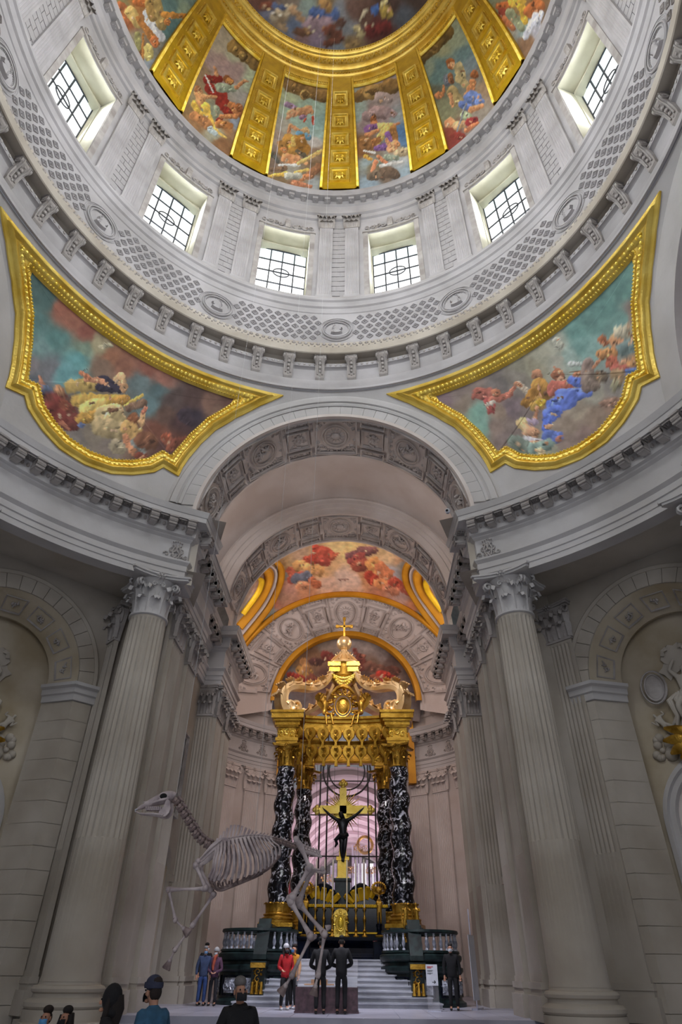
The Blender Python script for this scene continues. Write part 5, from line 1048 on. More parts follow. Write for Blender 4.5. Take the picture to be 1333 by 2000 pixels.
for side, (ct, st_), lab in (('west', LP, 'pendentive fresco of a robed saint writing, reddish clouds and teal sky'), ('east', RPn, 'pendentive fresco of a saint in blue robe painting, grey clouds')):
    poly, T = corner_frame(side)
    area2 = sum(poly[i-1][0]*poly[i][1]-poly[i][0]*poly[i-1][1] for i in range(len(poly)))
    sgn = 1 if area2 > 0 else -1
    fr = [(0, 0), (0, .07), (.13, .09), (.15, .16), (.21, .2), (.27, .15), (.29, .10), (.33, .10), (.36, .15), (.46, .15), (.50, .09), (.53, .08), (.56, .14), (.62, .12), (.66, .04)]
    mb = MB(); rings = [offset_poly(poly, o_*.95*sgn) for o_, _ in fr]; n_ = len(poly); mb.T = T
    mb.add([(x, y, fr[j][1]) for j, r_ in enumerate(rings) for x, y in r_], [(j*n_+i, j*n_+(i+1) % n_, (j+1)*n_+(i+1) % n_, (j+1)*n_+i) for j in range(len(fr)-1) for i in range(n_)])
    fo = mb.build('picture_frame', GLD, None, 40); tag(fo, 'gilded moulded frame of the fresco with the %s' % ('robed saint writing' if side == 'west' else 'saint in the blue robe'), 'frame', 'gilded pendentive frames')
    mb = MB(); mb.T = T
    for off, sz, st2 in ((.41, .07, .16), (.59, .045, .11)):
        r_ = offset_poly(poly, off*.95*sgn)
        for i in range(n_):
            p, q = r_[i], r_[(i+1) % n_]; L = hypot(q[0]-p[0], q[1]-p[1]); k = max(1, int(L/st2))
            for j in range(k): mb.ball((p[0]+(q[0]-p[0])*(j+.5)/k, p[1]+(q[1]-p[1])*(j+.5)/k, .14), (sz, sz, .05), 5, 3)
    mb.build('bead_and_leaf_moulding', GLR, fo)
    inner = offset_poly(poly, .64*.95*sgn); cx, cy = 0, 20.9; N_ = 84
    fine = []
    for i in range(n_):
        p, q = inner[i], inner[(i+1) % n_]; fine += [(p[0]+(q[0]-p[0])*j/4, p[1]+(q[1]-p[1])*j/4) for j in range(4)]
    m_ = len(fine); vs = [T(cx+(x-cx)*j/N_, cy+(y-cy)*j/N_, .03) for j in range(1, N_+1) for x, y in fine]+[T(cx, cy, .03)]
    fs = [((j-1)*m_+i, (j-1)*m_+(i+1) % m_, j*m_+(i+1) % m_, j*m_+i) for j in range(1, N_) for i in range(m_)]+[(i, (i+1) % m_, len(vs)-1) for i in range(m_)]
    paint_mesh('pendentive_fresco', vs, fs, ct, st_, 1.15, lab, warp=2.6, ws=.09, sc=.5)
# ---- sanctuary vault
VA = cvt(460, 1040, 3.174, [(300, 200, (176, 144, 96)), (420, 110, (170, 140, 110)), (480, 90, (180, 146, 100)), (640, 70, (214, 186, 122)), (700, 110, (218, 186, 116)), (900, 100, (190, 160, 110)), (960, 140, (204, 172, 124)), (1020, 180, (190, 150, 110)), (1040, 210, (150, 150, 140)), (980, 250, (150, 148, 150)), (600, 200, (200, 160, 110)), (660, 280, (200, 172, 152)), (740, 300, (204, 172, 150)), (580, 300, (196, 160, 136)), (560, 240, (200, 156, 104)), (330, 330, (180, 130, 110)), (280, 400, (160, 120, 96)), (200, 480, (130, 150, 150)), (240, 430, (176, 110, 84)), (300, 260, (140, 140, 130)), (440, 320, (190, 130, 90)), (900, 330, (180, 116, 84)), (1040, 380, (160, 130, 120)), (1120, 430, (190, 124, 84)), (1180, 500, (120, 140, 144)), (870, 240, (200, 140, 90)), (800, 280, (190, 130, 84))],
 [(440, 170, 520, 150, 26, 36, (170, 70, 50)), (500, 90, 500, 160, 20, 34, (176, 66, 48)), (540, 120, 600, 150, 40, 30, (178, 76, 56)), (600, 150, 640, 130, 16, 8, (180, 90, 60)), (540, 180, 570, 190, 34, 26, (150, 64, 50)), (380, 210, 420, 200, 34, 30, (190, 140, 80)), (460, 220, 520, 240, 34, 34, (196, 144, 84)), (340, 240, 360, 280, 26, 30, (170, 84, 60)), (350, 290, 400, 270, 30, 30, (176, 80, 60)), (380, 290, 450, 270, 34, 30, (92, 98, 112)), (400, 330, 430, 330, 30, 24, (196, 130, 90)), (480, 300, 510, 320, 24, 30, (176, 96, 60)), (700, 150, 760, 130, 24, 30, (120, 76, 76)), (780, 120, 860, 110, 34, 24, (124, 80, 78)), (720, 180, 780, 150, 24, 30, (150, 70, 62)), (740, 210, 790, 200, 34, 40, (160, 80, 60)), (850, 190, 880, 220, 44, 40, (206, 140, 76)), (830, 270, 850, 290, 36, 40, (176, 64, 44)), (900, 220, 940, 260, 36, 40, (190, 112, 70)), (880, 310, 940, 330, 30, 34, (200, 126, 74)), (980, 310, 1010, 330, 36, 34, (172, 70, 50)), (1040, 340, 1080, 380, 26, 18, (166, 80, 60)), (940, 350, 1000, 370, 26, 26, (176, 110, 80)), (640, 290, 680, 294, 5, 6, (130, 96, 84)), (680, 294, 700, 286, 6, 3, (130, 96, 84))])
vs, fs = gridmesh(lambda u, v: (lambda y, f: ((RV(y))*sin(f), y, 16+RV(y)*cos(f)))(20.86+(32.0-20.86)*v, rad(-96+192*u)), 260, 90)
paint_mesh('vault_fresco', vs, fs, *VA, 1.2, 'warm red and gold ceiling fresco of the sanctuary vault between the arches', warp=1.8, ws=.14, sc=.3)
LU = cvt(460, 1040, 3.174, [(700, 680, (130, 118, 112)), (850, 690, (140, 126, 118)), (560, 700, (126, 110, 96)), (480, 760, (120, 86, 60)), (400, 800, (130, 96, 62)), (360, 860, (116, 110, 106)), (330, 950, (96, 80, 76)), (300, 1000, (100, 96, 100)), (900, 760, (120, 106, 100)), (960, 800, (96, 74, 66)), (1030, 880, (110, 90, 80)), (1060, 980, (96, 84, 84)), (860, 820, (110, 86, 70)), (600, 900, (90, 60, 50)), (800, 900, (84, 62, 54)), (660, 1100, (130, 116, 110)), (1000, 1080, (100, 92, 90))],
 [(340, 890, 440, 900, 20, 40, (150, 54, 40)), (400, 850, 450, 870, 26, 34, (176, 130, 64)), (420, 800, 440, 840, 20, 26, (170, 120, 70)), (560, 760, 600, 790, 30, 34, (110, 48, 40)), (480, 800, 520, 800, 26, 26, (80, 50, 44)), (740, 730, 745, 750, 14, 16, (120, 60, 50)), (770, 780, 780, 830, 30, 34, (110, 56, 46)), (800, 770, 790, 760, 12, 8, (150, 90, 70)), (830, 830, 900, 850, 34, 30, (106, 70, 56)), (900, 900, 960, 890, 40, 36, (160, 48, 36)), (960, 850, 1010, 860, 26, 24, (96, 58, 46)), (850, 890, 880, 910, 16, 20, (150, 80, 56)), (1000, 930, 1040, 950, 26, 20, (110, 70, 60)), (470, 900, 500, 920, 26, 26, (120, 66, 50))])
vs, fs = gridmesh(lambda u, v: (lambda f: (5.3*v*sin(f), 36.4-.6*v*v, 17.3+5.3*v*cos(f)))(rad(-103+206*u)), 150, 50)
paint_mesh('lunette_fresco', vs, fs, *LU, 1.25, 'dark lunette painting with red robed figures behind the canopy orb', warp=2, ws=.14, sc=.3)
# ---------------------------------------------------------------- baldachin
BX = 0.10
t = thing('baldachin', 'gilded altar canopy on twisted black marble columns with scrolls, orb and cross', 'canopy', (BX, 23.5, 2.36))
def sub(mb, name, m, parent=t, smooth=35, label=None):
    o = mb.build(name, m, parent, smooth)
    if label: o['label'] = label
    return o
D = 2.36
def twisted_shaft():
    mb = MB(); n = 28; H = 5.65; K = 110
    def ring(i):
        z = H*i/K; ph = 2*pi*z/1.12; r = .47*(1-.12*z/H); off = .06*min(1, z/.3, (H-z)/.3); cx, cy = off*cos(ph), off*sin(ph)
        return [(cx+r*cos(2*pi*k/n), cy+r*sin(2*pi*k/n), z) for k in range(n)]
    rings = [ring(i) for i in range(K+1)]
    mb.add([p for q in rings for p in q], [(i*n+k, i*n+(k+1) % n, (i+1)*n+(k+1) % n, (i+1)*n+k) for i in range(K) for k in range(n)]); return mb
tw = None
for i, (x, y) in enumerate(((-2.72, 0), (2.72, 0), (-2.2, 4.6), (2.2, 4.6))):
    c = bpy.data.objects.new('twisted_column', None); COL.objects.link(c); c.parent = t; c.matrix_basis = Matrix.Translation((x, y, 0)) @ Matrix.Rotation(i*1.3, 4, 'Z')
    if not tw:
        a = twisted_shaft().build('shaft', MRB, c); a.matrix_basis = Matrix.Translation((0, 0, 1.9))
        b = MB(); b.lathe([(r_, z+1.22) for r_, z in attic_base(.50, .38)], 32); b.lathe([(.50, 1.58), (.53, 1.62), (.52, 1.9), (.47, 1.96)], 32)
        for k in range(12):
            q = 2*pi*k/12; vs, fs = acanthus(.42, .11, .12, nv=5); cc, ss = cos(q), sin(q); b.add([(.50*ss+u*cc-v*ss*1, -.50*cc+u*ss+v*cc, 1.55+w) for u, v, w in vs], fs)
        b = b.build('base', GLB, c)
        p = MB(); p.box(-.72, .72, -.72, .72, 1.08, 1.22); p = p.build('plinth', GLC, c, 0)
        e = capital_mesh(.40, 1.02).build('capital', GLB, c); e.matrix_basis = Matrix.Translation((0, 0, 7.52)); tw = (a, b, p, e)
    else:
        for o_ in tw: inst(o_.name.split('.')[0], o_.data, c, o_.matrix_basis.copy())
    p = MB(); p.box(x-.66, x+.66, y-.66, y+.66, .0, .12); p.box(x-.6, x+.6, y-.6, y+.6, .12, .95); p.box(x-.68, x+.68, y-.68, y+.68, .95, 1.08)
    sub(p, 'pedestal', GRN, t, 0)
# entablature blocks above the columns and a curved cornice between
for (x, y) in ((-2.72, 0), (2.72, 0), (-2.2, 4.6), (2.2, 4.6)):
    mb = MB()
    for z0, z1, w in ((8.55, 8.68, .52), (8.68, 8.82, .56), (8.82, 9.35, .46), (9.35, 9.42, .56), (9.42, 9.6, .62), (9.6, 9.72, .7), (9.72, 9.98, .80), (9.98, 10.1, .86)): mb.box(x-w, x+w, y-w, y+w, z0, z1)
    b = sub(mb, 'entablature_block', GLC, t, 0)
    mb = MB()
    for sx_, sy_, rz in ((0, -1, 0), (1, 0, 90), (-1, 0, -90)):
        M = Matrix.Rotation(rad(rz), 4, 'Z'); q = MB(); foliage(q, -.42, .42, -.24, .24, .06, int(x*3+y), 3)
        for k in range(9): q.ball((-.5+.125*k, .40, .06), (.05, .06, .07), 5, 3)
        mb.add([tuple(Vector((x, y, 9.08))+(M @ Vector((a, -.46-c_, b_)))) for a, b_, c_ in q.v], q.f)
    mb.build('frieze_relief', GLR, b)
def lintel(y0, bow, z0, h, name, m, x0=-2.2, x1=2.2):
    mb = MB(); pts = []
    for i in range(21): u = i/20; pts.append((x0+(x1-x0)*u, y0-bow*.5*(1-(2*u-1)**2)))
    pr_ = [(-.3, z0), (.05, z0), (.07, z0+.1*h), (.02, z0+.15*h), (.02, z0+.6*h), (.1, z0+.65*h), (.12, z0+.8*h), (.24, z0+.85*h), (.26, z0+h), (-.3, z0+h)]
    mb.sweep(pts, pr_); return sub(mb, name, m)
lintel(.15, -.55, 9.30, .78, 'front_cornice', GLC); lintel(.25, -.55, 8.62, .26, 'front_architrave', GLC); lintel(4.5, .1, 8.9, .9, 'rear_cornice', GLC, -1.9, 1.9)
for sg in (-1, 1):
    mb = MB(); pts = [(sg*2.72, .5), (sg*2.2, 4.1)]; pts = pts if sg < 0 else pts[::-1]
    mb.sweep(pts[::-1] if sg > 0 else pts[::-1], [(-.25, 9.3), (.2, 9.3), (.22, 9.8), (.3, 9.85), (.3, 10.05), (-.25, 10.05)]); sub(mb, 'side_cornice', GLC)
# hanging lambrequin tabs
def tab(w, h):
    mb = MB(); P = [(-w*.32, 0), (-w*.5, -h*.2), (-w*.46, -h*.42), (-w*.2, -h*.6), (-w*.08, -h*.72), (-w*.14, -h), (w*.14, -h), (w*.08, -h*.72), (w*.2, -h*.6), (w*.46, -h*.42), (w*.5, -h*.2), (w*.32, 0)]
    n_ = len(P); mb.add([(x, -.03, z) for x, z in P]+[(x*.9, -.07, z*.98-.01) for x, z in P]+[(x, .03, z) for x, z in P], [tuple(range(n_, 2*n_))]+[(i, (i+1) % n_, n_+(i+1) % n_, n_+i) for i in range(n_)]+[(2*n_+i, 2*n_+(i+1) % n_, (i+1) % n_, i) for i in range(n_)]+[tuple(range(3*n_-1, 2*n_-1, -1))])
    M2 = MB(); oval_ring(M2, 0, -h*.22, w*.2, w*.24, .03, .04, 12); rosette(M2, 0, -h*.22, w*.15, .05, 6); leaf2(M2, 0, -h*.38, -pi/2, h*.22, w*.14, .05)
    mb.add([(x, -.07-z, y) for x, y, z in M2.v], M2.f); return mb
tb = None
for row, (zz, n_, bow, y0, span) in enumerate(((9.38, 8, -.55, -.12, 2.25), (8.58, 8, -.55, .02, 2.1))):
    for i in range(n_):
        u = i/(n_-1)*2-1; x = u*span; y = y0-bow*.5*(1-u*u)-.28; ang = atan2(2*bow*u, span)*1.0
        M = Matrix.Translation((x, y, zz)) @ Matrix.Rotation(-ang*.6, 4, 'Z')
        if tb is None: tb = sub(tab(.62, .98), 'lambrequin', GLC); tb.matrix_basis = M
        else: inst('lambrequin', tb.data, t, M)
for i in range(5):
    for sg in (-1, 1): inst('lambrequin', tb.data, t, Matrix.Translation((sg*(2.55-.1*i), .9+.72*i, 8.58 if i % 1 == 0 else 9)) @ Matrix.Rotation(rad(90*sg), 4, 'Z'))
# four scrolled brackets rising to the crown
def bracket(x, y, name):
    cx, cy = 0, 2.3; dx, dy = cx-x, cy-y; L = hypot(dx, dy); ux, uy = dx/L, dy/L; px, py = -uy, ux
    prof = [(-.25, 10.15), (-.50, 10.5), (-.55, 10.95), (-.38, 11.35), (0, 11.6), (.5, 11.72), (1.1, 11.78), (1.7, 11.95), (2.2, 12.35), (2.6, 12.95), (2.75, 13.3)]
    prof = spline(prof, 34); mb = MB(); k = len(prof); vs = []
    for i, (a, z) in enumerate(prof):
        tt = i/(k-1); b = prof[min(i+1, k-1)]; c = prof[max(i-1, 0)]; tx, tz = b[0]-c[0], b[1]-c[1]; l_ = hypot(tx, tz); nx, nz = -tz/l_, tx/l_; w = .40-.20*tt; th = .52-.30*tt
        for sw, sh in ((-w, 0), (-w*.8, th*.5), (0, th*.35), (w*.8, th*.5), (w, 0), (w*.8, -th*.5), (-w*.8, -th*.5)): vs.append((x+ux*(a+nx*sh)+px*sw, y+uy*(a+nx*sh)+py*sw, z+nz*sh))
    mb.add(vs, [(i*7+j, i*7+(j+1) % 7, (i+1)*7+(j+1) % 7, (i+1)*7+j) for i in range(k-1) for j in range(7)]+[tuple(range(7)), tuple((k-1)*7+j for j in range(7))])
    br = sub(mb, name, GLP)
    mb = MB()
    for (a0, z0, r0, sg) in ((.15, 10.55, .42, 1), (-.15, 10.42, .26, -1)):
        for sw in (-.3, .3):
            pts = spiral((a0, z0), r0, 1.3, 16, sg, pi*.9); mb.tube([(x+ux*a+px*sw, y+uy*a+py*sw, z) for a, z in pts], [.15*(1-.5*i/17) for i in range(17)], 6)
    mb.lathe([(.12, -.34), (.2, -.3), (.2, .3), (.12, .34)], 12, (x+ux*.15, y+uy*.15, 10.55), axis='x' if abs(px) > .5 else 'y')
    for i in range(3, k-2, 2):
        a, z = prof[i]; b = prof[i+1]; l_ = hypot(b[0]-a, b[1]-z); nx, nz = -(b[1]-z)/l_, (b[0]-a)/l_
        for sw in (-.13, 0, .13): mb.ball((x+ux*(a+nx*.15)+px*sw, y+uy*(a+nx*.15)+py*sw, z+nz*.15), (.055, .055, .055), 5, 4)
    lf, lff = acanthus(.75, .2, .3, nv=6)
    for i in (3, 6, 9, 12, 16, 20, 24):              # leaves wrapping the back of the scroll
        a, z = prof[i]; b = prof[i+1]; l_ = hypot(b[0]-a, b[1]-z); tx, tz = (b[0]-a)/l_, (b[1]-z)/l_; nx, nz = -tz, tx
        for sw in (-.2, 0, .2):
            k_ = .75-.012*i
            mb.add([(x+ux*(a+nx*(.10-q1*.9)+tx*q2*k_)+px*(sw+q0*.8), y+uy*(a+nx*(.10-q1*.9)+tx*q2*k_)+py*(sw+q0*.8), z+nz*(.10-q1*.9)+tz*q2*k_) for q0, q1, q2 in lf], lff)
    vs, fs = acanthus(1.0, .26, .25, nv=8); q = atan2(-uy, -ux)+pi/2
    mb.add([(x-ux*.45+a*px+b*-ux*-1*.5, y-uy*.45+a*py+b*uy*.5, 10.15+c_) for a, b, c_ in vs], fs)
    mb.ball((x+ux*1.3, y+uy*1.3, 12.02), (.15, .15, .15), 8, 6)
    mb.build('scroll_ornament', GLP, br)
for x, y in ((-2.72, 0), (2.72, 0), (-2.2, 4.6), (2.2, 4.6)): bracket(x, y, 'scroll_bracket')
# crown, dome, orb and cross
mb = MB(); cy = 2.3
for q in range(4): a = pi/4+q*pi/2; mb.box(.72*cos(a)-.3, .72*cos(a)+.3, cy+.72*sin(a)-.3, cy+.72*sin(a)+.3, 13.05, 13.35); mb.box(.74*cos(a)-.36, .74*cos(a)+.36, cy+.74*sin(a)-.36, cy+.74*sin(a)+.36, 13.35, 13.6)
mb.lathe([(.55, 12.6), (.8, 12.9), (.86, 13.5), (.95, 13.62)], 16, (0, cy, 0)); sub(mb, 'crown', GLC, t, 30)
mb = MB(); mb.lathe([(.95, 13.6), (.9, 13.75), (.62, 13.95), (.4, 14.2), (.3, 14.5), (.2, 14.56), (.17, 14.66)], 20, (0, cy, 0))
for k in range(10): a = 2*pi*k/10; mb.tube([(.9*cos(a), cy+.9*sin(a), 13.75), (.66*cos(a), cy+.66*sin(a), 14.05), (.4*cos(a), cy+.4*sin(a), 14.28), (.5*cos(a), cy+.5*sin(a), 14.42)], [.07, .06, .05, .03], 5)
sub(mb, 'small_dome', GLP)
mb = MB(); mb.ball((0, cy, 15.08), .44, 24, 16); sub(mb, 'orb', GLP)
mb = MB(); mb.box(-.055, .055, cy-.05, cy+.05, 15.45, 16.65); mb.box(-.42, .42, cy-.05, cy+.05, 16.12, 16.24)
for x, z in ((-.42, 16.18), (.42, 16.18), (0, 16.68)): mb.box(x-.09, x+.09, cy-.06, cy+.06, z-.09, z+.09)
sub(mb, 'cross', GLC, t, 0)
mb = MB()                                              # garland under the crown
for k in range(3):
    for i in range(13): u = i/12; mb.ball((-.62+1.24*u, cy-.78, 12.85-.5*sin(pi*u)*(.4+.4*k)), (.09, .08, .09), 6, 4)
sub(mb, 'garland', GLR)
# cartouche held by two seated angels
mb = MB(); q = MB(); q.ball((0, 0, .0), (.36, .46, .16), 18, 8); oval_ring(q, 0, 0, .46, .58, .1, .2, 24)
for k in range(14): a = 2*pi*k/14; leaf2(q, .52*cos(a), .66*sin(a), a+.5, .4, .14, .12); scroll(q, (.58*cos(a), .72*sin(a)), .13, 1, a, .05, 1, .05, 8)
q.tube([(-.6, .7, 0), (-.3, .98, .1), (0, 1.08, .12), (.3, .98, .1), (.6, .7, 0)], [.06, .1, .14, .1, .06], 6)
mb.add([(x, .62-z, 10.75+y) for x, y, z in q.v], q.f); sub(mb, 'cartouche', GLB)
# ---------------------------------------------------------------- skinned figures
def skin(name, J, E, m, parent=None, sub_=1, root=None, M=None, label=None):
    # J: name -> (pos, radius or (rx, ry)); E: pairs
    ks = list(J); idx = {k: i for i, k in enumerate(ks)}; me = bpy.data.meshes.new(name)
    me.from_pydata([tuple(M @ Vector(J[k][0])) if M else tuple(J[k][0]) for k in ks], [(idx[a], idx[b]) for a, b in E], [])
    o = bpy.data.objects.new(name, me); COL.objects.link(o); o.parent = parent; me.materials.append(m)
    md = o.modifiers.new('skin', 'SKIN'); md.use_smooth_shade = True
    for i, k in enumerate(ks):
        r = J[k][1]; me.skin_vertices[0].data[i].radius = (r, r) if not isinstance(r, tuple) else r
        me.skin_vertices[0].data[i].use_root = (k == (root or ks[0]))
    if sub_: s_ = o.modifiers.new('sub', 'SUBSURF'); s_.levels = sub_; s_.render_levels = sub_
    if label: o['label'] = label
    return o
def V(*a): return Vector(a)
def pose(H=1.75, lh=None, rh=None, le=None, re=None, lk=None, rk=None, lf=None, rf=None, lean=0, head=(0, 0), hips=None, turn=0):
    s_ = H/1.75; P = {}
    hy = hips or V(0, 0, .93); P['pelvis'] = hy
    up = V(turn*.02, lean, 1).normalized()
    P['waist'] = hy+up*.16; P['chest'] = hy+up*.38; P['neck'] = hy+up*.555; P['throat'] = P['neck']+up*.055
    P['skull'] = P['throat']+V(head[0], .03+head[1], .10); P['crown'] = P['skull']+V(head[0]*.4, .0+head[1]*.4, .09)
    for sg, n in ((-1, 'l'), (1, 'r')):
        P[n+'sh'] = P['chest']+V(sg*.185, 0, .12)
        e = {'l': le, 'r': re}[n]; h = {'l': lh, 'r': rh}[n]; k = {'l': lk, 'r': rk}[n]; f = {'l': lf, 'r': rf}[n]
        P[n+'el'] = e if e else P[n+'sh']+V(sg*.07, -.03, -.29); P[n+'ha'] = h if h else P[n+'el']+V(sg*.0, .05, -.25)
        P[n+'hip'] = hy+V(sg*.095, 0, -.05); P[n+'kn'] = k if k else V(sg*.10, .02, .49)
        P[n+'an'] = f if f else V(sg*.11, -.02, .085)
    return {k: v*s_ for k, v in P.items()}
def fingers(J, E, hand, d, side, s_=1.0, curl=.5):
    d = d.normalized(); sd = d.cross(V(0, 0, 1)); sd = (sd if sd.length > .1 else V(0, 1, 0)).normalized(); nrm = sd.cross(d)
    J['palm'+side] = (hand+d*.045*s_, (.040*s_, .020*s_)); E.append((side+'ha', 'palm'+side))
    for i, (off, L) in enumerate(((-.030, .060), (-.010, .072), (.010, .068), (.030, .052))):
        a = hand+d*.085*s_+sd*off*s_; b = a+(d*(1-curl*.4)+nrm*curl*.5)*L*.55*s_; c = b+(d*(1-curl)+nrm*curl)*L*.5*s_
        for k, p_ in enumerate((a, b, c)): J['f%s%d%d' % (side, i, k)] = (p_, .0095*s_)
        E += [('palm'+side, 'f%s%d0' % (side, i)), ('f%s%d0' % (side, i), 'f%s%d1' % (side, i)), ('f%s%d1' % (side, i), 'f%s%d2' % (side, i))]
    a = hand+d*.03*s_+sd*.045*s_*(-1); J['t%s0' % side] = (a, .012*s_); J['t%s1' % side] = (a+d*.035*s_-sd*.02*s_, .010*s_); E += [(side+'ha', 't%s0' % side), ('t%s0' % side, 't%s1' % side)]
def body(P, s_=1.0, m=None, parent=None, name='body', hands=True, nude=False, M=None, q=1.0):
    J = {'pelvis': (P['pelvis'], (.14*s_*q, .10*s_*q)), 'waist': (P['waist'], (.12*s_*q, .085*s_*q)), 'chest': (P['chest'], (.15*s_*q, .10*s_*q)), 'neck': (P['neck'], .055*s_), 'throat': (P['throat'], .05*s_), 'skull': (P['skull'], (.078*s_, .095*s_)), 'crown': (P['crown'], (.065*s_, .08*s_))}
    E = [('pelvis', 'waist'), ('waist', 'chest'), ('chest', 'neck'), ('neck', 'throat'), ('throat', 'skull'), ('skull', 'crown')]
    for n in 'lr':
        J[n+'sh'] = (P[n+'sh'], .058*s_*q); J[n+'el'] = (P[n+'el'], .040*s_*q); J[n+'ha'] = (P[n+'ha'], .026*s_); J[n+'hip'] = (P[n+'hip'], .085*s_*q); J[n+'kn'] = (P[n+'kn'], .055*s_*q); J[n+'an'] = (P[n+'an'], .038*s_)
        J[n+'fo'] = (P[n+'an']+V(0, .13*s_, -.045*s_), .034*s_)
        E += [('chest', n+'sh'), (n+'sh', n+'el'), (n+'el', n+'ha'), ('pelvis', n+'hip'), (n+'hip', n+'kn'), (n+'kn', n+'an'), (n+'an', n+'fo')]
        if hands: fingers(J, E, P[n+'ha'], P[n+'ha']-P[n+'el'], n, s_)
    return skin(name, J, E, m, parent, 1, 'pelvis', M)
CM_ = {}
def cloth(c, rough=.85):
    if c not in CM_: CM_[c] = mat('cloth_%d' % len(CM_), tuple(int(x*.85) for x in c), c, rough, scale=9, bump=.15, bscale=40, coord='Object')
    return CM_[c]
SKN = mat('skin', (170, 122, 98), (190, 142, 116), .6, scale=4, coord='Object')
def person(label, u=None, v=None, pos=None, face=0, H=1.75, P=None, coat=(18, 18, 22), legs=(16, 16, 20), shoes=(14, 14, 16), hair=(30, 22, 18), hat=None, mask=None, hood=False, longhair=False, coatlen=-.12, skirt=None, group=None, skin_=None):
    s_ = H/1.75; t = thing('person', label, 'person', pos, face, group); P = P or pose(H)
    body(P, s_, SKN, t, q=.62)
    J = {'pelvis': (P['pelvis']+V(0, 0, coatlen*s_), (.185*s_, .145*s_)), 'mid': (P['pelvis']+V(0, 0, .05*s_), (.175*s_, .135*s_)), 'waist': (P['waist'], (.165*s_, .13*s_)), 'chest': (P['chest'], (.195*s_, .14*s_)), 'neck': (P['neck']+V(0, 0, -.01), (.085*s_, .085*s_)), 'collar': (P['throat']+V(0, 0, .0), .072*s_)}
    E = [('pelvis', 'mid'), ('mid', 'waist'), ('waist', 'chest'), ('chest', 'neck'), ('neck', 'collar')]
    for n in 'lr':
        w = P[n+'el']+(P[n+'ha']-P[n+'el'])*.93; J[n+'sh'] = (P[n+'sh'], .085*s_); J[n+'el'] = (P[n+'el'], .064*s_); J[n+'wr'] = (w, .046*s_); E += [('chest', n+'sh'), (n+'sh', n+'el'), (n+'el', n+'wr')]
    skin('coat', J, E, cloth(coat), t, 1, 'pelvis')
    J = {'pelvis': (P['pelvis'], (.155*s_, .12*s_)), 'c': (P['pelvis']+V(0, 0, -.06*s_), (.14*s_, .11*s_))}; E = [('pelvis', 'c')]
    for n in 'lr': J[n+'hip'] = (P[n+'hip'], .098*s_); J[n+'kn'] = (P[n+'kn'], .072*s_); J[n+'an'] = (P[n+'an']+V(0, 0, .01), .062*s_); E += [('c', n+'hip'), (n+'hip', n+'kn'), (n+'kn', n+'an')]
    skin('trousers', J, E, cloth(legs), t, 1, 'pelvis')
    for n in 'lr':
        a = P[n+'an']; skin('shoe', {'a': (a+V(0, -.04*s_, -.035*s_), (.045*s_, .045*s_)), 'b': (a+V(0, .06*s_, -.04*s_), (.048*s_, .042*s_)), 'c': (a+V(0, .16*s_, -.05*s_), (.045*s_, .03*s_))}, [('a', 'b'), ('b', 'c')], cloth(shoes, .5), t, 1)
    k = P['skull']; c = P['crown']
    mb = MB()                                          # nose, ears, chin
    mb.ball(k+V(0, .10*s_, -.005*s_), (.013*s_, .022*s_, .022*s_), 6, 5); mb.ball(k+V(0, .075*s_, -.075*s_), (.03*s_, .03*s_, .022*s_), 8, 5)
    for sg in (-1, 1): mb.ball(k+V(sg*.08*s_, 0, .0), (.012*s_, .024*s_, .032*s_), 6, 5)
    mb.build('face', SKN, t)
    mb = MB()
    for sg in (-1, 1): mb.ball(k+V(sg*.032*s_, .088*s_, .028*s_), .011*s_, 6, 5)
    mb.build('eye', SHD, t)
    if hat:
        mb = MB(); mb.ball(c+V(0, -.012*s_, .005*s_), (.094*s_, .108*s_, .092*s_), 14, 9); mb.lathe([(.103*s_, -.02*s_), (.11*s_, 0), (.107*s_, .04*s_)], 16, tuple(c+V(0, -.01*s_, -.02*s_)), sy=1.1); mb.build('hat', cloth(hat), t)
    if hair:
        mb = MB(); mb.ball(c+V(0, -.034*s_, .022*s_), (.080*s_, .090*s_, .062*s_), 14, 9); mb.ball(k+V(0, -.052*s_, .01*s_), (.082*s_, .062*s_, .09*s_), 12, 8)
        if longhair: mb.tube([k+V(0, -.06*s_, .06*s_), k+V(0, -.08*s_, -.08*s_), k+V(0, -.10*s_, -.24*s_)], [.09*s_, .10*s_, .05*s_], 10, flat=1.2); [mb.tube([k+V(sg*.08*s_, -.01*s_, .05*s_), k+V(sg*.10*s_, .0, -.1*s_), k+V(sg*.10*s_, .04*s_, -.26*s_)], [.03*s_, .04*s_, .02*s_], 7) for sg in (-1, 1)]
        mb.build('hair', cloth(hair), t)
    if hood: mb = MB(); mb.ball(k+V(0, -.03*s_, .04*s_), (.115*s_, .12*s_, .15*s_), 14, 9); mb.ball(k+V(0, -.05*s_, -.10*s_), (.12*s_, .10*s_, .08*s_), 12, 7); mb.build('hood', cloth(coat), t)
    if mask: mb = MB(); mb.grid(lambda a, b: tuple(k+V(.074*s_*sin((a-.5)*2.2), .012+(.10+.014*sin(pi*b))*s_*cos((a-.5)*1.9), (-.085+.085*b)*s_)), 8, 5); mb.build('face_mask', cloth(mask), t)
    return t, P, s_
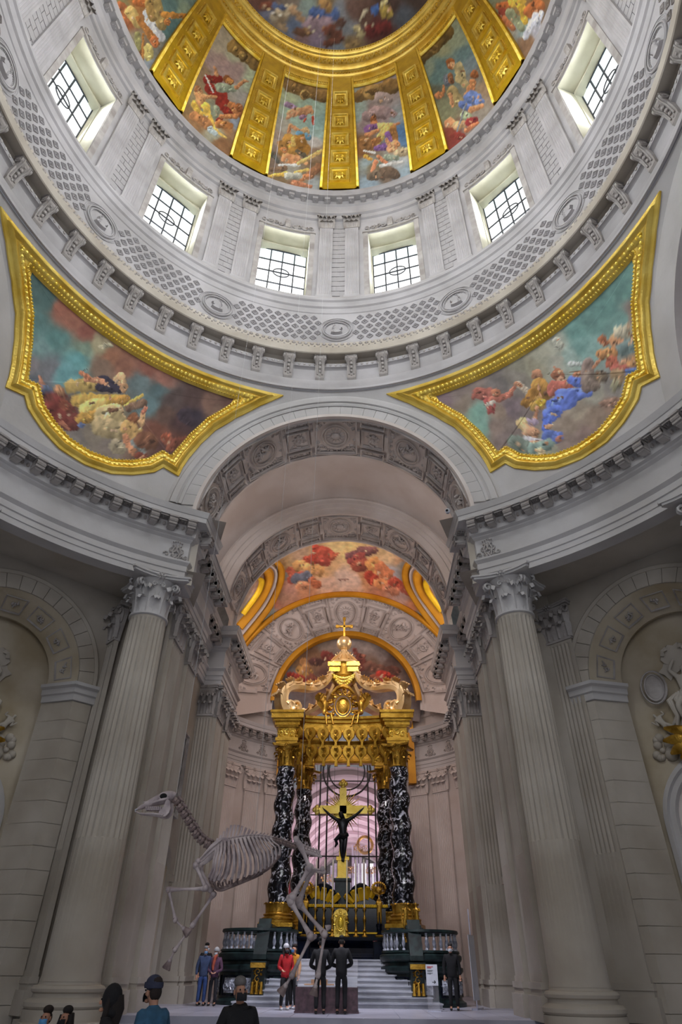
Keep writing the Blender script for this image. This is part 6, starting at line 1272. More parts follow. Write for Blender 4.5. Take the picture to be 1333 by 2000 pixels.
# ---------------------------------------------------------------- stairs, drums with balustrades, altar and crucifix
AX = 0.1
st = struct('floor', (AX, 0, 0))
for k in range(9):
    mb = MB(); y0 = 19.0+.34*k; z0 = .96+.155*k; w = 3.45-.12*k if k < 3 else 2.62; w = [3.6, 3.3, 2.95, 2.66, 2.62, 2.62, 2.62, 2.62, 2.62][k]
    mb.box(-w, w, y0, 30.2, z0, z0+.115); mb.box(-w-.03, w+.03, y0-.04, 30.2, z0+.115, z0+.155); mb.build('step', WHM, st, 0)
for sx in (-1, 1):
    dt = thing('balustrade_drum', 'curved dark green marble pedestal with baluster railing, %s side of the altar stairs' % ('western' if sx < 0 else 'eastern'), 'balustrade', (AX+sx*3.15, 21.75, .96))
    mb = MB(); mb.lathe([(1.62, 0), (1.62, .12), (1.54, .16), (1.48, .2), (1.48, .95), (1.54, .98), (1.60, 1.05), (1.60, 1.15), (1.46, 1.2), (1.44, 1.28), (1.54, 1.34), (1.58, 1.42), (1.58, 1.52), (1.48, 1.58), (1.46, 1.62)], 56); mb.build('pedestal', GRN, dt)
    mb = MB(); mb.lathe([(1.30, 2.22), (1.34, 2.26), (1.34, 2.32), (1.50, 2.32), (1.52, 2.24), (1.48, 2.2), (1.30, 2.2)], 56, cap=False); mb.lathe([(1.28, 1.60), (1.52, 1.60), (1.5, 1.67), (1.30, 1.67)], 56, cap=False); mb.build('handrail', GRN, dt)
    bal = [(.035, 0), (.06, .01), (.06, .05), (.03, .08), (.065, .18), (.07, .24), (.035, .40), (.03, .44), (.05, .46), (.03, .49), (.045, .52), (.05, .54)]; b0 = None
    for k in range(30):
        a = 2*pi*k/30; M = Matrix.Translation((1.4*cos(a), 1.4*sin(a), 1.665))
        if not b0: mb = MB(); mb.lathe(bal, 10); b0 = mb.build('baluster', SIL, dt); b0.matrix_basis = M
        else: inst('baluster', b0.data, dt, M)
    for k in range(10):                                # framed relief panels on the lower wall
        a = 2*pi*(k+.5)/10; mb = MB(); q = MB(); q.T = lambda x, y, z: ((1.485+z)*cos(a+x/1.48), (1.485+z)*sin(a+x/1.48), .57+y)
        frame_rect(q, -.36, .36, -.3, .3, .06, .04); q.build('panel_frame', BLK, dt)
        q.v, q.f = [], []; foliage(q, -.27, .27, -.2, .2, .05, k, 3); q.grid(lambda u, v: (-.28+.56*u, -.22+.44*v, .005), 3, 1); q.build('relief_panel', SIL, dt)
    # cheek wall block between drum and stairs, with raking handrail and gilded bracket
    ck = thing('stair_cheek', 'dark green marble stair wall with gilded tasselled bracket, %s side' % ('western' if sx < 0 else 'eastern'), 'wall', (AX, 0, 0))
    mb = MB(); x0, x1 = sorted((sx*2.62, sx*3.1))
    for z0, z1, ya, e in ((.96, 1.2, 19.55, .04), (1.2, 2.1, 19.65, 0), (2.1, 2.25, 19.55, .05)): mb.box(x0-e, x1+e, ya, 22.6, z0, z1)
    mb.box(x0, x1, 20.6, 22.8, 2.2, 3.3); mb.box(x0-.05, x1+.05, 20.55, 22.8, 3.3, 3.42); mb.build('marble_block', GRN, ck, 0)
    mb = MB(); mb.add([(x0, 19.7, 2.3), (x1, 19.7, 2.3), (x1, 20.7, 3.42), (x0, 20.7, 3.42), (x0, 19.7, 2.45), (x1, 19.7, 2.45), (x1, 20.7, 3.6), (x0, 20.7, 3.6)], [(0, 1, 2, 3), (4, 5, 6, 7), (0, 1, 5, 4), (1, 2, 6, 5), (2, 3, 7, 6), (3, 0, 4, 7)]); mb.build('raking_rail', GRN, ck, 0)
    mb = MB(); xc = (x0+x1)/2; mb.box(xc-.27, xc+.27, 19.42, 19.6, 2.05, 2.2); mb.box(xc-.24, xc+.24, 19.42, 19.6, 1.12, 1.2)
    q = MB(); foliage(q, -.2, .2, -.35, .3, .09, 3, 3)
    for i in range(3): q.tube([(-.16+.16*i, -.1, .08), (-.16+.16*i, -.45, .1)], [.04, .07], 6)
    mb.add([(xc+x, 19.62-z, 1.75+y) for x, y, z in q.v], q.f); mb.build('gilded_bracket', GLB, ck)
# altar
al = thing('altar', 'dark marble altar table with gilded leaf fronted ledge', 'altar', (AX, 24.3, 2.36))
mb = MB()
pf = [(0, 0), (.0, .06), (.18, .1), (.26, .25), (.22, .42), (.06, .58), (-.06, .66), (-.1, .68)]
mb.grid(lambda u, v: (-1.35+2.7*u, pf[round(v*7)][0], pf[round(v*7)][1]), 1, 7)
for sg in (-1, 1): mb.box(sg*1.75-.36, sg*1.75+.36, -.08, .9, 0, .66)
mb.box(-1.4, 1.4, .3, .9, 0, .66); mb.build('altar_front', BLK, al, 20)
mb = MB(); mb.box(-2.15, 2.15, -.14, 1.0, .68, .74); mb.box(-2.2, 2.2, -.18, 1.0, .74, .80); mb.build('table_top', BLK, al, 0)
mb = MB(); mb.box(-1.95, 1.95, .62, 1.6, .80, 1.95); mb.box(-2.0, 2.0, .56, 1.6, 1.95, 2.05)
for sg in (-1, 1):
    pts = spline([(sg*.35, 1.95), (sg*.5, 2.5), (sg*.9, 2.75), (sg*1.3, 2.45), (sg*1.75, 2.15)], 16); mb.tube([(x, .9, z) for x, z in pts], [.2-.004*i for i in range(16)], 8)
    mb.add([(sg*.3, .8, 2.0), (sg*.9, .8, 2.7), (sg*1.9, .8, 2.05), (sg*.3, 1.2, 2.0), (sg*.9, 1.2, 2.7), (sg*1.9, 1.2, 2.05)], [(0, 1, 2), (3, 5, 4), (0, 3, 4, 1), (1, 4, 5, 2)])
mb.build('retable', BLK, al, 30)
mb = MB(); mb.box(-2.05, 2.05, .40, .56, 1.92, 2.02); mb.box(-2.05, 2.05, .42, .56, .94, 1.0)
for i in range(40): mb.ball((-2+4*i/39, .42, 1.97), (.06, .05, .07), 5, 4)
for sg in (-1, 1):
    for k in range(5): vs, fs = acanthus(.5, .1, .15, nv=5); M = Matrix.Translation((sg*(.5+.2*k), .7, 2.1+.05*k)) @ Matrix.Rotation(sg*rad(-50+20*k), 4, 'Y'); mb.add([tuple(M @ Vector(p_)) for p_ in vs], fs)
mb.build('gilded_ledge', GLM, al)
mb = MB(); mb.box(-.36, .36, 1.0, 1.7, 2.05, 3.0); mb.box(-.42, .42, .94, 1.76, 3.0, 3.1); mb.build('cross_pedestal', GRN, al, 0)
tn = thing('tabernacle', 'gilded domed tabernacle at the centre of the altar', 'tabernacle', (AX-.05, 24.75, 3.16))
mb = MB(); mb.box(-.34, .34, -.2, .3, 0, .1); mb.prism([(-.3, -.15), (.3, -.15), (.3, .3), (-.3, .3)], .1, .8)
q = [(.32*cos(pi*i/12), .8+.26*sin(pi*i/12)) for i in range(13)]; mb.add([(x, -.17, z) for x, z in q]+[(x, .3, z) for x, z in q], [tuple(range(13)), tuple(range(25, 12, -1))]+[(i, i+1, 14+i, 13+i) for i in range(12)]); mb.build('case', GLD, tn)
mb = MB(); M2 = MB(); oval_ring(M2, 0, 0, .2, .3, .06, .08, 20); M2.ball((0, 0, .02), (.14, .22, .06), 12, 6)
for k in range(8): scroll(M2, (.26*cos(k*.785), .42*sin(k*.785)), .08, 1, k, .03, 1, .04, 7)
mb.add([(x, -.17-z, .52+y) for x, y, z in M2.v], M2.f); mb.build('oval_door', GLR, tn)
tl = None
labs = ['outermost on the west', 'second from the west', 'nearest the tabernacle on its west side', 'nearest the tabernacle on its east side', 'second from the east', 'outermost on the east']
for i, x in enumerate((-1.18, -.80, -.42, .22, .62, 1.0)):
    if tl is None:
        tl = thing('candlestick', '', 'candlestick', (0, 0, 0), 0, 'altar candlesticks')
        mb = MB(); mb.lathe([(.13, 0), (.14, .04), (.07, .1), (.05, .18), (.08, .24), (.04, .3), (.035, .5), (.07, .62), (.075, .7), (.035, .78), (.03, .95), (.06, 1.0), (.09, 1.06), (.03, 1.1)], 12); mb.build('stick', GLB, tl)
        mb = MB(); mb.lathe([(.032, 1.08), (.03, 2.95), (.01, 3.0)], 10); mb.build('candle', WAX, tl)
        c = tl
    else: c = copytree(tl)
    c.location = (AX+x, 24.62, 3.16); c['label'] = 'gilded candlestick with tall white candle, '+labs[i]
def figure_stand(x, lab):
    c = thing('candelabrum', lab, 'candelabrum', (AX+x, 24.62, 3.16))
    mb = MB(); mb.lathe([(.2, 0), (.22, .06), (.15, .1)], 12); mb.build('foot', GLB, c)
    mb = MB(); mb.lathe([(.13, .1), (.14, .14), (.12, .16), (.12, .42), (.15, .46), (.15, .5)], 8); mb.build('plinth', BLK, c)
    P = pose(1.0, lh=V(-.16, .1, 1.5), le=V(-.25, .05, 1.35), rh=V(.16, .1, 1.5), re=V(.25, .05, 1.35)); body(P, .85, GLB, c, 'angel_figure', True, M=Matrix.Translation((0, 0, .48)))
    mb = MB(); mb.tube([(0, .05, 1.35), (0, .05, 1.62)], .03, 6)
    for k in range(11): a = pi*k/10; mb.tube([(0, .05, 1.6), (.26*cos(a), .05, 1.66+.14*sin(a)), (.30*cos(a), .02, 1.78+.22*sin(a))], .02, 5); rosette_ = mb.ball((.30*cos(a), .0, 1.84+.22*sin(a)), (.055, .055, .06), 6, 5)
    mb.ball((0, .03, 1.78), (.16, .1, .14), 8, 6); mb.build('branches', GLB, c)
figure_stand(-1.62, 'gilded angel carrying branched lights at the west end of the altar'); figure_stand(1.66, 'gilded angel carrying branched lights at the east end of the altar')
# crucifix
cr = thing('crucifix', 'large gilded cross with rays and a dark bronze crucified figure', 'crucifix', (AX, 25.6, 5.3))
mb = MB(); mb.box(-.3, .3, -.25, .25, .1, .22); mb.box(-.24, .24, -.2, .2, .22, .9); mb.box(-.3, .3, -.25, .25, .9, 1.05); mb.box(-.36, .36, -.3, .3, .0, .12); mb.build('gilded_foot', GLD, cr, 0)
mb = MB(); mb.box(-.17, .17, -.08, .08, 1.0, 4.15); mb.box(-1.15, 1.2, -.08, .08, 2.95, 3.32)
for x, z in ((-1.3, 3.13), (1.35, 3.13), (0, 4.35)):
    for a in range(4): mb.ball((x+.12*cos(a*pi/2), 0, z+.12*sin(a*pi/2)), (.12, .07, .12), 8, 6)
    mb.ball((x, 0, z), (.14, .1, .14), 8, 6)
mb.build('cross', GLD, cr, 40)
mb = MB()
for k in range(40):
    a = 2*pi*(k+.5)/40; r1 = 1.06 if k % 2 else .84; w = .055
    mb.add([(.2*cos(a)-w*sin(a), .1, 3.13+.2*sin(a)+w*cos(a)), (.2*cos(a)+w*sin(a), .1, 3.13+.2*sin(a)-w*cos(a)), (r1*cos(a), .1, 3.13+r1*sin(a)*1.1), (.6*cos(a), .06, 3.13+.6*sin(a))], [(0, 1, 3), (0, 3, 2), (1, 2, 3), (0, 2, 1)])
mb.build('ray', GLR, cr, 0)['kind'] = 'stuff'
J = dict(pelvis=(V(.05, -.2, 1.95), (.15, .12)), waist=(V(0, -.24, 2.15), (.12, .09)), chest=(V(0, -.2, 2.48), (.17, .12)), neck=(V(0, -.16, 2.72), .07), skull=(V(-.08, -.26, 2.84), (.10, .11)), crown=(V(-.10, -.28, 2.94), .09), lsh=(V(-.22, -.16, 2.62), .07), lel=(V(-.58, -.14, 2.82), .055), lha=(V(-.92, -.1, 3.12), .035), rsh=(V(.22, -.16, 2.62), .07), rel=(V(.6, -.14, 2.84), .055), rha=(V(.96, -.1, 3.16), .035), lhip=(V(-.04, -.22, 1.85), .10), lkn=(V(-.07, -.32, 1.42), .075), lan=(V(-.02, -.2, .98), .05), lfo=(V(0, -.28, .84), .04), rhip=(V(.13, -.22, 1.85), .10), rkn=(V(.10, -.34, 1.42), .075), ran=(V(.04, -.22, .98), .05), rfo=(V(.03, -.3, .82), .04))
E_ = [('pelvis', 'waist'), ('waist', 'chest'), ('chest', 'neck'), ('neck', 'skull'), ('skull', 'crown'), ('chest', 'lsh'), ('lsh', 'lel'), ('lel', 'lha'), ('chest', 'rsh'), ('rsh', 'rel'), ('rel', 'rha'), ('pelvis', 'lhip'), ('lhip', 'lkn'), ('lkn', 'lan'), ('lan', 'lfo'), ('pelvis', 'rhip'), ('rhip', 'rkn'), ('rkn', 'ran'), ('ran', 'rfo')]
for k_ in list(J):
    r_ = J[k_][1]; J[k_] = (J[k_][0], tuple(q*1.35 for q in r_) if isinstance(r_, tuple) else r_*1.35)
for n in 'lr': fingers(J, E_, J[n+'ha'][0], J[n+'ha'][0]-J[n+'el'][0], n, 1.2, .7)
skin('crucified_figure', J, E_, BRZ, cr, 1, 'pelvis')
mb = MB(); mb.tube([(-.16, -.26, 1.98), (.05, -.34, 1.9), (.24, -.26, 2.0)], [.1, .14, .1], 8); mb.tube([(-.12, -.28, 1.96), (-.34, -.24, 1.75), (-.28, -.2, 1.6), (-.38, -.2, 1.45)], [.1, .1, .08, .03], 7); mb.build('loincloth', BRZ, cr); mb = MB(); mb.ball((-.1, -.22, 2.93), (.12, .12, .1), 10, 7); mb.build('hair', BRZ, cr)
# iron grille and glass wall behind
gr = thing('iron_grille', 'tall black iron grille with a double ring in front of the glazed back opening', 'grille', (0, 36.6, .96))
for x in (-3.6, -2.45, -1.78, -1.3, 1.42, 1.9, 2.6, 3.7): mb = MB(); w = .05 if abs(x) < 2.3 else .02; mb.box(x+.05-w, x+.05+w, -w, w, 0, 14.6); mb.build('upright_bar', IRN, gr, 0)
for z in (2.2, 4.5, 6.9, 9.3, 11.4, 13.2): mb = MB(); mb.box(-4.1, 4.1, -.03, .03, z-.035, z+.035); mb.build('cross_bar', IRN, gr, 0)
for r_, th in ((1.62, .06), (1.22, .045)): mb = MB(); mb.tube([(.05+r_*cos(2*pi*i/48), -.02, 12.05+r_*sin(2*pi*i/48)) for i in range(48)], th, 6, closed=True); mb.build('iron_ring', IRN, gr)
for x in (-3.0, -2.0, -.8, .8, 2.2, 3.1): mb = MB(); mb.tube([(x, .4, 2), (x, .4, 14.5)], .012, 4); mb.build('cable', IRN, gr)
GLS = bpy.data.materials.new('clear_glass'); GLS.use_nodes = True; b_ = GLS.node_tree.nodes['Principled BSDF']; b_.inputs['Base Color'].default_value = (.95, .93, .97, 1); b_.inputs['Alpha'].default_value = .10; b_.inputs['Roughness'].default_value = .03; b_.inputs['Specular IOR Level'].default_value = .8
mb = MB(); mb.box(-4.2, 4.2, 36.70, 36.72, .96, 15.6); wg = mb.build('window_15', GLS, None, 0, 'structure')
# ---------------------------------------------------------------- soldiers' church beyond the glass
ch = struct('wall_church'); HW = 5.0; SP = 8.4; CRN = 5.1; YE = 78
mb = MB(); mb.grid(lambda u, v: (HW*cos(pi*(1-u)), 37.3+(YE-37.3)*v, SP+CRN*sin(pi*u)), 32, 1)
for sg in (-1, 1): mb.box(*sorted((sg*HW, sg*(HW+.4))), 37.3, YE, .5, SP)
mb.box(-HW, HW, 37, YE, .3, .6); mb.build('nave', PNK, ch); mb = MB(); mb.box(-HW, HW, YE, YE+.4, .5, 14); mb.build('end_wall', cloth((70, 66, 66)), ch)
for k in range(10):
    y = 38.3+3.9*k; mb = MB(); mb.grid(lambda u, v: (lambda r, yy: ((HW-.02-r)*cos(pi*(1-u)), yy, SP+(CRN-.02-r)*sin(pi*u)))([0, .28, .28, 0][round(v*3)], y+[0, 0, .75, .75][round(v*3)]), 28, 3)
    for sg in (-1, 1): mb.box(*sorted((sg*(HW-.3), sg*HW)), y, y+.75, .6, SP)
    mb.build('vault_rib', PNK, ch)
    for sg in (-1, 1):
        if k < 9: mb = MB(); mb.box(*sorted((sg*(HW-.02), sg*(HW-.06))), y+1.3, y+3.3, 5.2, 7.9); mb.build('pane', SKYD, ch, 0)
mb = MB(); mb.box(.0, 2.6, YE-.15, YE-.05, 6.6, 12.6); mb.build('end_window_pane', SKYG, ch, 0)
mb = MB(); mb.grid(lambda u, v: ((HW-.1)*cos(pi*(1-u)), YE-2.5+.4*v, 8.2+(CRN-1.2)*sin(pi*u)), 20, 1); 
og = thing('organ', 'pipe organ with silvery pipes and gilded carvings in the church behind the altar', 'organ', (.9, 50, .6))
mb = MB(); mb.box(-3.2, 3.2, -.5, 1.5, 0, 3.6); mb.box(-3.4, 3.4, -.6, 1.5, 3.6, 3.8); mb.build('organ_case', RED, og, 0)
for i, x in enumerate([-2.9+.29*j for j in range(21)]):
    h = 3.0+1.7*abs(sin(i*.55))+(1.4 if 8 <= i <= 12 else 0); mb = MB(); mb.lathe([(.03, 3.8), (.11, 4.2), (.11, 3.8+h), (.1, 3.82+h)], 10, (x, -.3-.2*cos(i*.9), 0)); mb.build('organ_pipe', PIP, og)
mb = MB()
for x, z in ((-2.6, 7.4), (-.9, 8.0), (0, 9.6), (.9, 8.0), (2.6, 7.4)):
    q = MB(); foliage(q, -.45, .45, -.3, .3, .15, int(x*7), 3); mb.add([(x+a, -.6-c_, z+b_) for a, b_, c_ in q.v], q.f)
mb.build('gilded_carving', GLB, og); mb = MB(); mb.tube([(.6*cos(2*pi*i/20)+.4, -.7, 9.8+.6*sin(2*pi*i/20)) for i in range(20)], .12, 6, closed=True); mb.build('gilded_ring', GLB, og)
bn = 0
for sg in (-1, 1):
    for k in range(3):
        y = 42+6.0*k; b = thing('banner', ('red', 'grey', 'red')[k]+' banner hanging on the %s church wall, %s' % ('western' if sg < 0 else 'eastern', ('nearest the iron grille', 'second from the iron grille', 'third from the iron grille')[k]), 'flag', (sg*(HW-1.0), y, 5.4), 0, 'banners along the church walls')
        mb = MB(); mb.tube([(sg*.9, 0, 1.9), (-sg*.5, 0, 2.2)], .03, 6); mb.build('pole', GLB, b)
        mb = MB(); mb.grid(lambda u, v: (-sg*.45+sg*1.1*u, .06*sin(u*9+k), 2.0-2.3*v-.15*sin(u*5)), 8, 4); mb.build('cloth', RED if k % 2 == 0 else cloth((150, 140, 150)), b)
for sg in (-1, 1):
    mb = MB(); mb.box(*sorted((sg*2.2, sg*4.3)), 40.5, 40.7, .96, 5.6); q_ = mb.build('red_screen', RED, None, 0); tag(q_, 'dark red screen behind the altar on the %s side' % ('western' if sg < 0 else 'eastern'), 'screen')
# ---------------------------------------------------------------- suspended horse skeleton
def HP(x, y, dy=0.0): p = aty(240+x/3.174, 1520+y/3.174, 4.5); return Vector((p[0], 4.5+dy, p[2]))
hs = thing('horse_skeleton', 'rearing horse skeleton hanging on thin wires in front of the altar, head to the west', 'skeleton', (0, 0, 0))
def bone(name, pts, rr, knobs=(), m=BNE, parent=hs, n=8, flat=1, lab=None):
    mb = MB(); mb.tube(pts, rr, n, flat=flat)
    for p, r in knobs: mb.ball(p, r, 9, 6)
    o = mb.build(name, m, parent, 60)
    if lab: o['label'] = lab
    return o
def longbone(name, a, b, r, parent=hs, bend=0, k0=1.7, k1=1.6, m=BNE):
    d = (b-a); L = d.length; s_ = d.cross(Vector((0, 1, 0))).normalized()
    r = r*.8; ts = (0, .05, .13, .3, .6, .87, .95, 1); rs = (1.4, 1.5, 1.0, .72, .68, .98, 1.4, 1.3)
    pts = [a+d*t+s_*bend*L*sin(pi*t) for t in ts]
    kn = []
    for p, k in ((a, k0), (b, k1)):
        for sy in (-1, 1): kn.append((p+Vector((0, sy*r*.8, 0)), r*k*.85))
    return bone(name, pts, [r*x for x in rs], kn, m, parent)
# skull: closed loft along the head axis
sk = bpy.data.objects.new('skull', None); COL.objects.link(sk); sk.parent = hs
prof = [((84, 196), 5, 7), ((100, 184), 8, 10), ((128, 172), 13, 12), ((160, 154), 17, 14), ((195, 140), 21, 20), ((228, 128), 26, 26), ((258, 122), 27, 34), ((285, 118), 24, 32), ((308, 114), 19, 22), ((326, 112), 11, 13)]
mb = MB(); n = 14; K = 1/3.174/88.0; vs = []
for (x, y), hh, ww in prof:
    c = HP(x, y)
    for k in range(n):
        a = 2*pi*k/n; vs.append(c+Vector((.22*cos(a)*hh*.0072, sin(a)*ww*.0034, cos(a)*hh*.0046)))
mb.add(vs, [(i*n+k, i*n+(k+1) % n, (i+1)*n+(k+1) % n, (i+1)*n+k) for i in range(len(prof)-1) for k in range(n)]+[tuple(range(n)), tuple((len(prof)-1)*n+k for k in range(n))])
mb.build('cranium', BNE, sk, 60)
mb = MB(); mb.tube([HP(128, 150), HP(150, 148), HP(178, 140)], [.012, .02, .03], 7); mb.build('nasal_bone', BNE, sk)
for sy in (-1, 1):
    mb = MB(); mb.tube([HP(190, 160, sy*.08), HP(225, 150, sy*.12), HP(258, 142, sy*.14), HP(296, 132, sy*.11)], [.015, .02, .022, .02], 7); mb.build('cheek_bone', BNE, sk)
    mb = MB(); c = HP(262, 120, sy*.105); mb.ball(c, (.072, .035, .052), 14, 8); mb.build('eye_socket', SHD, sk)
    mb = MB(); mb.tube([c+Vector((.08*cos(2*pi*i/16), sy*.01, .060*sin(2*pi*i/16))) for i in range(16)], .014, 6, closed=True); mb.build('orbital_rim', BNE, sk)
    for i in range(8):
        p = HP(152+12.5*i, 183+.2*i, sy*.055); q = HP(154+12.5*i, 196-.2*i, sy*.055)
        for nm, z0 in (('upper_tooth', 0), ('lower_tooth', -.028)): mb = MB(); mb.box(p.x-.016, p.x+.016, p.y-.014, p.y+.014, p.z+z0-.02, p.z+z0+.012); mb.build(nm, BNE, sk, 0)
    # lower jaw
    pts = [HP(86, 210, sy*.03), HP(110, 222, sy*.035), HP(150, 224, sy*.05), HP(195, 226, sy*.07), HP(235, 232, sy*.09), HP(262, 238, sy*.10)]
    mb = MB(); mb.tube(pts, [.028, .03, .035, .042, .05, .045], 9, flat=.5)
    P_ = [HP(222, 240, sy*.095), HP(245, 246, sy*.10), HP(272, 244, sy*.105), (HP(296, 222, sy*.11)), HP(306, 190, sy*.11), HP(302, 150, sy*.11), HP(288, 136, sy*.11), HP(276, 150, sy*.11), HP(262, 186, sy*.10), HP(236, 210, sy*.095)]
    q = len(P_); mb.add([p+Vector((0, -.012, 0)) for p in P_]+[p+Vector((0, .012, 0)) for p in P_], [tuple(range(q)), tuple(range(2*q-1, q-1, -1))]+[(i, (i+1) % q, q+(i+1) % q, q+i) for i in range(q)])
    mb.build('jaw', BNE, sk)
for i in range(5):
    for yy, nm in ((196, 'incisor'), (208, 'lower_incisor')): mb = MB(); c = HP(83, yy, (i-2)*.016); mb.tube([c+Vector((.03, 0, .01 if yy < 200 else -.01)), c+Vector((-.014, 0, -.006 if yy < 200 else .006))], .010, 6); mb.build(nm, WHT, sk)
# vertebral column
def vertebra(r, wing, spine, smesh={}):
    key = (r, wing, spine)
    if key in smesh: return smesh[key]
    mb = MB(); mb.lathe([(r*.7, -.5*r), (r, -.4*r), (r*.75, 0), (r, .5*r), (r*.6, .8*r)], 9, axis='x')
    for sg in (-1, 1): mb.tube([(0, 0, 0), (-.2*r, sg*r*1.1, r*.2), (.2*r, sg*r*wing, -r*.2)], [r*.55, r*.42, r*.2], 6, flat=.7); mb.tube([(-.5*r, sg*r*.5, r*.8), (.9*r, sg*r*.55, r*1.1)], [r*.3, r*.22], 6)
    mb.tube([(0, 0, r*.5), (0, 0, r*spine)], [r*.45, r*.22], 6, flat=.4); smesh[key] = mb; return mb
VM = {}
def vert(p, t, key, m=BNE, par=hs):
    x = t.normalized(); z = Vector((0, 1, 0)).cross(x)*-1
    if z.z < 0: z = -z
    M = frame(p, x, z)
    if key not in VM: o = vertebra(*key).build('vertebra', m, par); o.matrix_basis = M; VM[key] = o.data
    else: inst('vertebra', VM[key], par, M)
neck = resample(spline([(322, 122), (352, 172), (378, 215), (408, 262), (436, 312), (466, 362), (502, 396), (545, 420)], 40), 9)
for i, (x, y) in enumerate(neck[:-1]): a, b = HP(*neck[i]), HP(*neck[i+1]); vert((a+b)/2, b-a, (.085, 1.45, 1.25), BND if i == 0 else BNE)
for i, (x, y) in enumerate(neck[:-1]): a, b = HP(*neck[i]), HP(*neck[i+1]); mb = MB(); mb.tube([a+(b-a)*.1, a+(b-a)*.9], .035, 7); mb.build('neck_disc', BND, hs)
back = resample(spline([(560, 425), (620, 402), (680, 386), (740, 374), (800, 368), (860, 370), (920, 380), (970, 394), (1020, 410), (1075, 432)], 50), 25)
tops = [(600, 372), (620, 352), (640, 330), (662, 308), (684, 292), (706, 288), (728, 290), (752, 296), (776, 306), (800, 316), (822, 324), (844, 330), (868, 336), (890, 338), (912, 342), (934, 344), (954, 348), (974, 354), (996, 360), (1016, 366), (1036, 374), (1056, 382), (1074, 392), (1090, 402)]
for i in range(24):
    a, b = HP(*back[i]), HP(*back[i+1]); c = (a+b)/2; vert(c, b-a, (.046, 2.0 if i < 17 else 3.2, 1.0), BND if i > 15 else BNE)
    tx, ty = tops[i]; q = HP(tx-10, ty); mb = MB(); mb.tube([c, c+(q-c)*.5, q], [.022, .018, .024], 6, flat=.5); mb.build('spinous_process', BNE, hs)
# ribs: sixteen pairs and the breastbone
st_pts = spline([(556, 660), (600, 690), (660, 672), (740, 640), (820, 606), (880, 570), (930, 536)], 30)
bot = [(545, 620), (556, 640), (578, 646), (606, 640), (648, 632), (690, 634), (728, 628), (768, 618), (800, 606), (836, 596), (862, 584), (886, 566), (908, 552), (930, 532), (952, 506), (972, 480)]
for i in range(16):
    a = HP(*back[1+i]); e = HP(*bot[i]); u = (i+.5)/16; w = .10+.25*sin(pi*min(1, u*1.15+.12)); s0 = st_pts[min(29, int(u*30))]; s3 = HP(*s0)
    for sy in (-1, 1):
        mid = a+(e-a)*.45+Vector((.05+.06*u, 0, 0))
        pts = [tuple(a+Vector((0, sy*.04, 0))), tuple(a+(e-a)*.08+Vector((.02, sy*w*.7, .03))), tuple(a+(e-a)*.28+Vector((.06, sy*w*1.05, 0))), tuple(mid+Vector((0, sy*w*1.15, 0))), tuple(a+(e-a)*.75+Vector((.06, sy*w*.95, 0))), tuple(e+Vector((0, sy*w*.62, 0)))]
        pts = spline(pts, 8) if False else pts
        mb = MB(); mb.tube(pts, [.020, .024, .022, .020, .022, .024], 7, flat=.6); mb.build('rib', BNE, hs)
        mb = MB(); mb.tube([pts[-1], tuple(e+(s3-e)*.5+Vector((-.01, sy*w*.35, -.02))), tuple(s3+Vector((0, sy*.02, 0)))], [.02, .016, .014], 6); mb.build('rib_cartilage', BND, hs)
pts = [HP(x, y) for x, y in st_pts]; bone('breastbone', pts, [.035]*30, m=BND)
# pelvis and sacrum, tail
for sy in (-1, 1):
    bone('hip_blade', [HP(1085, 396, sy*.24), HP(1105, 425, sy*.16), HP(1125, 470, sy*.14), HP(1150, 530, sy*.13), HP(1168, 562, sy*.13)], [.05, .075, .045, .04, .055], [(HP(1083, 392, sy*.25), .055), (HP(1165, 560, sy*.13), .07)], flat=.6)
    bone('seat_bone', [HP(1168, 562, sy*.13), HP(1200, 572, sy*.14), HP(1236, 578, sy*.16), HP(1243, 566, sy*.18)], [.05, .035, .035, .04], [(HP(1242, 570, sy*.18), .045)], flat=.6)
for i in range(6): a = HP(1118+19*i, 432+7*i); vert(a, HP(1240, 480)-HP(1100, 430), (.04, 1.6, 1.7))
tl_ = [(1226, 480), (1232, 488), (1236, 492)]
bone('sacrum', [HP(1110, 450), HP(1165, 462), HP(1222, 480), HP(1234, 492)], [.045, .04, .03, .015])
# shoulder blades
for sy in (-1, 1):
    P_ = [(478, 520), (488, 508), (520, 470), (560, 424), (600, 392), (630, 378), (668, 378), (662, 398), (620, 426), (566, 470), (520, 512), (494, 530)]
    mb = MB(); q = len(P_); o_ = [HP(x, y, sy*(.14+.10*(1-abs(x-570)/110)*.6)) for x, y in P_]
    mb.add([p+Vector((0, -.016, 0)) for p in o_]+[p+Vector((0, .016, 0)) for p in o_], [tuple(range(q)), tuple(range(2*q-1, q-1, -1))]+[(i, (i+1) % q, q+(i+1) % q, q+i) for i in range(q)])
    mb.tube([HP(498, 508, sy*.22), HP(560, 446, sy*.24), HP(630, 392, sy*.23)], [.012, .02, .012], 6); mb.ball(HP(480, 522, sy*.17), .05, 9, 6); mb.build('shoulder_blade', BNE, hs)
    longbone('humerus', HP(466, 548, sy*.18), HP(528+8*(sy > 0), 688, sy*.17), .048, k0=1.5)
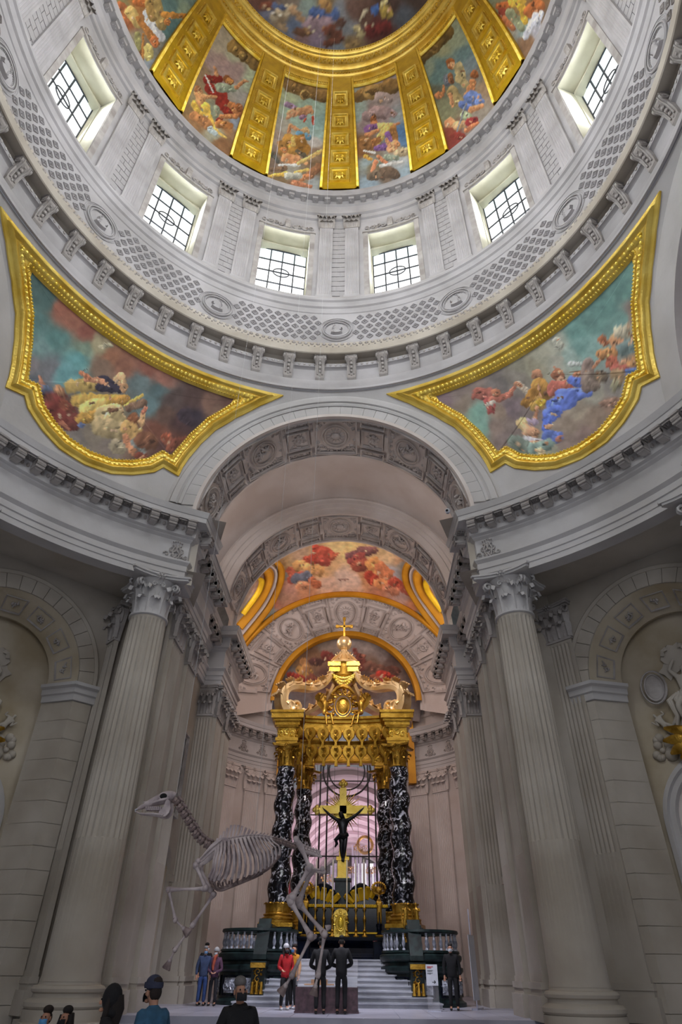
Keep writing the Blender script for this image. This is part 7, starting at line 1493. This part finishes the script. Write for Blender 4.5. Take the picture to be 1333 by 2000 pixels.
# fore legs: near leg raised forward, far leg reaching down
def leg(name, pts, sy, rad_, dys=None):
    L = bpy.data.objects.new(name, None); COL.objects.link(L); L.parent = hs; names = ('upper_bone', 'cannon_bone', 'pastern_bone')
    q = [HP(x, y, sy*(dys[i] if dys else .17)) for i, (x, y) in enumerate(pts)]
    for i in range(len(q)-1):
        if i < len(names): longbone(names[i], q[i], q[i+1], rad_[i], L)
        if i > 0:
            mb = MB(); r = rad_[i-1]*1.1
            for k in range(5): a = k*1.26; mb.ball(q[i]+Vector((r*.5*cos(a), r*.7*sin(2*a), r*.6*sin(a))), r*.62, 7, 5)
            mb.build('joint_bones', BND, L)
    d = (q[-1]-q[-2]).normalized(); mb = MB(); e = q[-1]
    vs = []
    for t_, r in ((0, .038), (.03, .045), (.11, .075), (.125, .07)):
        for k in range(10): a = 2*pi*k/10; u_ = d.cross(Vector((0, 1, 0))).normalized(); vs.append(e+d*t_+u_*(r*cos(a))+Vector((0, 1, 0))*(r*.9*sin(a)))
    mb.add(vs, [(j*10+k, j*10+(k+1) % 10, (j+1)*10+(k+1) % 10, (j+1)*10+k) for j in range(3) for k in range(10)]+[tuple(range(10)), tuple(30+k for k in range(10))]); mb.build('hoof', BND, L)
    return L
leg('raised_fore_leg', [(528, 690), (300, 698), (342, 885), (392, 935)], -1, (.042, .034, .03))
leg('lowered_fore_leg', [(552, 712), (420, 908), (308, 1062), (276, 1130)], 1, (.042, .034, .03))
for sy, a in ((-1, [(1160, 566), (1058, 745)]), (1, [(1166, 566), (1088, 756)])): longbone('thigh_bone', HP(*a[0], sy*.15), HP(*a[1], sy*.19), .062, k0=1.4, k1=1.6); mb = MB(); mb.ball(HP(a[1][0]-24, a[1][1]+8, sy*.19), (.045, .04, .06), 8, 6); mb.build('kneecap', BNE, hs)
leg('near_hind_leg', [(1048, 772), (1172, 985), (1056, 1222), (1016, 1286)], -1, (.056, .042, .034), (.19, .2, .2, .2))
leg('far_hind_leg', [(1092, 776), (1248, 962), (1206, 1222), (1190, 1292)], 1, (.054, .042, .034), (.19, .2, .2, .2))
for sy, (x, y) in ((-1, (1190, 1000)), (1, (1270, 935))): mb = MB(); mb.tube([HP(x-14, y-8, sy*.2), HP(x+8, y-18, sy*.2), HP(x+10, y-30, sy*.2)], [.05, .04, .03], 7); mb.build('heel_bone', BNE, hs)
for i, (x, y) in enumerate(((330, 110), (820, 366), (1090, 400))):
    p = HP(x, y); mb = MB(); mb.tube([p, Vector((p.x, p.y, 46.0))], .004, 4); mb.build('suspension_wire', mat('steel_wire', (190, 190, 190), rough=.4), hs)
# ---------------------------------------------------------------- visitors
def floorpos(u, v_feet, z): p = atz(u, v_feet, z); return (float(p[0]), float(p[1]), z)
ZU = .96
BK = (15, 15, 19)
# two men in black seen from behind at the display case
P = pose(1.80, lh=V(-.10, .22, 1.02), le=V(-.30, .02, 1.10), rh=V(.10, .22, 1.02), re=V(.30, .02, 1.10), head=(0, .03)); person('man in black seen from behind at the display case, legs partly behind a hoof', pos=(floorpos(625, 1981, ZU)[0], 15.05, ZU), face=rad(4), H=1.80, P=P, coat=BK, hair=(18, 14, 14), coatlen=-.15)
P = pose(1.84, lh=V(-.08, .24, 1.05), le=V(-.30, .02, 1.12), rh=V(.08, .24, 1.05), re=V(.30, .02, 1.12), head=(0, .03)); person('broad man in black jacket seen from behind, beside the purple display case corner', pos=(floorpos(667, 1981, ZU)[0], 15.1, ZU), face=rad(-3), H=1.84, P=P, coat=BK, hair=(22, 18, 16), coatlen=-.15)
P = pose(1.68, lh=V(-.15, .16, 1.0), le=V(-.27, 0, 1.1), rh=V(.2, .2, 1.05), head=(.02, 0)); person('visitor in red jacket and white beanie beside the stairs', pos=(floorpos(557, 1972, ZU)[0], 17.2, ZU), face=rad(-150), H=1.72, P=P, coat=(176, 22, 30), legs=(20, 20, 24), shoes=(200, 200, 200), hat=(196, 196, 200), hair=(34, 24, 20), longhair=True, mask=(60, 60, 66))
P = pose(1.70, rh=V(.12, .22, 1.62), re=V(.28, .12, 1.38)); person('visitor in yellow jacket with blue mask standing just behind the red jacket', pos=(floorpos(574, 1970, ZU)[0], 17.9, ZU), face=rad(140), H=1.70, P=P, coat=(196, 130, 30), legs=(18, 18, 22), shoes=(190, 190, 196), hair=(40, 28, 22), mask=(70, 130, 190))
P = pose(1.78, head=(0, 0)); person('museum guard in black suit and white mask beside the direction sign', pos=(floorpos(888, 1974, ZU)[0], 18.2, ZU), face=rad(172), H=1.78, P=P, coat=BK, legs=(14, 14, 18), hair=(60, 56, 54), mask=(214, 216, 222))
person('visitor in black coat half hidden behind the western pier', pos=(-4.82, 20.2, ZU), face=rad(-140), H=1.78, coat=BK, legs=(18, 18, 22), hair=(20, 16, 14), mask=(200, 204, 212))
person('visitor in blue jacket with grey hair and pale mask near the western pier', pos=(-4.66, 19.3, ZU), face=rad(-160), H=1.66, coat=(60, 76, 110), legs=(50, 76, 130), hair=(150, 150, 154), mask=(120, 160, 200))
P = pose(1.62, lh=V(-.06, .2, 1.0), rh=V(.06, .2, 1.0), le=V(-.28, .02, 1.1), re=V(.28, .02, 1.1)); t_, P_, s_ = person('visitor in purple jacket, orange scarf and white cap near the western pier', pos=(-4.28, 19.4, ZU), face=rad(175), H=1.62, P=P, coat=(92, 60, 84), legs=(36, 36, 44), hair=(120, 110, 104), hat=(206, 206, 208), mask=(200, 206, 214))
mb = MB(); mb.tube([P_['throat']+V(-.05, .09, .02), P_['throat']+V(0, .13, -.04), P_['throat']+V(.05, .12, -.3), P_['throat']+V(.04, .12, -.42)], [.05, .06, .05, .03], 8); mb.build('scarf', cloth((196, 96, 72)), t_)
# foreground on the lower floor
def fg(u, vh, H, y): p = aty(u, vh, y); return (float(p[0]), y, .10)
P = pose(1.73, rh=V(.26, .30, 1.06), re=V(.30, .02, 1.10), lh=V(-.24, .05, .84), head=(.02, .02)); t_, P_, s_ = person('grey haired man in black jacket and black mask holding a phone', pos=(fg(470, 1950, 1.8, 2.0)), face=rad(205), H=1.73, P=P, coat=(18, 18, 22), hair=(110, 106, 104), mask=(26, 28, 34))
mb = MB(); h = P_['rha']; M = Matrix.Translation(h+V(.0, .12, .035)) @ Matrix.Rotation(rad(20), 4, 'X'); mb.box(-.038, .038, -.08, .08, -.005, .005); mb.v = [tuple(M @ Vector(p)) for p in mb.v]; ph = mb.build('phone', SHD, None, 0); ph.matrix_basis = Matrix.Translation(t_.location) @ Matrix.Rotation(t_.rotation_euler.z, 4, 'Z'); tag(ph, 'black phone held by the grey haired man in the foreground', 'phone')
P = pose(1.72, head=(0, .02), lean=.05); person('visitor in blue hooded sweater and dark beanie, turned towards the skeleton head', pos=(fg(306, 1950, 1.8, 1.5)), face=rad(60), H=1.76, P=P, coat=(52, 98, 130), legs=(40, 32, 46), hair=(40, 30, 26), hat=(54, 58, 80), mask=(22, 22, 26), coatlen=-.08)
P = pose(1.64, lh=V(-.3, .1, .98), le=V(-.36, -.05, 1.1)); person('dark hooded silhouette of a visitor before the western column', pos=(fg(214, 1980, 1.6, 1.1)), face=rad(100), H=1.64, P=P, coat=(16, 14, 18), hood=True, longhair=True)
def seated(label, u, vtop, y, **k):
    z = float(aty(u, vtop, y)[2])-1.27; x = float(aty(u, vtop, y)[0])
    P = pose(1.72, hips=V(0, 0, .52), lk=V(-.12, .42, .50), rk=V(.12, .42, .50), lf=V(-.12, .42, .09), rf=V(.12, .42, .09), lh=V(-.05, .34, .66), rh=V(.05, .34, .66), le=V(-.26, .10, .74), re=V(.26, .10, .74)); zz = .10
    return person(label, pos=(x, y, zz), H=1.72, P=P, **k)
seated('seated man with light blue mask and dark jacket at the column foot', 96, 1966, 4.6, face=rad(178), coat=(22, 22, 26), hair=(38, 26, 20), mask=(90, 160, 216))
seated('seated woman with long dark hair and black mask at the column foot', 134, 1968, 4.6, face=rad(165), coat=(16, 16, 20), hair=(26, 20, 18), longhair=True, mask=(24, 24, 28))
mb = MB(); mb.box(-11, -2.6, 4.2, 5.1, .10, .52); mb.box(-11.02, -2.58, 4.16, 5.12, .52, .58); bn_ = mb.build('bench', WHM, None, 0); tag(bn_, 'low stone bench carrying the two seated visitors', 'bench')
# ---------------------------------------------------------------- display case, sign, banner, camera
x0, x1 = float(atz(577, 1978, ZU)[0]), float(atz(700, 1978, ZU)[0]); yc = 15.6
dc = thing('display_case', 'purple granite plinth with a glass case on top before the stairs', 'display case', ((x0+x1)/2, yc, ZU)); w = (x1-x0)/2
mb = MB(); mb.box(-w, w, 0, .9, 0, .62); mb.box(-w-.02, w+.02, -.02, .92, 0, .05); mb.build('plinth', PRP, dc, 0)
mb = MB(); mb.box(-w+.05, w-.02, .03, .87, .62, .66); mb.box(w-.42, w-.02, .02, .1, .6, .88); mb.build('label_panel', WHT, dc, 0)
GL2 = GLS.copy(); GL2.name = 'case_glass'; GL2.node_tree.nodes['Principled BSDF'].inputs['Alpha'].default_value = .07
mb = MB(); mb.box(-w, w, 0, .015, .66, 1.3); mb.box(-w, -w+.015, 0, .9, .66, 1.3); mb.box(w-.015, w, 0, .9, .66, 1.3); mb.box(-w, w, .885, .9, .66, 1.3); mb.box(-w, w, 0, .9, 1.3, 1.315); mb.build('glass_box', GL2, dc, 0)
md = thing('church_model', 'small ochre building model inside the glass case', 'model', ((x0+x1)/2-.25, yc+.45, ZU+.66))
mb = MB(); mb.box(-.45, .45, -.25, .25, 0, .03); mb.box(-.25, .25, -.1, .1, .03, .14); mb.lathe([(.1, .14), (.1, .2), (.08, .27), (.03, .32), (.01, .42)], 12); mb.build('building', cloth((176, 130, 80)), md)
p = aty(846, 1935, 17.6); sg_ = thing('sign', 'white direction sign with a right arrow on a clear stand', 'sign', (float(p[0]), 17.6, ZU))
mb = MB(); mb.box(-.19, .19, -.015, .015, .66, 1.22); mb.build('board', WHT, sg_, 0)
mb = MB(); mb.box(-.19, .19, -.006, .006, .02, .66); mb.build('clear_panel', GL2, sg_, 0); mb = MB(); mb.box(-.2, .2, -.12, .12, 0, .02); mb.build('foot', PIP, sg_, 0)
mb = MB(); mb.box(.0, .10, -.02, -.016, .745, .76); mb.add([(.12, -.018, .7525), (.07, -.018, .80), (.055, -.018, .785), (.095, -.018, .7525), (.055, -.018, .72), (.07, -.018, .705)], [(0, 1, 2, 3), (0, 3, 4, 5)]); mb.build('arrow', SHD, sg_, 0)
mb = MB()
for i, (z, w_) in enumerate(((1.15, .2), (1.12, .14))): mb.box(-.15, -.15+w_, -.02, -.016, z, z+.016)
mb.build('red_lettering', RED, sg_, 0)
mb = MB()
for i, (z, w_) in enumerate(((1.06, .2), (1.035, .16), (.99, .18), (.965, .12))): mb.box(-.15, -.15+w_, -.02, -.016, z, z+.008)
mb.build('small_lettering', LED, sg_, 0)
p = aty(927, 1900, 19.2); bs_ = thing('banner_stand', 'tall narrow white banner seen edge on beside the eastern pier', 'banner', (float(p[0]), 19.2, ZU), rad(68))
mb = MB(); mb.box(-.42, .42, -.006, .006, .25, 2.1); mb.build('panel', WHT, bs_, 0); mb = MB(); mb.box(-.45, .45, -.1, .1, 0, .05); mb.box(-.01, .01, .0, .03, 0, 2.9); mb.build('stand', PIP, bs_, 0)
p = aty(875, 1000, 10.75); sc_ = thing('security_camera', 'small white dome camera at the corner of the eastern cornice', 'camera', (float(p[0]), 10.75, 15.76)); mb = MB(); mb.ball((0, 0, .1), .1, 12, 8); mb.lathe([(.06, 0), (.06, .05)], 10); mb.build('housing', WHT, sc_); mb = MB(); mb.ball((-.03, -.07, .08), .05, 10, 6); mb.build('lens', SHD, sc_)
# canopy angels
for sx in (-1, 1):
    P = pose(1.9, hips=V(0, 0, .3), lk=V(-.12, .42, .12), rk=V(.14, .40, .06), lf=V(-.14, .62, -.42), rf=V(.18, .60, -.5), lh=V(-.30 if sx > 0 else -.2, .35, .95), le=V(-.36, .15, .8), rh=V(.30, .35, .95), re=V(.36, .15, .8), head=(-sx*.03, .02))
    a = body(P, 1.9/1.75, GLB, bpy.data.objects['baldachin'], 'seated_angel', True, M=Matrix.Translation((sx*.92, .42, 10.05)) @ Matrix.Rotation(rad(180-sx*28), 4, 'Z'))
    q = MB(); vs, fs = acanthus(.8, .22, .2, nv=8); M = Matrix.Translation((sx*.98, .75, 10.7)) @ Matrix.Rotation(sx*rad(24), 4, 'Y'); q.add([tuple(M @ Vector(p_)) for p_ in vs], fs); q.build('angel_wing', GLB, bpy.data.objects['baldachin'])
# gilded figure group at the foot of the eastern front column
fg_ = thing('gilded_figures', 'gilded standing figure pair at the foot of the right front twisted column', 'statue', (2.95, 21.6, 3.0))
for dx, f in ((-.2, 20), (.22, -25)):
    P = pose(1.25, lh=V(-.05, .2, 1.35), le=V(-.25, .1, 1.3)); body(P, .72, GLB, fg_, 'figure', True, M=Matrix.Translation((dx, 0, 0)) @ Matrix.Rotation(rad(180+f), 4, 'Z'))
mb = MB(); mb.lathe([(.34, -.1), (.3, .0), (.2, .06)], 14); mb.build('foot', GLB, fg_)
# ---------------------------------------------------------------- carved relief groups on the chapel walls
def relief_fig(parent, DMx, cx, cy, sc_, rot, sx, pose_kw, m=STW, name='relief_figure'):
    P = pose(1.75, **pose_kw); c_, s__ = cos(rot), sin(rot)
    J = {}; E = []
    base = {'pelvis': .15, 'waist': .125, 'chest': .15, 'neck': .06, 'throat': .055, 'skull': .08, 'crown': .07}
    for n in 'lr': base.update({n+'sh': .075, n+'el': .055, n+'ha': .045, n+'hip': .12, n+'kn': .09, n+'an': .055})
    E = [('pelvis', 'waist'), ('waist', 'chest'), ('chest', 'neck'), ('neck', 'throat'), ('throat', 'skull'), ('skull', 'crown')]
    for n in 'lr': E += [('chest', n+'sh'), (n+'sh', n+'el'), (n+'el', n+'ha'), ('pelvis', n+'hip'), (n+'hip', n+'kn'), (n+'kn', n+'an')]
    for k, r in base.items():
        v = P[k]; x, y, z = v.x*sc_*sx, v.z*sc_-sc_*.95, v.y*sc_*.6
        J[k] = (Vector(DMx(cx+x*c_-y*s__, cy+x*s__+y*c_, 1.30-.10-z)), r*sc_)
    return skin(name, J, E, m, parent, 1, 'pelvis')
for sx, side in ((-1, 'west'), (1, 'east')):
    n = Vector((sx*.70711, .70711, 0)); t_ = Vector((-sx*.70711, .70711, 0))
    def DM2(x, y, z, n=n, t_=t_): p = n*(15+z)+t_*x; return (p.x, p.y, y)
    rg = thing('relief_group', ('carved stone relief of winged figures and children on clouds, upper west chapel wall' if sx < 0 else 'carved stone relief of a winged figure with oval shield on clouds, upper east chapel wall'), 'relief', (0, 0, 0))
    relief_fig(rg, DM2, .10, 9.15, 1.15, rad(8), 1, dict(lh=V(-.30, .2, 1.15), le=V(-.38, .1, 1.25), rh=V(.20, .1, 1.92), re=V(.36, .1, 1.62), lk=V(-.25, .3, .55), rk=V(.25, .3, .6)))
    relief_fig(rg, DM2, 1.05, 8.35, .62, rad(-35), 1, dict(lh=V(-.4, .2, 1.5), le=V(-.4, .1, 1.3), rh=V(.35, .2, 1.5), lk=V(-.2, .3, .6)))
    relief_fig(rg, DM2, -.75, 8.2, .62, rad(25), -1, dict(lh=V(-.4, .2, 1.5), rh=V(.45, .2, 1.3), rk=V(.3, .3, .6)))
    relief_fig(rg, DM2, .55, 7.75, .55, rad(70), 1, dict(rh=V(.35, .2, 1.5), lk=V(-.25, .3, .5)))
    if sx > 0:
        mb = MB(); q = MB(); q.ball((0, 0, 0), (.34, .48, .10), 16, 8); oval_ring(q, 0, 0, .40, .54, .08, .14, 20); q.add([], [])
        mb.add([DM2(1.02+x, 9.55+y, 1.18-z) for x, y, z in q.v], q.f); mb.build('shield', STD, rg)
    rr_ = random.Random(11)
    for k, (x, y, r) in enumerate(((1.3, 7.9, .30), (.9, 7.5, .34), (.4, 7.2, .3), (1.45, 7.55, .22), (-.1, 7.35, .34), (-.6, 7.6, .34), (-1.1, 7.9, .3), (.1, 7.8, .3), (.7, 8.0, .24), (-1.3, 8.4, .2), (.7, 7.1, .26))):
        mb = MB()
        for q in range(6): a = rr_.uniform(0, 6.28); mb.ball(DM2(x+r*.75*cos(a), y+r*.5*sin(a), 1.33), (r*rr_.uniform(.35, .6),)*3, 12, 8)
        mb.build('cloud', STW, rg, 60)
    for k, (x, y, a) in enumerate(((.62, 9.9, -50), (-.45, 9.9, 50))):
        vs, fs = acanthus(1.2, .28, .15, nv=8); M = Matrix.Rotation(rad(a), 3, 'Y'); mb = MB(); mb.add([DM2(x+(M @ Vector(p_)).x, y+(M @ Vector(p_)).z, 1.3+p_[1]*.5) for p_ in vs], fs); mb.build('wing', STW, rg)
    for k in range(10): mb = MB(); x = -.55+.13*k; mb.tube([DM2(x*.6+.1, 9.45-.03*k, 1.15), DM2(x+.12*sin(k), 9.0, 1.05), DM2(x-.08*cos(k*2), 8.5, 1.10), DM2(x*1.4+.12, 8.0+.1*sin(k*3), 1.2)], [.04, .075, .07, .03], 7); mb.build('drapery_fold', STW, rg)
# ---- relief panels and chapel openings in the recess of the arm
for sx in (-1, 1):
    W_ = bpy.data.objects['wall_west' if sx < 0 else 'wall_east']; X = sx*6.63
    mb = MB(); q = MB(); frame_rect(q, -.95, .95, 6.9, 10.2, .16, .14); foliage(q, -.6, .6, 7.3, 9.8, .16, 4, 5)
    mb.add([(X-sx*z, 18.65+x, y) for x, y, z in q.v], q.f); mb.build('relief_panel', STD, W_)
    mb = MB()
    for r0, r1, d0, d1 in ((1.25, 1.15, 0, .12), (1.15, 1.05, .12, .1), (1.05, .95, .1, .16), (.95, .88, .16, 0)):
        pa = [(r0, .96)]+[(r0*cos(pi*i/16), 4.9+r0*sin(pi*i/16)) for i in range(17)]+[(-r0, .96)]; pb = [(r1, .96)]+[(r1*cos(pi*i/16), 4.9+r1*sin(pi*i/16)) for i in range(17)]+[(-r1, .96)]; k = len(pa)
        mb.add([(X-sx*d0, 18.65+x, y) for x, y in pa]+[(X-sx*d1, 18.65+x, y) for x, y in pb], [(i, i+1, k+i+1, k+i) for i in range(k-1)])
    mb.box(*sorted((X, X-sx*.25)), 17.35, 17.75, 4.7, 4.95); mb.box(*sorted((X, X-sx*.25)), 19.55, 19.95, 4.7, 4.95); mb.build('door_surround', STW, W_)
    mb = MB(); mb.box(*sorted((X-sx*.01, X-sx*.03)), 17.8, 19.5, .96, 5.2); mb.build('door_panel', STY, W_, 0)
# ---------------------------------------------------------------- fine repeated mouldings too small to pick apart
for o in bpy.data.objects:
    b = o.name.split('.')[0]
    if o.parent and b in ('bead_and_leaf_moulding', 'bead_moulding', 'egg_moulding', 'leaf_moulding', 'leaf_border', 'panel_top_border', 'scroll_ornament', 'frieze_relief', 'garland', 'upright_bar_set', 'gilded_carving', 'gilded_ledge', 'branches'): o['kind'] = 'stuff'
